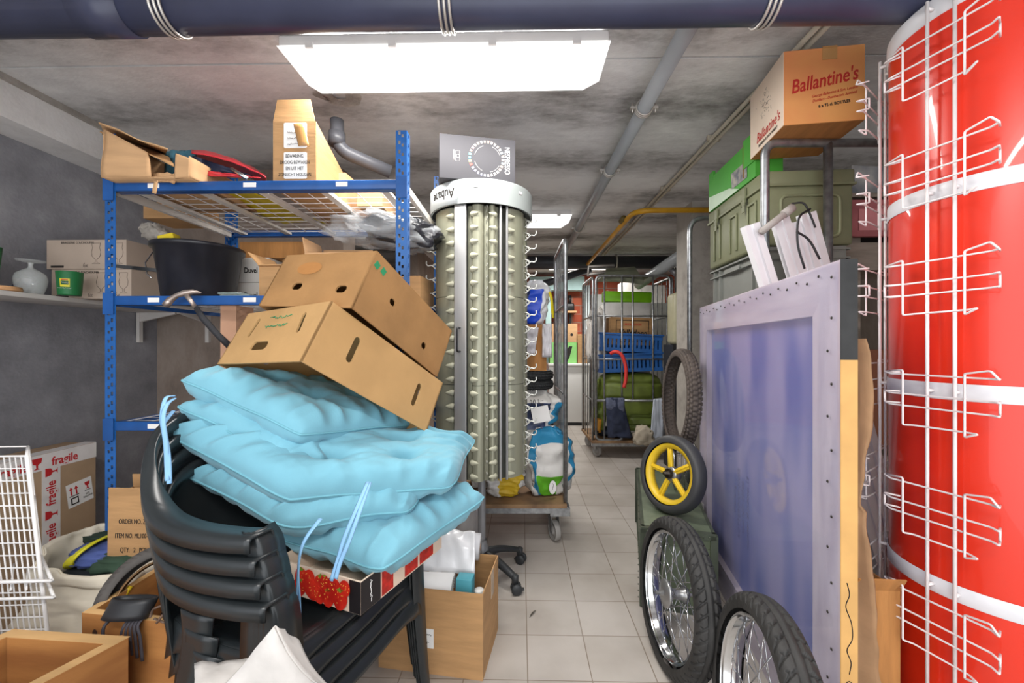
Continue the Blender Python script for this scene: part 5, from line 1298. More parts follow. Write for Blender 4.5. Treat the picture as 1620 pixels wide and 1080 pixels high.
near_left = n_.dot(Vector((-1, 0, 0))) < 0   # local x runs near -> far when flipped
X0, X1 = (0, FW_)
def bar(pts, material, name='frame_bar'):
    mb = MB(); mb.prism(pts, -TH, 0); return mb.build(name, material, t)
bar([(0, FH), (FW_, FH), (FW_ - BWID, FH - BWID), (BWID, FH - BWID)], FILMW, 'top_bar')
bar([(0, 0), (BWID, BWID), (FW_ - BWID, BWID), (FW_, 0)], FILMW, 'bottom_bar')
bar([(0, 0), (0, FH), (BWID, FH - BWID), (BWID, BWID)], FILMW2, 'side_bar')
bar([(FW_, 0), (FW_ - BWID, BWID), (FW_ - BWID, FH - BWID), (FW_, FH)], FILMW2, 'side_bar')
xe = FW_ if not near_left else 0.0; se = 1 if not near_left else -1
mb = MB(); mb.box((xe + se * .001, FH * .41, -TH / 2), (.003, FH * .82, TH + .002)); mb.build('raw_edge', SIDEW, t)
mb = MB(); mb.box((xe + se * .001, FH * .91, -TH / 2), (.003, FH * .18, TH + .002)); mb.build('painted_edge', SIDEB, t)
mb = MB(); mb.tube(cr([(xe + se * .003, .60, -TH * .35), (xe + se * .003, .57, -TH * .5), (xe + se * .003, .54, -TH * .28), (xe + se * .003, .50, -TH * .62), (xe + se * .003, .46, -TH * .68), (xe + se * .003, .43, -TH * .35), (xe + se * .003, .40, -TH * .6), (xe + se * .003, .37, -TH * .5)], 6), .0012, 4)
mb.tube([(xe + se * .003, .34 + .012 * math.cos(a), -TH * .5 + .008 * math.sin(a)) for a in [i * .7 for i in range(10)]], .0012, 4); mb.build('pen_scribble', INK, t)
# sheet: bluish semi-transparent glossy film over the whole front, and a dark blue backing
FILMB = bpy.data.materials.new('blue_glossy_film'); FILMB.use_nodes = True; nt = FILMB.node_tree; b = nt.nodes['Principled BSDF']
b.inputs['Base Color'].default_value = srgb('#b9bbdc'); b.inputs['Roughness'].default_value = .05; b.inputs['Alpha'].default_value = .30; b.inputs['Specular IOR Level'].default_value = 1.0; b.inputs['IOR'].default_value = 2.1
tc = N(nt, 'ShaderNodeTexCoord'); nn = N(nt, 'ShaderNodeTexNoise'); nn.inputs['Scale'].default_value = 1.6; bp = N(nt, 'ShaderNodeBump'); bp.inputs['Strength'].default_value = .05; bp.inputs['Distance'].default_value = .05
nt.links.new(tc.outputs['Object'], nn.inputs['Vector']); nt.links.new(nn.outputs['Fac'], bp.inputs['Height']); nt.links.new(bp.outputs['Normal'], b.inputs['Normal'])
mb = MB(); mb.grid(lambda u, v: (.004 + (FW_ - .008) * u, .004 + (FH - .008) * v, .004 + .0015 * nz((u * 3, v * 3, 0))), 24, 24); mb.build('film', FILMB, t)
BACK = mat('blue_backing_painted_reflections', '#2a469e', .3, col2='#8f8ab8', scale=1.5, stretch=(2.5, .8, 1), detail=2, lo=.40, hi=.58)  # lavender patches are painted in to imitate reflections in the film
mb = MB(); mb.box((FW_ / 2, FH / 2, -TH * .8), (FW_ - .1, FH - .1, .004)); bk = mb.build('backing', BACK, t)
# printing on the sheet behind, standing sideways
INKL = mat('indigo_print', '#4a4f86', .5)
xx = .36 * FW_ if near_left else .64 * FW_
for i, l in enumerate(('Working', 'ROTTERDAM 00002', 'item NO 00702', 'number of pieces: 15')):
    xq = (FW_ * .63 - i * .052) if near_left else (FW_ * .37 + i * .052)
    text(l, .036, Matrix.Translation((xq, .50, -TH * .8 + .004)) @ Matrix.Rotation(PI / 2, 4, 'Z'), INKL, bk, align='CENTER')
# tacks
TK = mat('dark_tack', '#3b3733', .3, .7); k0 = None
tacks = [(.03 + FW_ * 0 + i * (FW_ - .06) / 21, FH - .028 - .012 * (i % 2)) for i in range(22)] + [((.03 if near_left else FW_ - .03) + (.018 if i % 2 else 0) * (1 if near_left else -1), .06 + i * (FH - .12) / 15) for i in range(15)]
for i, (x, y) in enumerate(tacks):
    if k0 is None: mb = MB(); mb.lathe([(.0042, 0), (.0036, .002), (0, .003)], 8); k0 = mb.build('tack', TK, t); o = k0
    else: o = k0.copy(); COL.objects.link(o)
    o.parent = t; o.location = (x, y, .005)
# sticker at its far lower corner
xs_ = FW_ - .06 if near_left else .06
mb = MB(); mb.box((xs_, .215, .006), (.10, .20, .001), (0, 0, -.12 if near_left else .12)); sk_ = mb.build('sticker', PAPER, t)
text('DANCOUZ', .03, Matrix.Translation((xs_, .215, .0075)) @ Matrix.Rotation(-.12 if near_left else .12, 4, 'Z'), INK, sk_, sx=.6, bold=.001)
# torn cardboard leaning behind the frame
CTORN = mat('torn_cardboard', '#937252', .85, var=.15, bump=.3, bscale=20)
t = thing('torn_cardboard', 'torn sheet of corrugated cardboard standing behind the near edge of the frame', 'cardboard', CP(1380, 1.15, 0))
mb = MB()
def torn(u, v):
    zt = 1.22 * v; px = 1368 + 6 * math.sin(v * 9) + 9 * noise.noise(Vector((v * 13, 1, 0))) + (0 if v > .60 else 10) + 10 * (1 - v)
    a = CP(1350, 1.17, zt); b = CP(px, 1.14, zt); return a.lerp(b, u) + Vector((0, .03 * nz((u, v * 4, 3)), 0))
mb.grid(torn, 5, 60); mb.build('sheet', CTORN, t, W=True, solid=.007)
cardbox('floor_carton', 'brown carton on the floor between the frame and the red spinner', .13, .2, .50, RM((CP(1388, 1.18, 0).x, 1.30, 0), rz=-.05), CARD_D, open_top=True, flaps=(('f', 120, .05),))
# ================================================================ red round spinner
REDM = mat('glossy_red_panel', '#d42c14', .3, var=.03, scale=2, coat=.3); ORM = mat('glossy_orange_panel', '#ee5316', .28, var=.03, coat=.3)
WB = mat('white_band', '#dcdcdf', .35)
sc_ = C2W(1.39, 1.17, 0); SR = .235
t = thing('red_spinner', 'tall round red display spinner with white wire brochure holders, right edge of the picture', 'display stand', (sc_.x, sc_.y, 0))
DT = 1.17 - .06
def zs(py): return EYE - (py - HY) / FPX * 1.235
zbnd = [zs(890), zs(611), zs(327), zs(62)]
zbase = .12
lv = [zbase] + zbnd
for i in range(len(lv) - 1):
    MB().lathe([(SR, lv[i]), (SR, lv[i + 1])], 72).build('red_drum', REDM, t)
for z in zbnd[:-1]:
    mb = MB(); mb.lathe([(SR + .0015, z - .022), (SR + .003, z - .020), (SR + .003, z + .020), (SR + .0015, z + .022)], 72); mb.build('white_band', WB, t)
mb = MB(); mb.lathe([(0, zbnd[-1] + .03), (SR + .003, zbnd[-1] + .03), (SR + .004, zbnd[-1] + .027), (SR + .004, zbnd[-1] - .022), (SR, zbnd[-1] - .024)], 72); mb.build('top_cap', WB, t)
mb = MB(); mb.lathe([(0, 0), (.3, 0), (.3, .03), (.05, .05), (.05, .12), (SR, .12)], 40); mb.build('base_plate', WB, t)
WIRE = mat('white_coated_wire', '#e4dedd', .35)
# direction of a picture column on the drum
def phi_at(px, r=None):
    r = r or SR
    a = math.radians(-YAW * 0); ox, oy = 0, 0
    best = None
    for k in range(3600):
        ph = math.radians(k / 10); p = Vector((sc_.x + r * math.cos(ph), sc_.y + r * math.sin(ph)))
        c, s = math.cos(YAW), math.sin(YAW); xc = p.x * c + p.y * s; yc = -p.x * s + p.y * c
        # only the near side
        if (p.x - sc_.x) * p.x + (p.y - sc_.y) * p.y > 0.02: continue
        e = abs(HX + FPX * xc / yc - px)
        if best is None or e < best[0]: best = (e, ph)
    return best[1]
pA, pB = phi_at(1405), phi_at(1477)
pC = phi_at(1517); pD = phi_at(1600)
def wp(ph, r, z): return Vector((r * math.cos(ph), r * math.sin(ph), z))
def rods(ph):
    mb = MB(); mb.tube([wp(ph, SR + .022, zbase), wp(ph, SR + .022, zbnd[-1] + .02)], .0042, 8)
    for z in zbnd: mb.tube([wp(ph, SR, z), wp(ph, SR + .022, z)], .005, 8)
    mb.build('upright_rod', WIRE, t)
dph = (pC - pB) / 2
rod_ph = [pB, pC, (pB + pC) / 2 + math.radians(72) - dph, (pB + pC) / 2 + math.radians(72) + dph, (pB + pC) / 2 - math.radians(72) - dph, (pB + pC) / 2 - math.radians(72) + dph]
for ph in rod_ph: rods(ph)
# wire brochure pockets: a flat wire front carried by each pair of rods
def px_of(p):
    c, s_ = math.cos(YAW), math.sin(YAW); xc = p.x * c + p.y * s_; yc = -p.x * s_ + p.y * c; return HX + FPX * xc / yc
pm = (pB + pC) / 2
def pocket(phi, z, k=1.0):
    R0 = SR + .024; n = Vector((math.cos(phi), math.sin(phi), 0)); tg = Vector((-math.sin(phi), math.cos(phi), 0))
    if tg.x < 0: tg = -tg
    if abs(phi - pm) > .2: tg = Vector((-math.sin(phi), math.cos(phi), 0)) * (1 if (-math.sin(pm) > 0) == True else -1)
    def P_(s_, o, zz): return n * (SR + .03 + o) + tg * s_ + Vector((0, 0, z + zz))
    mb = MB(); r = .0026
    sl, sr_ = SL_, SRR
    for zz in (0, -.055, -.088):
        mb.tube(rounded([P_(sl + .022, -.012, zz + .004), P_(sl - .012, .0, zz + .004), P_(sl + .012, .012, zz), P_(sr_ - .02, .012, zz), P_(sr_, .026, zz), P_(sr_ - .012, -.004, zz)], .004, 2), r, 6)
    for a_, b_ in ((-.055, -.088),):
        mb.tube([P_(sl - .010, .0, a_ + .004), P_(sl - .010, .0, b_ + .004)], r, 6); mb.tube([P_(sr_ - .012, -.004, a_), P_(sr_ - .012, -.004, b_)], r, 6)
    mb.tube(rounded([P_(sl - .005, .0, .006), P_(sl + .045, .018, .012), P_(sl + .045, .018, -.142), P_(sl + .065, .01, -.140), P_(sr_ - .06, .012, -.138), P_(sr_ - .035, .03, -.136), P_(sr_ - .065, .018, -.150), P_(sr_ - .065, .018, .010), P_(sr_ - .015, .026, .02), P_(sr_, .026, 0)], .004, 2), r, 6)
    mb.build('wire_pocket', WIRE, t)
nm = Vector((math.cos(pm), math.sin(pm), 0)); tm = Vector((-math.sin(pm), math.cos(pm), 0)); tm = tm if tm.x > 0 else -tm
def s_for(px):
    best = min((abs(px_of(Vector((sc_.x, sc_.y, 0)) + nm * (SR + .04) + tm * (q / 1000)) - px), q / 1000) for q in range(-250, 250)); return best[1]
SL_, SRR = s_for(1402), s_for(1588)
print('phis', [round(math.degrees(x), 1) for x in (pA, pB, pC, pD)], SL_, SRR)
def zw(py): return EYE - (py - HY) / FPX * 1.15
for py in (78, 249, 418, 592, 763, 934, 1105):
    pocket(pm, zw(py)); pocket(pm + math.radians(72), zw(py + 8)); pocket(pm - math.radians(72), zw(py - 12))
# ================================================================ trunk, wheels, tyres along the right
def fast_tyre(mb, R, w, hgt, pat=None, nu=360, nv=28, rin=None):
    """tyre about z axis; R outer radius, w width, hgt section height"""
    rin = rin or R - hgt
    def fn(u, v):
        a = 2 * PI * u; b = PI * (v * 1.30 - .15)        # around the section from bead to bead
        # superellipse section
        cb, sb = math.cos(b), math.sin(b)
        x = math.copysign(abs(cb) ** .8, cb) * w / 2; r = rin + hgt * (.5 + .5 * math.copysign(abs(sb) ** .9, sb)) if sb > -1 else rin
        r = R - hgt * .5 + hgt * .5 * math.copysign(abs(sb) ** .85, sb)
        d = 0
        if pat: d = pat(u, v)
        return ((r + d) * math.cos(a), (r + d) * math.sin(a), x + d * (x / (w / 2)) * .2)
    mb.grid(fn, nu, nv, cu=True)
def tread_road(u, v, n=46, depth=.007):
    t_ = v - .5
    if abs(t_) > .34: return 0
    k = (u * n + abs(t_) * 3.2) % 1
    g = 0
    if k < .24 and abs(t_) > .05: g = -depth
    if abs(abs(t_) - .045) < .012: g = -depth
    k2 = (u * n * 1 + .5 - abs(t_) * 1.2) % 1
    if k2 < .10 and .10 < abs(t_) < .22: g = -depth
    return g
def tread_knob(u, v, n=64, depth=.010):
    t_ = v - .5
    if abs(t_) > .36: return 0
    row = int((t_ + .36) / .72 * 5); k = (u * n + (row % 2) * .5) % 1; q = ((t_ + .36) / .72 * 5) % 1
    return depth if (k < .55 and .15 < q < .85) else 0
def place(t, c, axis, up=(0, 0, 1)):
    z_ = Vector(axis).normalized(); x_ = Vector(up) if abs(z_.z) < .98 else Vector((1, 0, 0)); x_ = (x_ - z_ * x_.dot(z_)).normalized(); y_ = z_.cross(x_)
    M = Matrix((x_, y_, z_)).transposed().to_4x4(); M.translation = c; t.matrix_basis = M
CHROME = mat('polished_rim', '#c9cacb', .12, 1.0, var=.03); SPK = mat('spoke_steel', '#b5b6b8', .2, .95, var=.03)
def wire_wheel(label, c, axis, R=.27, w=.085, hgt=.062, group=None, seed=0):
    t = thing('motorcycle_wheel', label, 'wheel', c, group=group); place(t, c, axis)
    mb = MB(); fast_tyre(mb, R, w, hgt, tread_road, 920, 56); mb.build('tyre', RUBBER, t)
    Rr = R - hgt + .004
    mb = MB(); mb.lathe([(Rr + .004, -.030), (Rr + .006, -.028), (Rr - .006, -.026), (Rr - .006, -.020), (Rr - .014, -.010), (Rr - .016, 0), (Rr - .014, .010), (Rr - .006, .020), (Rr - .006, .026), (Rr + .006, .028), (Rr + .004, .030)], 96); mb.build('rim', CHROME, t)
    mb = MB(); mb.lathe([(0, -.055), (.010, -.055), (.010, -.045), (.030, -.042), (.032, -.036), (.020, -.03), (.018, 0), (.020, .02), (.045, .026), (.050, .032), (.048, .040), (.020, .046), (.010, .046), (.010, .056), (0, .056)], 32); mb.lathe([(.006, -.075), (.006, .075)], 12); mb.build('hub', mat('cast_hub', '#9c9c9c', .35, .8), t)
    NS = 36; sp0 = None
    for k in range(NS):
        a = 2 * PI * k / NS; side = 1 if k % 2 else -1; da = (.55 if (k // 2) % 2 else -.55)
        p0 = Vector(((.045 if side > 0 else .030) * math.cos(a + da * 1.6), (.045 if side > 0 else .030) * math.sin(a + da * 1.6), .034 * side)); p1 = Vector(((Rr - .012) * math.cos(a), (Rr - .012) * math.sin(a), .004 * side))
        mb = MB(); mb.tube([p0, p1], .0016, 6); mb.tube([p1, p1 + (p0 - p1).normalized() * .012], .0030, 6); mb.build('spoke', SPK, t)
    # valve-side sidewall ring lettering-like rib
    mb = MB(); mb.tube([((R - .030) * math.cos(a), (R - .030) * math.sin(a), w * .44) for a in [2 * PI * i / 72 for i in range(72)]], .0016, 5, closed=True); mb.tube([((R - .030) * math.cos(a), (R - .030) * math.sin(a), -w * .44) for a in [2 * PI * i / 72 for i in range(72)]], .0016, 5, closed=True); mb.build('sidewall_rib', RUBBER, t)
    return t
w1c = C2W(.612, 1.545, .268); wire_wheel('spoked motorcycle wheel with road tyre leaning against the green trunk', w1c, (-1, -.06, .10), R=.272, group=None)
w2c = C2W(.628, 1.03, .270); wire_wheel('nearest spoked motorcycle wheel, cut off by the lower picture edge before the blue-filmed frame', w2c, (-1, .16, .12), R=.275)
# ---------------- green riveted trunk
TRG = mat('old_green_trunk', '#5b6450', .5, var=.22, scale=9, bump=.15, bscale=30)
TRE = mat('trunk_edge', '#4b5245', .45, .3, var=.2)
H_T = .367
TM = RM((.0, 0, 0)); ta = C2W(.605, 1.90, 0); tb = C2W(.855, 2.80, 0)
dirv = (tb - ta); TL = dirv.length; yawt = math.atan2(dirv.y, dirv.x) - PI / 2
t = thing('footlocker', 'old green riveted steel trunk standing on the tiles under the yellow wheel', 'trunk', ta, yawt)
TWd = .30
mb = MB(); mb.box((TWd / 2, TL / 2, H_T * .40), (TWd, TL, H_T * .8), bev=.004); mb.build('body', TRG, t)
mb = MB(); mb.box((TWd / 2, TL / 2, H_T * .9), (TWd + .006, TL + .006, H_T * .2), bev=.004); mb.build('lid', TRG, t)
mb = MB()
for y in (0, TL): mb.box((TWd / 2, y, .012), (TWd + .012, .026, .024)); mb.box((TWd / 2, y, H_T - .012), (TWd + .016, .03, .026)); 
for x in (0, TWd):
    for y in (0, TL): mb.box((x, y, H_T / 2), (.03, .03, H_T - .01))
    mb.box((x, TL / 2, H_T - .012), (.014, TL, .026)); mb.box((x, TL / 2, .012), (.014, TL, .024)); mb.box((x, TL / 2, H_T * .8), (.012, TL, .008))
mb.build('edge_strips', TRE, t)
r0 = None
for i in range(11):
    for (x, y, z, rx) in (((.02 + i * (TWd - .04) / 10), -.018, H_T - .012, 1), (.012, -.018, .03 + i * .03, 1), (-.010, .02 + i * (TL - .04) / 10, H_T - .012, 0), (-.018, .012, .03 + i * .03, 0)):
        if r0 is None: mb = MB(); mb.lathe([(0, .004), (.003, .003), (.0045, 0)], 8); r0 = mb.build('rivet', TRE, t); o = r0
        else: o = r0.copy(); COL.objects.link(o)
        o.parent = t; o.location = (x, y, z); o.rotation_euler = (PI / 2, 0, 0) if rx else (0, -PI / 2, 0)
# ---------------- yellow moped wheel on the trunk
YW = mat('yellow_cast_wheel', '#d8b52b', .4, var=.08)
wc = C2W(.80, 2.06, H_T + .192)
t = thing('moped_wheel', 'small black tyre on a yellow five-spoke cast wheel standing on the green trunk', 'wheel', wc); place(t, wc, (-.87, -.45, .20))
R = .190; mb = MB(); fast_tyre(mb, R, .075, .052, None, 96, 24); mb.build('tyre', mat('smooth_rubber', '#3a3a3b', .55, var=.12), t)
mb = MB(); Ri = R - .046
mb.lathe([(Ri + .004, -.024), (Ri + .004, -.020), (Ri - .004, -.018), (Ri - .010, -.012), (Ri - .012, .012), (Ri - .004, .020), (Ri + .004, .022), (Ri + .004, .026), (Ri + .001, .027), (Ri - .006, .022), (Ri - .020, .016), (Ri - .020, -.016), (Ri - .006, -.022), (Ri + .001, -.026)], 72)
mb.build('rim', YW, t)
for k in range(5):
    a = 2 * PI * k / 5 + .25; M = Matrix.Rotation(a, 4, 'Z')
    mb = MB(); mb.box((.078, 0, .002), (.10, .026, .018), M=M, bev=.004); mb.box((.078, .0, .004), (.10, .006, .026), M=M, bev=.002); mb.build('cast_spoke', YW, t)
mb = MB(); mb.lathe([(0, -.03), (.036, -.03), (.038, .008), (.03, .014), (0, .014)], 30); mb.build('brake_drum', mat('cast_hub', '#9c9c9c'), t)
mb = MB(); 
for k in range(14): mb.box((.020 * math.cos(k * .4488), .020 * math.sin(k * .4488), .022), (.007, .006, .016), (0, 0, k * .4488))
mb.lathe([(0, .014), (.019, .014), (.019, .028), (.008, .03), (.008, .055), (0, .055)], 20); mb.build('sprocket', mat('greasy_steel', '#3c352e', .4, .6), t)
# ---------------- wire basket and knobbly tyre
t = thing('wire_basket', 'small chrome wire basket on the far end of the green trunk', 'wire basket', C2W(.98, 2.5, H_T))
bm_a = C2W(.96, 2.38, H_T + .01); L1, L2, HH = .15, .36, .21
def bq(x, y, z): return C2W(.925 + x + .10 * y / .36, 2.34 + y, H_T + .012 + z)
mb = MB()
for z in (0.006, .10, HH): mb.tube([bq(0, 0, z), bq(L1, 0, z), bq(L1, L2, z), bq(0, L2, z)], .0032, 6, closed=True)
for i in range(14): y = L2 * i / 13; mb.tube([bq(0, y, HH), bq(0, y, .006), bq(L1, y, .006), bq(L1, y, HH)], .0018, 5)
for i in range(6): x = L1 * i / 5; mb.tube([bq(x, 0, HH), bq(x, 0, .006), bq(x, L2, .006), bq(x, L2, HH)], .0018, 5)
mb.build('wires', STEEL, t, W=True)
kc = C2W(.965, 2.36, at(1076, 630, 2.36).z)
t = thing('knobby_tyre', 'worn knobbly off-road tyre without wheel, hanging on the trolley frame beyond the yellow wheel', 'tyre', kc)
place(t, kc, (-1, .10, .05)); mb = MB(); fast_tyre(mb, .275, .07, .045, tread_knob, 512, 40); mb.build('tyre', mat('brown_grey_rubber', '#4f4640', .75, var=.2, scale=12, bump=.2), t, solid=.003)
# ================================================================ roll containers and the far end
def TB(mb, a, b, r=.011, seg=8): mb.tube([a, b], r, seg)
# ---------------- near roll container: only its right mesh side, deck and one castor show
cx0, cy0, cy1 = .323, 2.49, 3.05
t = thing('roll_container', 'galvanised roll container half hidden behind the revolving column', 'roll container', C2W(0, 2.78, 0))
zt = at(894, 378, cy0).z
mb = MB(); mb.tube(rounded([C2W(cx0, cy0, .26), C2W(cx0, cy0, zt), C2W(cx0, cy1, zt), C2W(cx0, cy1, .26)], .05, 5), .014, 10)
mb.build('side_frame', GALV, t, W=True)
mb = MB()
for i in range(1, 7): y = cy0 + (cy1 - cy0) * i / 7; TB(mb, C2W(cx0, y, .30), C2W(cx0, y, zt), .0045, 6)
for z in (.32, .9, 1.45): TB(mb, C2W(cx0, cy0, z), C2W(cx0, cy1, z), .007, 6)
mb.build('side_bars', GALV, t, W=True)
mb = MB(); mb.tube(rounded([C2W(-.42, cy0 + .02, .26), C2W(-.42, cy0 + .02, zt), C2W(-.42, cy1, zt), C2W(-.42, cy1, .26)], .05, 5), .014, 10); mb.build('side_frame', GALV, t, W=True)
mb = MB(); a = C2W(-.05, 2.77, .235); mb.box(a, (.76, .60, .025), (0, 0, YAW)); mb.build('deck', mat('worn_plywood_deck', '#6e5540', .8, col2='#9a7a58', scale=6), t, W=True)
mb = MB(); a = C2W(-.05, cy0, .21); mb.box(a, (.78, .03, .04), (0, 0, YAW)); mb.box(C2W(.29, 2.77, .21), (.03, .58, .04), (0, 0, YAW)); mb.box(C2W(-.05, cy1, .21), (.78, .03, .04), (0, 0, YAW)); mb.box(C2W(.29, cy0 + .03, .2), (.12, .10, .05), (0, 0, YAW)); mb.build('base_frame', GALV, t, W=True)
def castor(t, c, R=.055, w=.03, ang=.0, plate=None):
    mb = MB(); M = Matrix.Translation(c) @ Matrix.Rotation(ang, 4, 'Z') @ Matrix.Rotation(PI / 2, 4, 'Y')
    mb.lathe([(0, -w * .6), (R * .35, -w * .6), (R * .4, -w * .35), (R * .75, -w * .3), (R * .8, -w / 2), (R * .97, -w / 2), (R, -w * .35), (R, w * .35), (R * .97, w / 2), (R * .8, w / 2), (R * .75, w * .3), (R * .4, w * .35), (R * .35, w * .6), (0, w * .6)], 32, M=M); wv = mb.build('castor', mat('grey_castor_wheel', '#8f8c88', .5, var=.12), t, W=True)
    mb = MB(); R_ = Matrix.Translation(c) @ Matrix.Rotation(ang, 4, 'Z')
    for s in (-1, 1): mb.prism([(-.014, -.014), (.014, -.014), (.045, R + .03), (-.01, R + .03)], 0, .003, M=R_ @ Matrix.Translation((s * w * .75, 0, 0)) @ Matrix(((0, 0, 1, 0), (1, 0, 0, 0), (0, 1, 0, 0), (0, 0, 0, 1))))
    mb.box((0, .015, R + .03), (w * 2, .07, .006), M=R_); mb.build('fork', GALV, wv, W=False) if False else None
    fk = mb.build('fork', GALV, t, W=True)
castor(t, C2W(.262, cy0 + .05, .062), .062, .034, .35); castor(t, C2W(-.36, cy0 + .05, .062), .062, .034, .1); castor(t, C2W(.27, cy1 - .03, .062), .062, .034, -.2); castor(t, C2W(-.36, cy1 - .03, .062), .062, .034, -.2)
# bags on it
BAGW = mat('white_woven_bag', '#d8d5d0', .45, var=.06, bump=.5, bscale=12)
BAGB = mat('blue_bag_print', '#2f86b0', .4, var=.1, bump=.5, bscale=12)
BAGN = mat('navy_bag_print', '#3a4566', .4, var=.15, bump=.5, bscale=12)
BAGG = mat('green_bag_print', '#66b52e', .4, var=.1); SILB = mat('silver_bag', '#b8b6b4', .3, var=.25, scale=14, bump=.8, bscale=14)
DK = .25
def sack(label, c, w, d, h, stripes, seed, lean=0, base=BAGW, group=None, rz=0, top=.35):
    """standing filled sack; stripes: list of (material, fn(u,v)->bool)"""
    t = thing('bag', label, 'bag', c, rz, group)
    mb = MB(); n1, n2 = 40, 34
    mats = [base] + [m for m, _ in stripes]
    def fn(u, v):
        a = 2 * PI * u; f = lambda x, k=.55: math.copysign(abs(x) ** k, x)
        k = (math.sin(PI * min(1, .08 + v * .92 * .62)) ** .35) if v < .8 else (math.sin(PI * (.08 + .8 * .5704)) ** .35) * (1 - (v - .8) / .2 * (1 - top))
        p = Vector((w / 2 * f(math.cos(a)) * k, d / 2 * f(math.sin(a)) * k * (1 if v < .75 else 1 - (v - .75) * 2.6), h * v))
        q = Vector((math.cos(a) * 1.2, math.sin(a) * 1.2, v * 3)) + Vector((seed, seed * 2, 0))
        p += Vector((p.x, p.y, 0)) * (.30 * noise.noise(q * 1.3)) + Vector((noise.noise(q * 3), noise.noise(q * 3 + Vector((5, 5, 5))), .5 * noise.noise(q * 2.5))) * .022 * w / .3
        p.x += lean * v * h
        return p
    vs = [fn(i / n1, j / n2) for i in range(n1) for j in range(n2 + 1)]
    z0 = min(v.z for v in vs)
    for v in vs: v.z -= z0
    o = 0; 
    for i in range(n1):
        for j in range(n2):
            u = i / n1; v = j / n2; mi = 0
            for k, (m, g) in enumerate(stripes):
                if g(u, v): mi = k + 1
            mb.f.append((i * (n2 + 1) + j, ((i + 1) % n1) * (n2 + 1) + j, ((i + 1) % n1) * (n2 + 1) + j + 1, i * (n2 + 1) + j + 1)); mb.mi.append(mi); mb.sm.append(True)
    mb.v = vs
    cen = len(mb.v); mb.v.append(Vector((0, 0, 0))); mb.v.append(Vector((lean * h, 0, h - z0)))
    for i in range(n1): mb.f.append((((i + 1) % n1) * (n2 + 1), i * (n2 + 1), cen)); mb.mi.append(0); mb.sm.append(True); mb.f.append((i * (n2 + 1) + n2, ((i + 1) % n1) * (n2 + 1) + n2, cen + 1)); mb.mi.append(0); mb.sm.append(True)
    mb.build('sack', mats, t); return t
p = C2W(.22, 2.66, DK)
t = sack('blue, white and green cat litter bag standing on the near roll container deck', p, .30, .24, .42, [(BAGB, lambda u, v: .88 < u or u < .06), (BAGB, lambda u, v: .62 < u < .67), (BAGG, lambda u, v: .66 < u < .80 and v < .30), (BAGB, lambda u, v: .58 < u < .92 and v > .78)], 3, rz=.25)
mb = MB(); mb.lathe([(0, 0), (.03, 0)], 20, M=frame((.0, -.135, .08), (1, .1, 0), (0, 0, 1)) @ Matrix.Diagonal((.8, 1.4, 1, 1))); mb.build('oval_print', PAPER, t)
strokes(.04, .016, frame((.0, -.137, .08), (.15, .02, 1), (-1, -.1, 0)), INKB, t)
t = sack('white and navy bag printed 20 kg lying on top of the cat litter bags', C2W(.10, 2.75, DK + .36), .36, .26, .30, [(BAGN, lambda u, v: .5 < u < .86 and .12 < v < .72), (BAGB, lambda u, v: (u > .9 or u < .1)), (BAGW, lambda u, v: v > .72)], 8, lean=.15, rz=-.12)
text('20 kg', .05, frame(C2W(.155, 2.585, DK + .595), (1, 0, .12), (0, .1, 1)), INK, t, W=True, sx=.8)
mb = MB(); mb.box(C2W(.18, 2.58, DK + .52), (.11, .002, .10), (0, -.2, YAW)); mb.build('address_label', PAPER, t, W=True)
t = sack('crumpled white and yellow sack at the left of the near roll container deck', C2W(-.05, 2.64, DK), .24, .22, .17, [(mat('yellow_sack_print', '#d9b52f', .5), lambda u, v: .70 < u < .86)], 12, rz=.1)
t = sack('silver crumpled bag bulging out right of the mesh side', C2W(.365, 2.80, DK + .0), .09, .3, .33, [], 14, base=SILB)
t = sack('large white sack at the back of the near roll container', C2W(-.16, 2.82, DK), .34, .3, .5, [(BAGN, lambda u, v: .6 < u < .8 and v > .5)], 21)
blob('dark_bundle', 'dark blue plastic bundle on the floor under the near roll container', 'bundle', (C2W(-.32, 2.42, 0)).to_tuple(), (.13, .10, .08), mat('indigo_plastic', '#28306e', .25, var=.3, bump=.5, bscale=12), 5, .3, 2, flat=.5)
blob('crumpled_cloth', 'crumpled grey-white cloth hanging down left of the column foot', 'cloth', (C2W(-.26, 2.30, .001)).to_tuple(), (.07, .05, .17), mat('grey_white_cloth', '#b5b0ac', .8, bump=.4, bscale=12), 9, .35, 2.2)
def plain_tyre(label, c, axis, R, w, h, pat=tread_knob, n=256, name='tyre'):
    t = thing(name, label, 'tyre', c); place(t, c, axis); mb = MB(); fast_tyre(mb, R, w, h, pat, n, 30); mb.build('rubber', mat('black_rubber', '#242526', .65, var=.2, scale=20), t, solid=.002); return t
for k, zz in enumerate((.635 + .045 * 0, .70)):
    plain_tyre(['lower of two black tyres stacked flat on the bags in the near roll container', 'upper of two black tyres stacked flat on the bags in the near roll container'][k], C2W(.10, 2.78, DK + .36 + .30 + .035 + .062 * k), (0, 0, 1), .17, .055, .05)
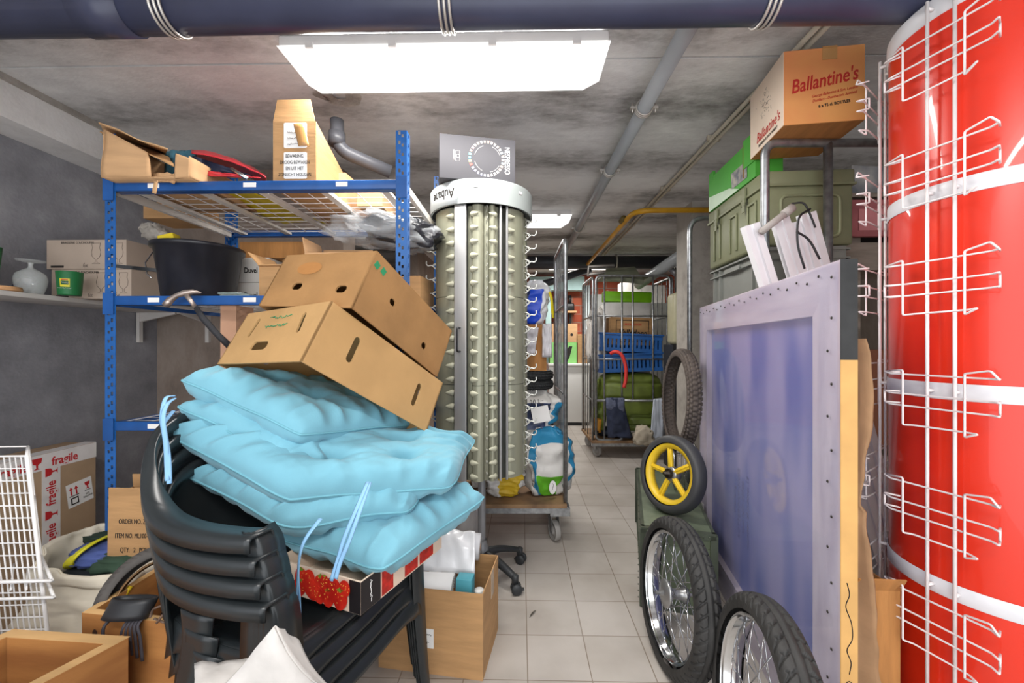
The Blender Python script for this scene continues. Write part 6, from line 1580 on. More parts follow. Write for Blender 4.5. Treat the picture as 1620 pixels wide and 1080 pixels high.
# stacked cartons and film above (between column and mesh side)
def far(px, py, Y): return at(px, py, Y)
zz = DK + .36 + .30 + .035 + .062 + .03
ztop = at(860, 515, 2.78).z
cardbox('side_carton', 'brown carton with hand hole standing on the stacked tyres', .16, .22, ztop - zz, RM((C2W(.145, 2.80, 0).x, 2.78, zz + .001), rz=YAW), CARD_D)
hole = MB(); hole.lathe([(0, 0), (.012, 0)], 16, M=frame((C2W(.145, 2.80, 0).x + .02, 2.669, zz + .08), (1, 0, 0), (0, 0, 1)) @ Matrix.Diagonal((1.6, 1, 1, 1)))
t = sack('royal blue and white promotional bag on the carton, glowing cobalt colour', C2W(.13, 2.78, ztop + .001), .20, .2, .30, [(mat('cobalt_print', '#1848c8', .35, var=.1), lambda u, v: (.52 < u < .80 and v < .75) or u < .1), (mat('navy_dark', '#1c2a5a', .4), lambda u, v: .52 < u < .72 and .45 < v < .8)], 31, base=mat('white_glossy_bag', '#dcdde2', .3, bump=.5, bscale=14), lean=.1)
t = thing('yellow_strap', 'yellow plastic banana-like strap hanging beside the blue bag', 'strap', far(876, 480, 2.7))
mb = MB(); mb.tube(cr([far(866, 455, 2.72), far(872, 470, 2.7), far(874, 490, 2.7), far(875, 503, 2.7)], 5), [.006] + [.014] * 12 + [.010] * 3, 8, flat=.5); mb.build('strap', mat('yellow_strap', '#d8c41f', .45), t, W=True)
t = thing('white_film', 'limp white plastic film hanging over the carton beside the mesh side', 'plastic film', far(860, 550, 2.66))
for (xa, xb, ya, yb, sd) in ((834, 852, 518, 560, 1), (858, 873, 512, 565, 4)):
    mb = MB(); mb.grid(lambda u, v: far(xa + (xb - xa) * u - 6 * v * (1 if sd == 1 else 0), ya + (yb - ya) * v, 2.60 + .03 * nz((u * 4, v * 4, sd))), 8, 12); mb.build('film', mat('milky_film', '#cfccd0', .4, alpha=.8), t, W=True, solid=.003)
# ---------------- far roll container
Y0, Y1 = 4.4, 5.0
xa, xb = .865, 1.715
t = thing('roll_container', 'far galvanised roll container loaded with crates, sleeping bag and clothes', 'roll container', C2W((xa + xb) / 2, 4.7, 0))
zt = at(1000, 438, Y0).z; zdk = .19
def cage(pts, nm, r=.014): mb = MB(); mb.tube([C2W(*p) for p in pts], r, 8) if False else mb.tube(rounded([C2W(*p) for p in pts], .06, 5), r, 8); return mb.build(nm, GALV, t, W=True)
for x in (xa, xb): cage([(x, Y0, zdk), (x, Y0, zt), (x, Y1, zt), (x, Y1, zdk)], 'side_frame')
mb = MB()
for x in (xa, xb):
    for i in (1, 2, 3): TB(mb, C2W(x, Y0 + .15 * i, zdk), C2W(x, Y0 + .15 * i, zt), .006, 6)
    for py in (500, 568, 633): TB(mb, C2W(x, Y0, at(0, py, Y0).z), C2W(x, Y1, at(0, py, Y0).z), .009, 6)
mb.build('side_bars', GALV, t, W=True)
cage([(xa + .03, Y0 - .02, zdk + .07), (xa + .03, Y0 - .02, zt + .01), (xb - .03, Y0 - .02, zt + .01), (xb - .03, Y0 - .02, at(0, 633, Y0).z), (xa + .03, Y0 - .02, at(0, 633, Y0).z)], 'gate_frame')
mb = MB()
for px in (956, 984, 1001, 1033): x = (px - 810) / 650 * (Y0 - .02); TB(mb, C2W(x, Y0 - .02, at(0, 633 if px > 990 else 695, Y0).z), C2W(x, Y0 - .02, zt + .01), .010, 6)
for py in (500, 568): TB(mb, C2W(xa + .03, Y0 - .02, at(0, py, Y0).z), C2W(xb - .03, Y0 - .02, at(0, py, Y0).z), .010, 6)
mb.build('gate_bars', GALV, t, W=True)
cage([(xa + .03, Y0 - .02, at(0, 633, Y0).z), (xa + .03, Y0 - .02, at(0, 695, Y0).z), (xa + .30, Y0 - .02, at(0, 695, Y0).z), (xa + .33, Y0 - .02, at(0, 682, Y0).z), (xa + .55, Y0 - .02, at(0, 682, Y0).z)], 'lower_gate_bar', .012)
mb = MB(); mb.box(C2W((xa + xb) / 2, 4.7, zdk - .012), (.88, .66, .03), (0, 0, YAW)); mb.build('deck', mat('worn_plywood_deck', '#6e5540'), t, W=True)
mb = MB(); mb.box(C2W((xa + xb) / 2, Y0 + .0, zdk - .045), (.88, .04, .035), (0, 0, YAW)); mb.build('base_frame', GALV, t, W=True)
for (x, y) in ((xa + .06, Y0 + .08), (xb - .06, Y0 + .08), (xa + .06, Y1 - .06), (xb - .06, Y1 - .06)): castor(t, C2W(x, y, .062), .062, .034, .5)
t = thing('steel_pole', 'upright chrome tube right of the far roll container', 'pole', C2W(1.80, 4.50, 0)); mb = MB(); mb.tube([C2W(1.80, 4.5, 0), C2W(1.80, 4.5, at(0, 424, 4.5).z)], .018, 10); mb.tube([C2W(1.80, 4.5, at(0, 424, 4.5).z), C2W(1.80, 4.5, at(0, 420, 4.5).z)], .024, 10); mb.build('tube', STEEL, t, W=True)
# sleeping bag, blue crates, cartons
OLV = mat('olive_nylon', '#6c7a34', .45, var=.15, scale=7, bump=.5, bscale=8)
def soft(name, label, cat, c, r, m, seed, amp=.18, flat=.4, **k): return blob(name, label, cat, tuple(c), r, m, seed, amp, 1.8, flat, **k)
def quilt(label, px0, px1, py0, py1, Yc, dep, m, seed):
    a = at(px0, py1, Yc); b = at(px1, py0, Yc); w = b.x - a.x; h = b.z - a.z
    t = thing('sleeping_bag', label, 'sleeping bag', ((a.x + b.x) / 2, Yc + dep / 2, a.z))
    mb = MB()
    def fn(u, v):
        an = 2 * PI * u; f = lambda x, k: math.copysign(abs(x) ** k, x)
        z = h * v; kk = (1 - abs(2 * v - 1) ** 5) ** .4 if 0 < v < 1 else 0
        q = 1 - .16 * math.exp(-((v - .45) / .03) ** 2) - .12 * math.exp(-((v - .78) / .03) ** 2)
        p = Vector((w / 2 * f(math.cos(an), .5) * (.35 + .65 * kk), dep / 2 * f(math.sin(an), .6) * (.3 + .7 * kk) * q, z))
        return p + Vector((.02 * noise.noise(Vector((p.x * 6, p.z * 8, seed))), .03 * noise.noise(Vector((p.x * 9, p.z * 5, seed))), .012 * noise.noise(Vector((p.x * 7, 1, seed)))))
    mb.grid(fn, 48, 36, cu=True); mb.build('quilted_body', m, t); return t
quilt('puffy olive green sleeping bag filling the middle of the far roll container', 950, 1052, 590, 664, 4.46, .40, OLV, 3)
quilt('smaller olive green roll lying low in the far roll container', 992, 1050, 652, 690, 4.44, .34, mat('olive_nylon_dark', '#59672b', .45, bump=.5, bscale=8), 6)
t = thing('olive_jacket', 'olive green jacket hanging down the left side of the far roll container', 'jacket', at(943, 690, 4.5))
mb = MB(); mb.grid(lambda u, v: at(946 - 9 * v + (14 + 6 * v) * u, 600 + 82 * v, 4.50) + Vector((0, .04 * nz((u * 5, v * 7, 2)) + .05 * math.sin(PI * u), 0)), 10, 20); mb.build('cloth', OLV, t, W=True, solid=.02)
t = thing('jeans', 'dark blue jeans hanging over the low bar of the far roll container', 'jeans', at(975, 690, 4.36)); JN = mat('dark_denim', '#262d42', .8, var=.25, scale=14)
mb = MB(); mb.grid(lambda u, v: at(958 + 4 * v + (27 + 10 * v) * u, 630 + 62 * v + 3 * nz((u * 4, v * 4, 0)), 4.345 - .02 * math.sin(PI * u)) + Vector((0, .02 * nz((u * 6, v * 6, 4)), 0)), 12, 20); mb.build('cloth', JN, t, W=True, solid=.02)
mb = MB(); mb.grid(lambda u, v: at(959 + 29 * u, 629 + 18 * v + 4 * u * v, 4.33 - .01 * math.sin(PI * v)), 8, 6); mb.build('waistband', mat('pale_denim', '#5a6076', .8, var=.3, scale=20), t, W=True, solid=.012)
t = thing('pale_towel', 'pale blue-white towel hanging over the low bar of the far roll container', 'towel', at(1038, 690, 4.34))
mb = MB(); mb.grid(lambda u, v: at(1034 + 17 * u - 6 * v + 4 * u * v, 631 + 65 * v - 2 * u, 4.34) + Vector((0, .02 * nz((u * 8, v * 3, 4)), 0)), 10, 14); mb.build('cloth', mat('pale_cloth', '#bfc6d2', .8, var=.05), t, W=True, solid=.012)
soft('beige_cloth', 'crumpled beige cloth drooping over the deck edge of the far roll container', 'cloth', at(1018, 706, 4.34), (.10, .06, .11), mat('beige_cloth', '#b5aa98', .85, bump=.4, bscale=10), 7, .4)
soft('navy_clothes', 'pile of navy clothes at the right end of the far roll container deck', 'clothes', C2W(1.60, 4.55, zdk + .005), (.13, .12, .14), JN, 9, .35)
soft('dark_clothes', 'low heap of dark blue clothes on the far roll container deck', 'clothes', C2W(1.17, 4.6, zdk + .005), (.22, .12, .06), mat('blue_black_cloth', '#20283a', .85, var=.3), 19, .3)
t = thing('boot', 'orange and black rubber boot at the left front corner of the far deck', 'boot', at(938, 684, 4.42))
mb = MB(); mb.tube([at(944, 683, 4.45), at(944, 676, 4.45), at(945, 662, 4.45)], [.05, .045, .05], 12); mb.build('shaft', mat('orange_rubber', '#c98a2f', .5), t, W=True); mb = MB(); mb.tube([at(936, 684, 4.42), at(946, 684, 4.42)], [.022, .032], 10); mb.build('sole', BLACKP, t, W=True)
BCR = mat('blue_plastic_crate', '#2b62a8', .45, var=.08)
def vcrate(label, w, d, h, M):
    t = thing('blue_crate', label, 'plastic crate', M=M)
    mb = MB()
    for sy in (-1, 1):
        slots = [(.03 + (w - .06) * (i + .5) / 16, h * .42, 0.0, .0001, 0) for i in range(0)]
        for i in range(15): mb.box((-w / 2 + w * (i + .5) / 15, sy * (d / 2 - .004), h * .45), (w / 15 * .62, .006, h * .5))
        mb.box((0, sy * (d / 2 - .004), h * .1), (w, .010, h * .2)); mb.box((0, sy * (d / 2 - .004), h * .80), (w, .012, h * .22)); mb.box((0, sy * (d / 2), h - .008), (w + .02, .026, .016))
    for sx in (-1, 1):
        for i in range(10): mb.box((sx * (w / 2 - .004), -d / 2 + d * (i + .5) / 10, h * .45), (.006, d / 10 * .62, h * .5))
        mb.box((sx * (w / 2 - .004), 0, h * .1), (.010, d, h * .2)); mb.box((sx * (w / 2 - .004), 0, h * .8), (.012, d, h * .22)); mb.box((sx * (w / 2), 0, h - .008), (.026, d + .02, .016))
    mb.box((0, 0, .006), (w, d, .010)); mb.build('lattice_shell', BCR, t); return t
za = at(0, 589, 4.5).z
vcrate('lower of two blue lattice crates on the sleeping bag, tilted slightly', .68, .38, .20, RM((C2W(1.30, 4.66, 0).x, 4.68, za + .01), 0, -.035, .02))
vcrate('upper blue lattice crate carrying the printed carton', .68, .38, .20, RM((C2W(1.29, 4.66, 0).x, 4.68, za + .225), 0, .045, .02))
zc_ = za + .30
r = cardbox('printed_carton', 'brown carton printed with a dark framed brand name standing in the upper blue crate', .46, .26, .30, RM((C2W(1.30, 4.66, 0).x, 4.66, zc_), 0, .03, .06), CARD)
mb = MB(); fr = [(-.17, -.1308, .04), (.19, -.1308, .04), (.19, -.1308, .27), (-.17, -.1308, .27)]; mb.tube(fr, .005, 4, closed=True); mb.build('frame_print', INK, r)
text('Valledoro', .10, frame((.01, -.132, .13), (1, 0, 0), (0, 0, 1)), INK, r, shear=.3, sx=.8, bold=.002); text('I BUONI SAPORI', .034, frame((.01, -.132, .225), (1, 0, 0), (0, 0, 1)), INKR, r, sx=.8)
t = thing('red_hose', 'red rubber hose curving over the gate of the far roll container', 'hose', at(975, 565, 4.3))
mb = MB(); mb.tube(cr([at(966, 559, 4.36), at(974, 556, 4.32), at(984, 562, 4.3), at(990, 580, 4.3), at(990, 600, 4.3), at(987, 613, 4.3)], 6), .019, 10); mb.build('hose', mat('red_rubber', '#cf3a34', .5), t, W=True)
zg = at(0, 515, 4.8).z
t = thing('white_cool_box', 'white box with a bright green lid behind the printed carton', 'box', (C2W(1.235, 4.9, 0).x, 4.93, za + .22))
mb = MB(); x0_, x1_ = at(957, 500, 4.88).x, at(1028, 500, 4.88).x; ww = x1_ - x0_; zb1_ = at(0, 478, 4.88).z; zb2_ = at(0, 464, 4.88).z; b0 = at(0, 590, 4.88).z
mb.box(((x0_ + x1_) / 2, 4.95, (b0 + zb1_) / 2), (ww, .12, zb1_ - b0), bev=.01); mb.build('body', mat('white_plastic', '#d9d7d4', .5), t, W=True)
mb = MB(); mb.box(((x0_ + x1_) / 2, 4.95, (zb1_ + zb2_) / 2 + .01), (ww + .03, .15, zb2_ - zb1_ + .02), (0, .03, 0), bev=.012); mb.build('lid', mat('lime_green_lid', '#86cf1c', .4), t, W=True)
soft('white_sack', 'limp white sack squeezed at the left side of the far roll container', 'sack', at(943, 590, 4.62), (.10, .12, .32), mat('off_white_sack', '#c4bfb9', .7, var=.1, bump=.6, bscale=8), 12, .35, 0)
t = thing('metal_case', 'battered grey-green metal case lying open on top of the far roll container', 'case', at(985, 440, 4.5))
zq = zt + .022
mb = MB(); mb.slab(at(955, 437, 4.40), at(1018, 447, 4.40), at(1003, 425, 4.62), at(958, 428, 4.62), .05); mb.build('lid', mat('olive_metal_case', '#6a6e5c', .5, var=.2), t, W=True)
mb = MB(); mb.box(C2W(1.24, 4.68, zt + .03), (.52, .30, .03), (0, 0, .05)); mb.build('tray', mat('olive_metal_case', '#6a6e5c'), t, W=True)
mb = MB(); 
mb.tube([at(931, 437, 4.42), at(931, 422, 4.42), at(972, 420, 4.42)], .018, 4); mb.tube([at(931, 434, 4.42), at(958, 431, 4.42)], .016, 4); mb.build('hinge_arm', mat('grey_metal_strip', '#9a9691', .5, .4), t, W=True)
# ---------------- shelf with devices and cartons before the brick wall
Yw = 6.35
t = thing('white_freezer', 'plain white chest freezer at the far end of the aisle', 'freezer', (at(905, 673, 6.2).x, 6.45, 0))
fx0, fx1 = at(868, 600, 6.2).x, at(932, 600, 6.2).x; fz = at(0, 576, 6.2).z
mb = MB(); mb.box(((fx0 + fx1) / 2, 6.5, fz / 2 + .02), (fx1 - fx0, .6, fz - .06), bev=.01); mb.build('body', mat('white_enamel', '#dfdedb', .3, var=.01), t, W=True)
mb = MB(); mb.box(((fx0 + fx1) / 2, 6.49, fz - .01), (fx1 - fx0 + .02, .63, .045), bev=.01); mb.build('lid', mat('white_enamel', '#dfdedb'), t, W=True)
mb = MB(); mb.box(((fx0 + fx1) / 2, 6.5, .03), (fx1 - fx0 - .06, .55, .06)); mb.build('plinth', BLACKP, t, W=True)
zf_ = fz + .014
GB = mat('mint_green_carton', '#8fd07a', .6, var=.05)
h1 = at(0, 541, 6.3).z - zf_; h2 = at(0, 512, 6.3).z - zf_ - h1
xc_ = (at(870, 0, 6.3).x + at(913, 0, 6.3).x) / 2
r = cardbox('green_carton', 'mint green carton on the white freezer, below the brown one', .42, .3, h1 - .004, RM((xc_, 6.42, zf_)), GB)
mb = MB(); mb.add([(-.01, -.152, .0), (.04, -.152, 0), (.09, -.152, .10), (.13, -.152, h1 * .8), (.08, -.152, h1 * .8), (.02, -.152, h1 * .5)], [(0, 1, 2, 3, 4, 5)]); mb.build('dark_print', INK, r)
r = cardbox('fruit_carton', 'light brown carton with two round holes stacked on the green one', .41, .3, h2 - .004, RM((xc_, 6.42, zf_ + h1)), CARD_L)
for x in (-.1, .1): MB().lathe([(0, 0), (.022, 0)], 16, M=frame((x + .02, -.1515, h2 * .4), (1, 0, 0), (0, 0, 1))).build('hand_hole', INK, r)
cardbox('brown_carton', 'narrow brown carton right of the green one on the freezer', .18, .3, h1 + .12, RM((at(919, 0, 6.3).x + .02, 6.42, zf_)), CARD)
t = thing('wall_board', 'small wooden shelf board on the brick wall', 'shelf', at(890, 493, 6.8)); zz = at(0, 493, 6.7).z
mb = MB(); mb.box((at(890, 0, 6.75).x, 6.84, zz), (.45, .3, .03)); mb.build('board', CARD_L, t, W=True)
for px in (880, 903): MB().box((at(px, 0, 6.75).x, 6.9, zz - .12), (.03, .18, .22)).build('bracket', BLACKP, t, W=True)
for px, hh, lab in ((902, .26, 'black device standing right on the little brick-wall shelf'), (877, .20, 'round black camera-like device left on the little brick-wall shelf')):
    t = thing('black_device', lab, 'device', (at(px, 0, 6.75).x, 6.82, zz + .016))
    mb = MB(); mb.box((0, 0, hh * .25), (.14, .12, hh * .5), bev=.02); mb.build('body', BLACKP, t)
    mb = MB(); mb.lathe([(0, 0), (.03, 0), (.026, hh * .5), (0, hh * .5)], 16, M=Matrix.Translation((0, 0, hh * .5))); mb.build('tower', BLACKP, t)
# cartons and things right of the far container
cardbox('ledge_carton', 'white and yellow carton high behind the far roll container', .30, .2, .30, RM((at(998, 0, 6.0).x, 6.1, at(0, 480, 6.0).z)), CARD_W)
MBx = None
t = thing('metal_locker', 'dark grey storage cabinet behind the far roll container supporting cartons', 'cabinet', (at(1010, 0, 6.0).x, 6.2, 0)); zl = at(0, 480, 6.0).z - .001
mb = MB(); mb.box((at(1010, 0, 6.0).x, 6.2, zl / 2), (1.0, .5, zl)); mb.build('body', mat('pale_cabinet', '#9fa09c', .5), t, W=True); mb = MB(); mb.box((at(1010, 0, 6.0).x, 5.944, zl / 2), (.006, .01, zl * .95)); mb.build('door_gap', BLACKP, t, W=True)
cardbox('paper_carton', 'white paper-wrapped carton at the right end of the cabinet top', .34, .2, .26, RM((at(1032, 0, 6.0).x, 6.1, zl + .001)), CARD_W)
mb = MB()
t = thing('jerrycan', 'pale translucent jerrycan on a crate beside the concrete pillar', 'jerrycan', (at(1080, 0, 4.0).x, 4.1, 0))
zj0, zj1 = at(0, 545, 4.0).z, at(0, 462, 4.0).z
mb = MB(); mb.box((at(1082, 0, 4.0).x, 4.1, (zj0 + zj1) / 2), (.22, .22, zj1 - zj0), bev=.04); mb.build('can', mat('yellowish_plastic', '#b7b294', .4), t, W=True)
mb = MB(); mb.lathe([(0, 0), (.035, 0), (.035, .04), (0, .04)], 16, M=Matrix.Translation((at(1086, 0, 4.0).x, 4.1, zj1))); mb.build('cap', mat('brown_cap', '#7a5b3a', .5), t, W=True)
cardbox('black_crate', 'dark crate stack carrying the jerrycan beside the pillar', .26, .26, zj0 - .001, RM((at(1082, 0, 4.0).x, 4.1, 0)), mat('dark_crate', '#2c2d30', .6))
# ================================================================ lower left corner
PLY = mat('orange_plywood', '#8e5c33', .5, col2='#b07a45', scale=2.6, stretch=(1, 1, 5), bump=.06, detail=8)
PLYT = mat('pale_plywood_edge', '#c8a06c', .6, var=.12, scale=4, stretch=(1, 6, 6))
def crate(label, name, p00, u, v, h, th=.018, lid=False, inner=PLY):
    """plank crate: p00 near-left floor corner, u and v floor edge vectors"""
    t = thing(name, label, 'wooden crate', p00 + (u + v) / 2)
    u, v = Vector(u), Vector(v); un, vn = u.normalized(), v.normalized(); Z = Vector((0, 0, h))
    for a, e, inn in ((p00, u, vn), (p00 + v, u, -vn), (p00, v, un), (p00 + u, v, -un)):
        c = a + inn * th / 2; en = e.normalized(); q = th if abs(e.dot(u)) < 1e-6 * 0 + .5 * e.length * u.length else 0
        mb = MB(); mb.slab(c + en * q, c + e - en * q, c + e - en * q + Z, c + en * q + Z, th); b = mb.build('side_board', PLY, t, W=True)
        mb = MB(); mb.slab(c + en * q + Z + Vector((0, 0, .0005)) - inn * th / 2, c + e - en * q + Z + Vector((0, 0, .0005)) - inn * th / 2, c + e - en * q + Z + Vector((0, 0, .0005)) + inn * th / 2, c + en * q + Z + Vector((0, 0, .0005)) + inn * th / 2, .001); mb.build('board_edge', PLYT, b, W=True)
    mb = MB(); zb = .012 if not lid else h - .006
    a = p00 + un * th + vn * th + Vector((0, 0, zb)); uu = u - un * 2 * th; vv = v - vn * 2 * th
    mb.slab(a, a + uu, a + uu + vv, a + vv, .012); mb.build('bottom_board' if not lid else 'top_board', inner, t, W=True); return t
pA0 = C2W(-1.208, 1.155, 0); crate('open plywood crate with a tyre and black straps, second from the lower left corner', 'wooden_crate', pA0, C2W(-.865, 1.105, 0) - pA0, C2W(-1.20, 1.42, 0) - pA0, .45, .020)
MB_k = MB(); kq = C2W(-1.165, 1.1472, .395); MB_k.lathe([(0, 0), (.011, 0)], 14, M=frame(kq, (1, -.15, 0), (0, 0, 1)) @ Matrix.Diagonal((.8, 1.3, 1, 1)))
o_ = [o for o in bpy.data.objects if o.name.startswith('wooden_crate')][0]; MB_k.build('knot', mat('dark_knot', '#3a2417', .8), o_, W=True)
pB0 = C2W(-.985, 1.06, 0); uB = Vector((-.35, -.94, 0)) * .46; vB = Vector((-.99, .06, 0)) * .34
crate('worn wooden crate nearest the lower left picture corner, top edge running diagonally', 'plank_crate', pB0, uB, vB, .45, .03)
pC0 = C2W(-1.80, .76, 0)
crate('plywood box with closed top left of the worn wooden crate', 'plywood_box', pC0, C2W(-1.52, .76, 0) - pC0, C2W(-1.80, 1.04, 0) - pC0, .448, lid=True)
# ---- tyre inside the crate
tc_ = C2W(-1.085, 1.28, .41); t = thing('road_tyre', 'old cracked road tyre standing in the open plywood crate', 'tyre', tc_); place(t, tc_, (.42, -.80, .42))
mb = MB(); fast_tyre(mb, .165, .062, .045, lambda u, v: (-.003 if ((u * 60 + abs(v - .5) * 4) % 1 < .25 and abs(v - .5) < .32) else 0), 360, 40); mb.build('rubber', mat('faded_rubber', '#4a4643', .7, var=.25, scale=16), t, solid=.003)
mb = MB(); mb.lathe([(.115, -.012), (.120, -.014), (.112, 0), (.120, .014), (.115, .012)], 60); mb.build('rim', mat('rusty_rim', '#7a5b3a', .6, .3, var=.3), t)
mb = MB(); mb.tube([(.108 * math.cos(a), .108 * math.sin(a), -.02) for a in [1.0 + i * .12 for i in range(14)]], .007, 8); mb.build('yellow_rim_part', YW, t)
tc_ = C2W(-.92, 1.33, .36); t = thing('muddy_tyre', 'muddy knobbly tyre behind the cracked one in the plywood crate', 'tyre', tc_); place(t, tc_, (.75, -.55, .35))
mb = MB(); fast_tyre(mb, .15, .07, .045, tread_knob, 384, 36); mb.build('rubber', mat('muddy_rubber', '#4b4036', .8, var=.3, scale=16), t, solid=.003)
# black strap ring and cords
t = thing('strap_ring', 'wide black rubber strap ring lying over the corner of the plywood crate', 'strap', at(205, 955, 1.12))
c_ = C2W(-1.06, 1.125, .475)
mb = MB(); mb.grid(lambda u, v: c_ + Vector((.058 * math.cos(2 * PI * u) + .012 * v, .030 * math.sin(2 * PI * u) + .02 * v, -.020 + .045 * v - .010 * math.sin(2 * PI * u))), 36, 4, cu=True); mb.build('band', mat('black_band', '#232427', .45), t, W=True, solid=.005)
t = thing('hanging_straps', 'grey-black bundle of straps hanging down the crate side from the ring', 'strap', at(200, 990, 1.11))
for k in range(5):
    mb = MB(); x = -1.04 + .009 * k; mb.tube(cr([C2W(x, 1.135, .462), C2W(x - .002, 1.105, .45), C2W(x + .004 * (k - 2), 1.10, .42), C2W(x + .005 * (k - 2), 1.105, .385 - .008 * k)], 5), .0045, 6, flat=.5); mb.build('strap', mat('faded_strap', '#3d3a40', .7), t, W=True)
mb = MB(); mb.tube(cr([C2W(-1.09, 1.135, .462), C2W(-1.10, 1.11, .445), C2W(-1.10, 1.105, .42), C2W(-1.095, 1.105, .40)], 5), .004, 6); mb.build('strap', mat('faded_strap', '#3d3a40'), t, W=True)
t = thing('bungee_cords', 'tangle of brown bungee cords and hooks over the crate rim', 'cord', at(280, 975, 1.1))
BR = mat('brown_cord', '#6a5548', .6, var=.2)
for k, pts in enumerate((((238, 975), (245, 962), (275, 955), (300, 965), (292, 978), (262, 984), (244, 978)), ((262, 960), (272, 945), (292, 928), (308, 918), (300, 940), (285, 965), (280, 985), (266, 978)), ((270, 975), (282, 940), (300, 925), (296, 945), (282, 972), (290, 982)), ((248, 985), (262, 970), (290, 968), (318, 972), (330, 965)))):
    mb = MB(); mb.tube(cr([at(x, y, 1.075 + .012 * ((i * 7 + k * 3) % 4)) for i, (x, y) in enumerate(pts)], 5), .0032, 6); mb.build('cord', BR, t, W=True)
blob('black_pouch', 'black nylon pouch on the straps in the plywood crate', 'pouch', tuple(C2W(-.93, 1.19, .42)), (.06, .03, .045), mat('black_nylon', '#26272a', .6, bump=.3, bscale=20), 14, .4, rz=.4)
# ---- canvas tote bag
CAN = mat('cream_canvas', '#d3cab8', .85, var=.06, scale=6, bump=.25, bscale=9)
bc = C2W(-1.46, 1.52, 0); BWx, BDy, BHz = .23, .15, .475
t = thing('canvas_bag', 'large cream canvas tote bag standing open before the fragile carton', 'bag', bc)
def tote(u, v, off=0.0):
    a = 2 * PI * u; f = lambda x, k=.7: math.copysign(abs(x) ** k, x)
    k = .92 + .12 * math.sin(PI * v * .9) - .04 * v; rim = .035 * math.sin(a) + .02 * math.sin(2 * a + 1) + .012 * noise.noise(Vector((u * 12, 3, 0)))
    p = Vector(((BWx - off) * f(math.cos(a)) * k, (BDy - off) * f(math.sin(a)) * k, BHz * v + rim * v))
    w_ = .035 * noise.noise(Vector((math.cos(a) * 2, math.sin(a) * 2, v * 4))) + .018 * noise.noise(Vector((math.cos(a) * 5, math.sin(a) * 5, v * 9 + 3)))
    # horizontal slump folds
    w_ += .014 * math.sin(v * 17 + math.cos(a) * 2) * (1 - v * .4)
    return p + Vector((math.cos(a), math.sin(a), 0)) * w_
mb = MB(); mb.grid(lambda u, v: tote(u, v), 72, 40, cu=True); mb.build('cloth', CAN, t, solid=.004)
mb = MB(); mb.grid(lambda u, v: tote(u, 1.0 - .09 * v, -.006), 72, 3, cu=True); mb.build('hem', CAN, t, solid=.004)
mb = MB(); mb.lathe([(0, .004), (.14, .004)], 24, M=Matrix.Diagonal((1.4, .9, 1, 1))); mb.build('bottom', CAN, t)
top = bc + Vector((0, 0, .425))
t = thing('yellow_cable_coil', 'coil of yellow-green cable lying in the canvas bag', 'cable coil', top + Vector((-.11, -.02, 0)))
for k in range(7):
    mb = MB(); mb.tube([top + Vector((-.10 + .022 * k * .4 + .055 * math.cos(a) * .5, -.01 + .075 * math.sin(a) - .012 * k * .3, .015 + .04 * math.cos(a) + .004 * k)) for a in [2 * PI * i / 28 for i in range(28)]], .005, 6, closed=True); mb.build('turn', mat('yellow_green_cable', '#c9c229', .45), t, W=True)
for lab, dx, dz, r, colr, sd in (('blue rolled cloth in the canvas bag', -.03, .012, (.085, .07, .035), '#4a5a94', 3), ('dark green rolled cloth in the canvas bag', .06, .0, (.12, .08, .035), '#2f4434', 5), ('bright red cloth end at the right of the canvas bag', .165, .012, (.035, .05, .03), '#c9342f', 8), ('dark green cloth along the back of the canvas bag', -.02, .03, (.17, .035, .025), '#24382c', 11)):
    blob('rolled_cloth', lab, 'cloth', tuple(top + Vector((dx, (-.02 if sd != 11 else .07), dz - .03))), r, mat('cloth_' + colr[1:], colr, .8, var=.15, bump=.3, bscale=14), sd, .2)
# supporting filling below so that the things lie on it
t = thing('folded_blanket', 'dark folded blanket filling the canvas bag below the coil', 'blanket', bc + Vector((0, 0, .01)))
mb = MB(); mb.box((0, 0, .20), (.30, .17, .40), bev=.04); mb.build('cloth', mat('dark_blanket', '#2b2f33', .9), t)
# ---- fragile carton against the wall
fx = C2W(-2.15, 1.8, 0).x
FC = mat('fragile_kraft', '#b89b7c', .8, var=.05, bump=.06, bscale=12)
ya, yb = 1.15, 2.07; hF = .705
Fb = Matrix((Vector((0, 1, 0)), Vector((0, 0, 1)), Vector((1, 0, 0)))).transposed().to_4x4(); Fb.translation = Vector((fx, ya, 0))
t = thing('fragile_carton', 'large flat carton taped with red fragile tape, leaning by the dark wall', 'cardboard box', (fx, (ya + yb) / 2, 0))
mb = MB(); mb.box((fx - .08, (ya + yb) / 2, hF / 2), (.16, yb - ya, hF), bev=.003); mb.build('carton', FC, t, W=True)
TPW = mat('white_tape', '#e3dedb', .35)
for (y0_, y1_, z0_, z1_) in ((ya, yb, hF - .075, hF - .001), (ya + .68, ya + .755, .1, hF - .075)):
    mb = MB(); mb.box((fx + .0012, (y0_ + y1_) / 2, (z0_ + z1_) / 2), (.0015, y1_ - y0_, z1_ - z0_)); mb.build('white_tape', TPW, t, W=True)
mb = MB(); mb.box((fx - .03, (ya + yb) / 2, hF + .0012), (.06, yb - ya, .0015)); mb.build('white_tape', TPW, t, W=True)
def glass_icon(M, s):
    mb = MB(); mb.prism([(-.4 * s, .5 * s), (-.32 * s, .05 * s), (-.08 * s, -.08 * s), (-.06 * s, -.38 * s), (-.28 * s, -.5 * s), (.28 * s, -.5 * s), (.06 * s, -.38 * s), (.08 * s, -.08 * s), (.32 * s, .05 * s), (.4 * s, .5 * s)], 0, .0006, M=M); mb.build('glass_symbol', INKR, t, W=True)
for i in range(4):
    y = .10 + .205 * i
    text('fragile', .055, Fb @ Matrix.Translation((y + .06, hF - .045, .0025)), INKR, t, W=True, bold=.001, sx=.85); glass_icon(Fb @ Matrix.Translation((y - .055, hF - .04, .0025)), .05)
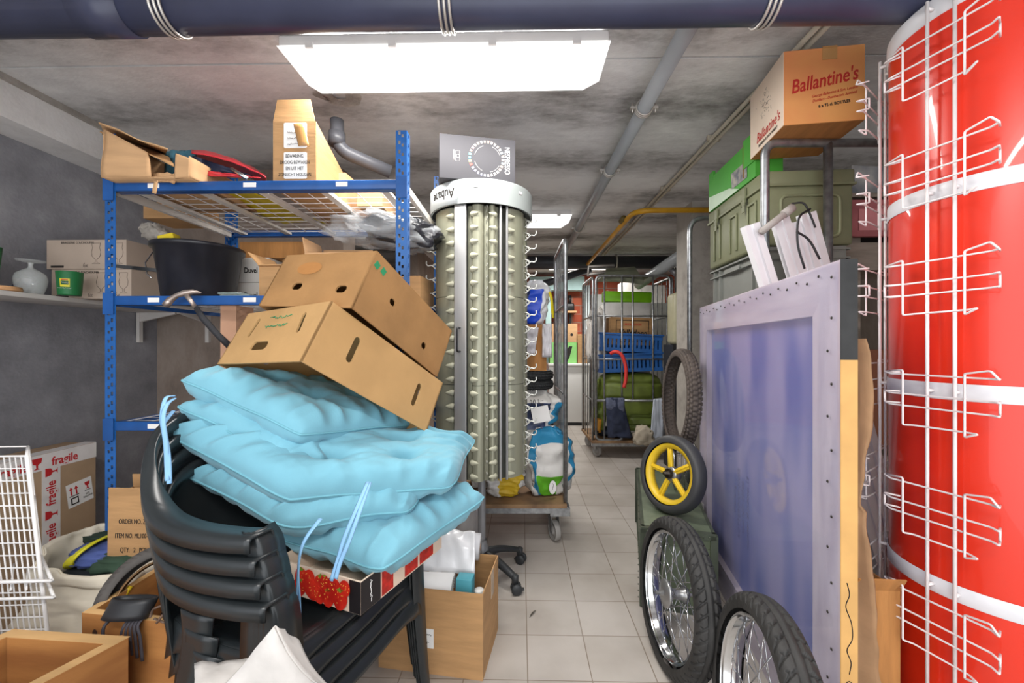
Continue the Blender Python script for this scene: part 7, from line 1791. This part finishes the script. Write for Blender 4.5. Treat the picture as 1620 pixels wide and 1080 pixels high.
for i in range(3):
    z = hF - .16 - .2 * i
    text('fragile', .055, Fb @ Matrix.Translation((.7175, z - .03, .0025)) @ Matrix.Rotation(PI / 2, 4, 'Z'), INKR, t, W=True, bold=.001, sx=.85); glass_icon(Fb @ Matrix.Translation((.7175, z + .07, .0025)) @ Matrix.Rotation(PI / 2, 4, 'Z'), .05)
Ml_ = Fb @ Matrix.Translation((.842, .475, .002)) @ Matrix.Rotation(.12, 4, 'Z') @ Matrix.Scale(.78, 4)
mb = MB(); mb.box((0, 0, 0), (.15, .15, .001), M=Ml_); lb = mb.build('handling_label', PAPER, t, W=True)
for dx in (-.05, -.02): mb = MB(); mb.prism([(dx - .004, .0), (dx + .004, .0), (dx + .004, .035), (dx + .011, .035), (dx, .055), (dx - .011, .035), (dx - .004, .035)], .001, .0016, M=Ml_); mb.build('arrow_symbol', INKR, lb, W=True)
mb = MB(); mb.box((-.035, -.005, .0012), (.055, .005, .0008), M=Ml_); mb.box((-.035, -.038, .0012), (.045, .045, .0008), M=Ml_); mb.build('black_symbol', INK, lb, W=True)
mb = MB(); mb.box((-.035, -.038, .0018), (.03, .028, .0006), M=Ml_); mb.build('inner_symbol', PAPER, lb, W=True)
mb = MB(); mb.prism([(.03, .05), (.034, .03), (.042, .026), (.042, .012), (.034, .006), (.058, .006), (.05, .012), (.05, .026), (.058, .03), (.062, .05)], .001, .0016, M=Ml_); mb.build('glass_symbol', INKR, lb, W=True)
text('NO\nRADOOS', .017, Ml_ @ Matrix.Translation((.042, -.035, .0012)), INK, lb, W=True, sx=.8)
text('FRAGILE', .010, Ml_ @ Matrix.Translation((.045, -.004, .0012)), INK, lb, W=True)
# ---- white wire basket rack leaning left
WB2 = mat('white_wire_basket', '#dedcda', .4)
t = thing('wire_rack', 'white wire basket rack leaning at the left picture edge before the fragile carton', 'wire basket', C2W(-1.62, 1.22, 0))
def gp(s_, h_, d_=0): # s_ 0..1 left->right, h_ 0..1 bottom->top, slanted to the left going up
    return C2W(-1.80 + .40 * s_ - .10 * h_ - 1.15 * d_, 1.25 + d_ + .02 * s_, .02 + .84 * h_)
mb = MB()
mb.tube([gp(0, 0), gp(1, 0), gp(1, 1), gp(0, 1)], .0055, 8, closed=True); mb.tube([gp(0, 0, .12), gp(1, 0, .12), gp(1, 1, .12), gp(0, 1, .12)], .0045, 8, closed=True)
for h_ in (0, .25, .5, .56, .8, 1): 
    for s_ in (0, 1): mb.tube([gp(s_, h_), gp(s_, h_, .12)], .004, 6)
for i in range(1, 24): s_ = i / 24; mb.tube([gp(s_, 0), gp(s_, 1)], .0022, 6)
for i in range(1, 22): h_ = i / 22; mb.tube([gp(0, h_), gp(1, h_)], .0022, 6); 
for h_ in (.5, .56): mb.tube([gp(0, h_, -.03), gp(1.08, h_, -.03)], .0045, 6); mb.tube([gp(1.08, h_, -.03), gp(1, h_, .12)], .0045, 6)
for i in range(9): s_ = i / 9; mb.tube([gp(s_, .53, -.03), gp(s_, .53, .12)], .0025, 6)
mb.build('wire_grid', WB2, t, W=True)
# ---- order carton
r = cardbox('order_carton', 'torn brown carton printed with an order number beside the blue front post', .27, .10, .67, RM((C2W(-1.30, 1.47, 0).x, 1.47, 0), 0, .02, .04), CARD, open_top=True, flaps=(('f', 100, .03), ('b', 80, .05)))
for i, l in enumerate(('ORDER NO. ZD', 'ITEM NO. ML100-18', 'QTY.   2   PCS', 'N.W.  7.35  KGS')): text(l, .024, frame((-.045, -.0512, .58 - i * .05), (1, 0, 0), (0, 0, 1)), INK, r, sx=.62)
blob('black_bin_bag', 'black plastic bag bulging behind the blue front post', 'bag', (C2W(-1.50, 1.84, 0)).to_tuple(), (.12, .13, .345), BLKB, 3, .25, 2.0, flat=.2)
# ---- crumpled white cartons at the bottom edge
CW = mat('dirty_white_card', '#b3afab', .7, var=.18, scale=8, bump=.4, bscale=14)
t = thing('white_carton_wedge', 'crumpled dirty white carton standing on end at the bottom picture edge', 'cardboard', C2W(-.40, .68, 0))
def Q(px, py, Y): return at(px, py, Y)
pk = Q(434, 990, .66); 
ex = Vector((-.30, .0, -.36)); ey = Vector((.245, .03, -pk.z + .36 + .004))
def wed(u, v): return pk + ex * u + ey * v + Vector((0, .018 * nz((u * 4, v * 4, 2)) - .03 * math.sin(PI * u) * v, .004 * nz((u * 9, v * 9, 6))))
mb = MB(); mb.grid(wed, 22, 22); mb.build('front_panel', CW, t, W=True, solid=.005)
mb = MB(); mb.grid(lambda u, v: wed(0, v) + Vector((.022, .03, -.045)) * u + Vector((0, .006 * nz((u * 5, v * 8, 4)), 0)), 6, 22); mb.build('side_panel', CW, t, W=True, solid=.005)
mb = MB(); mb.tube([wed(u / 10, .42) + Vector((0, -.004, 0)) for u in range(11)], .0022, 4); mb.build('crease', mat('card_crease', '#a8a39e', .8), t, W=True)
t = thing('white_carton_flap', 'flat dirty white carton lying low at the bottom picture edge left of the wedge', 'cardboard', C2W(-.50, .70, 0))
mb = MB(); mb.box(C2W(-.56, .66, .30), (.17, .10, .60), (0, 0, .3)); mb.build('carton', CW, t, W=True)
mb = MB(); mb.grid(lambda u, v: Q(308 + 100 * u, 1050 - 8 * u + 40 * v, .735 - .06 * v) + Vector((0, 0, .006 * nz((u * 4, v * 4, 0)))), 8, 6); mb.build('flap', CW, t, W=True, solid=.004)
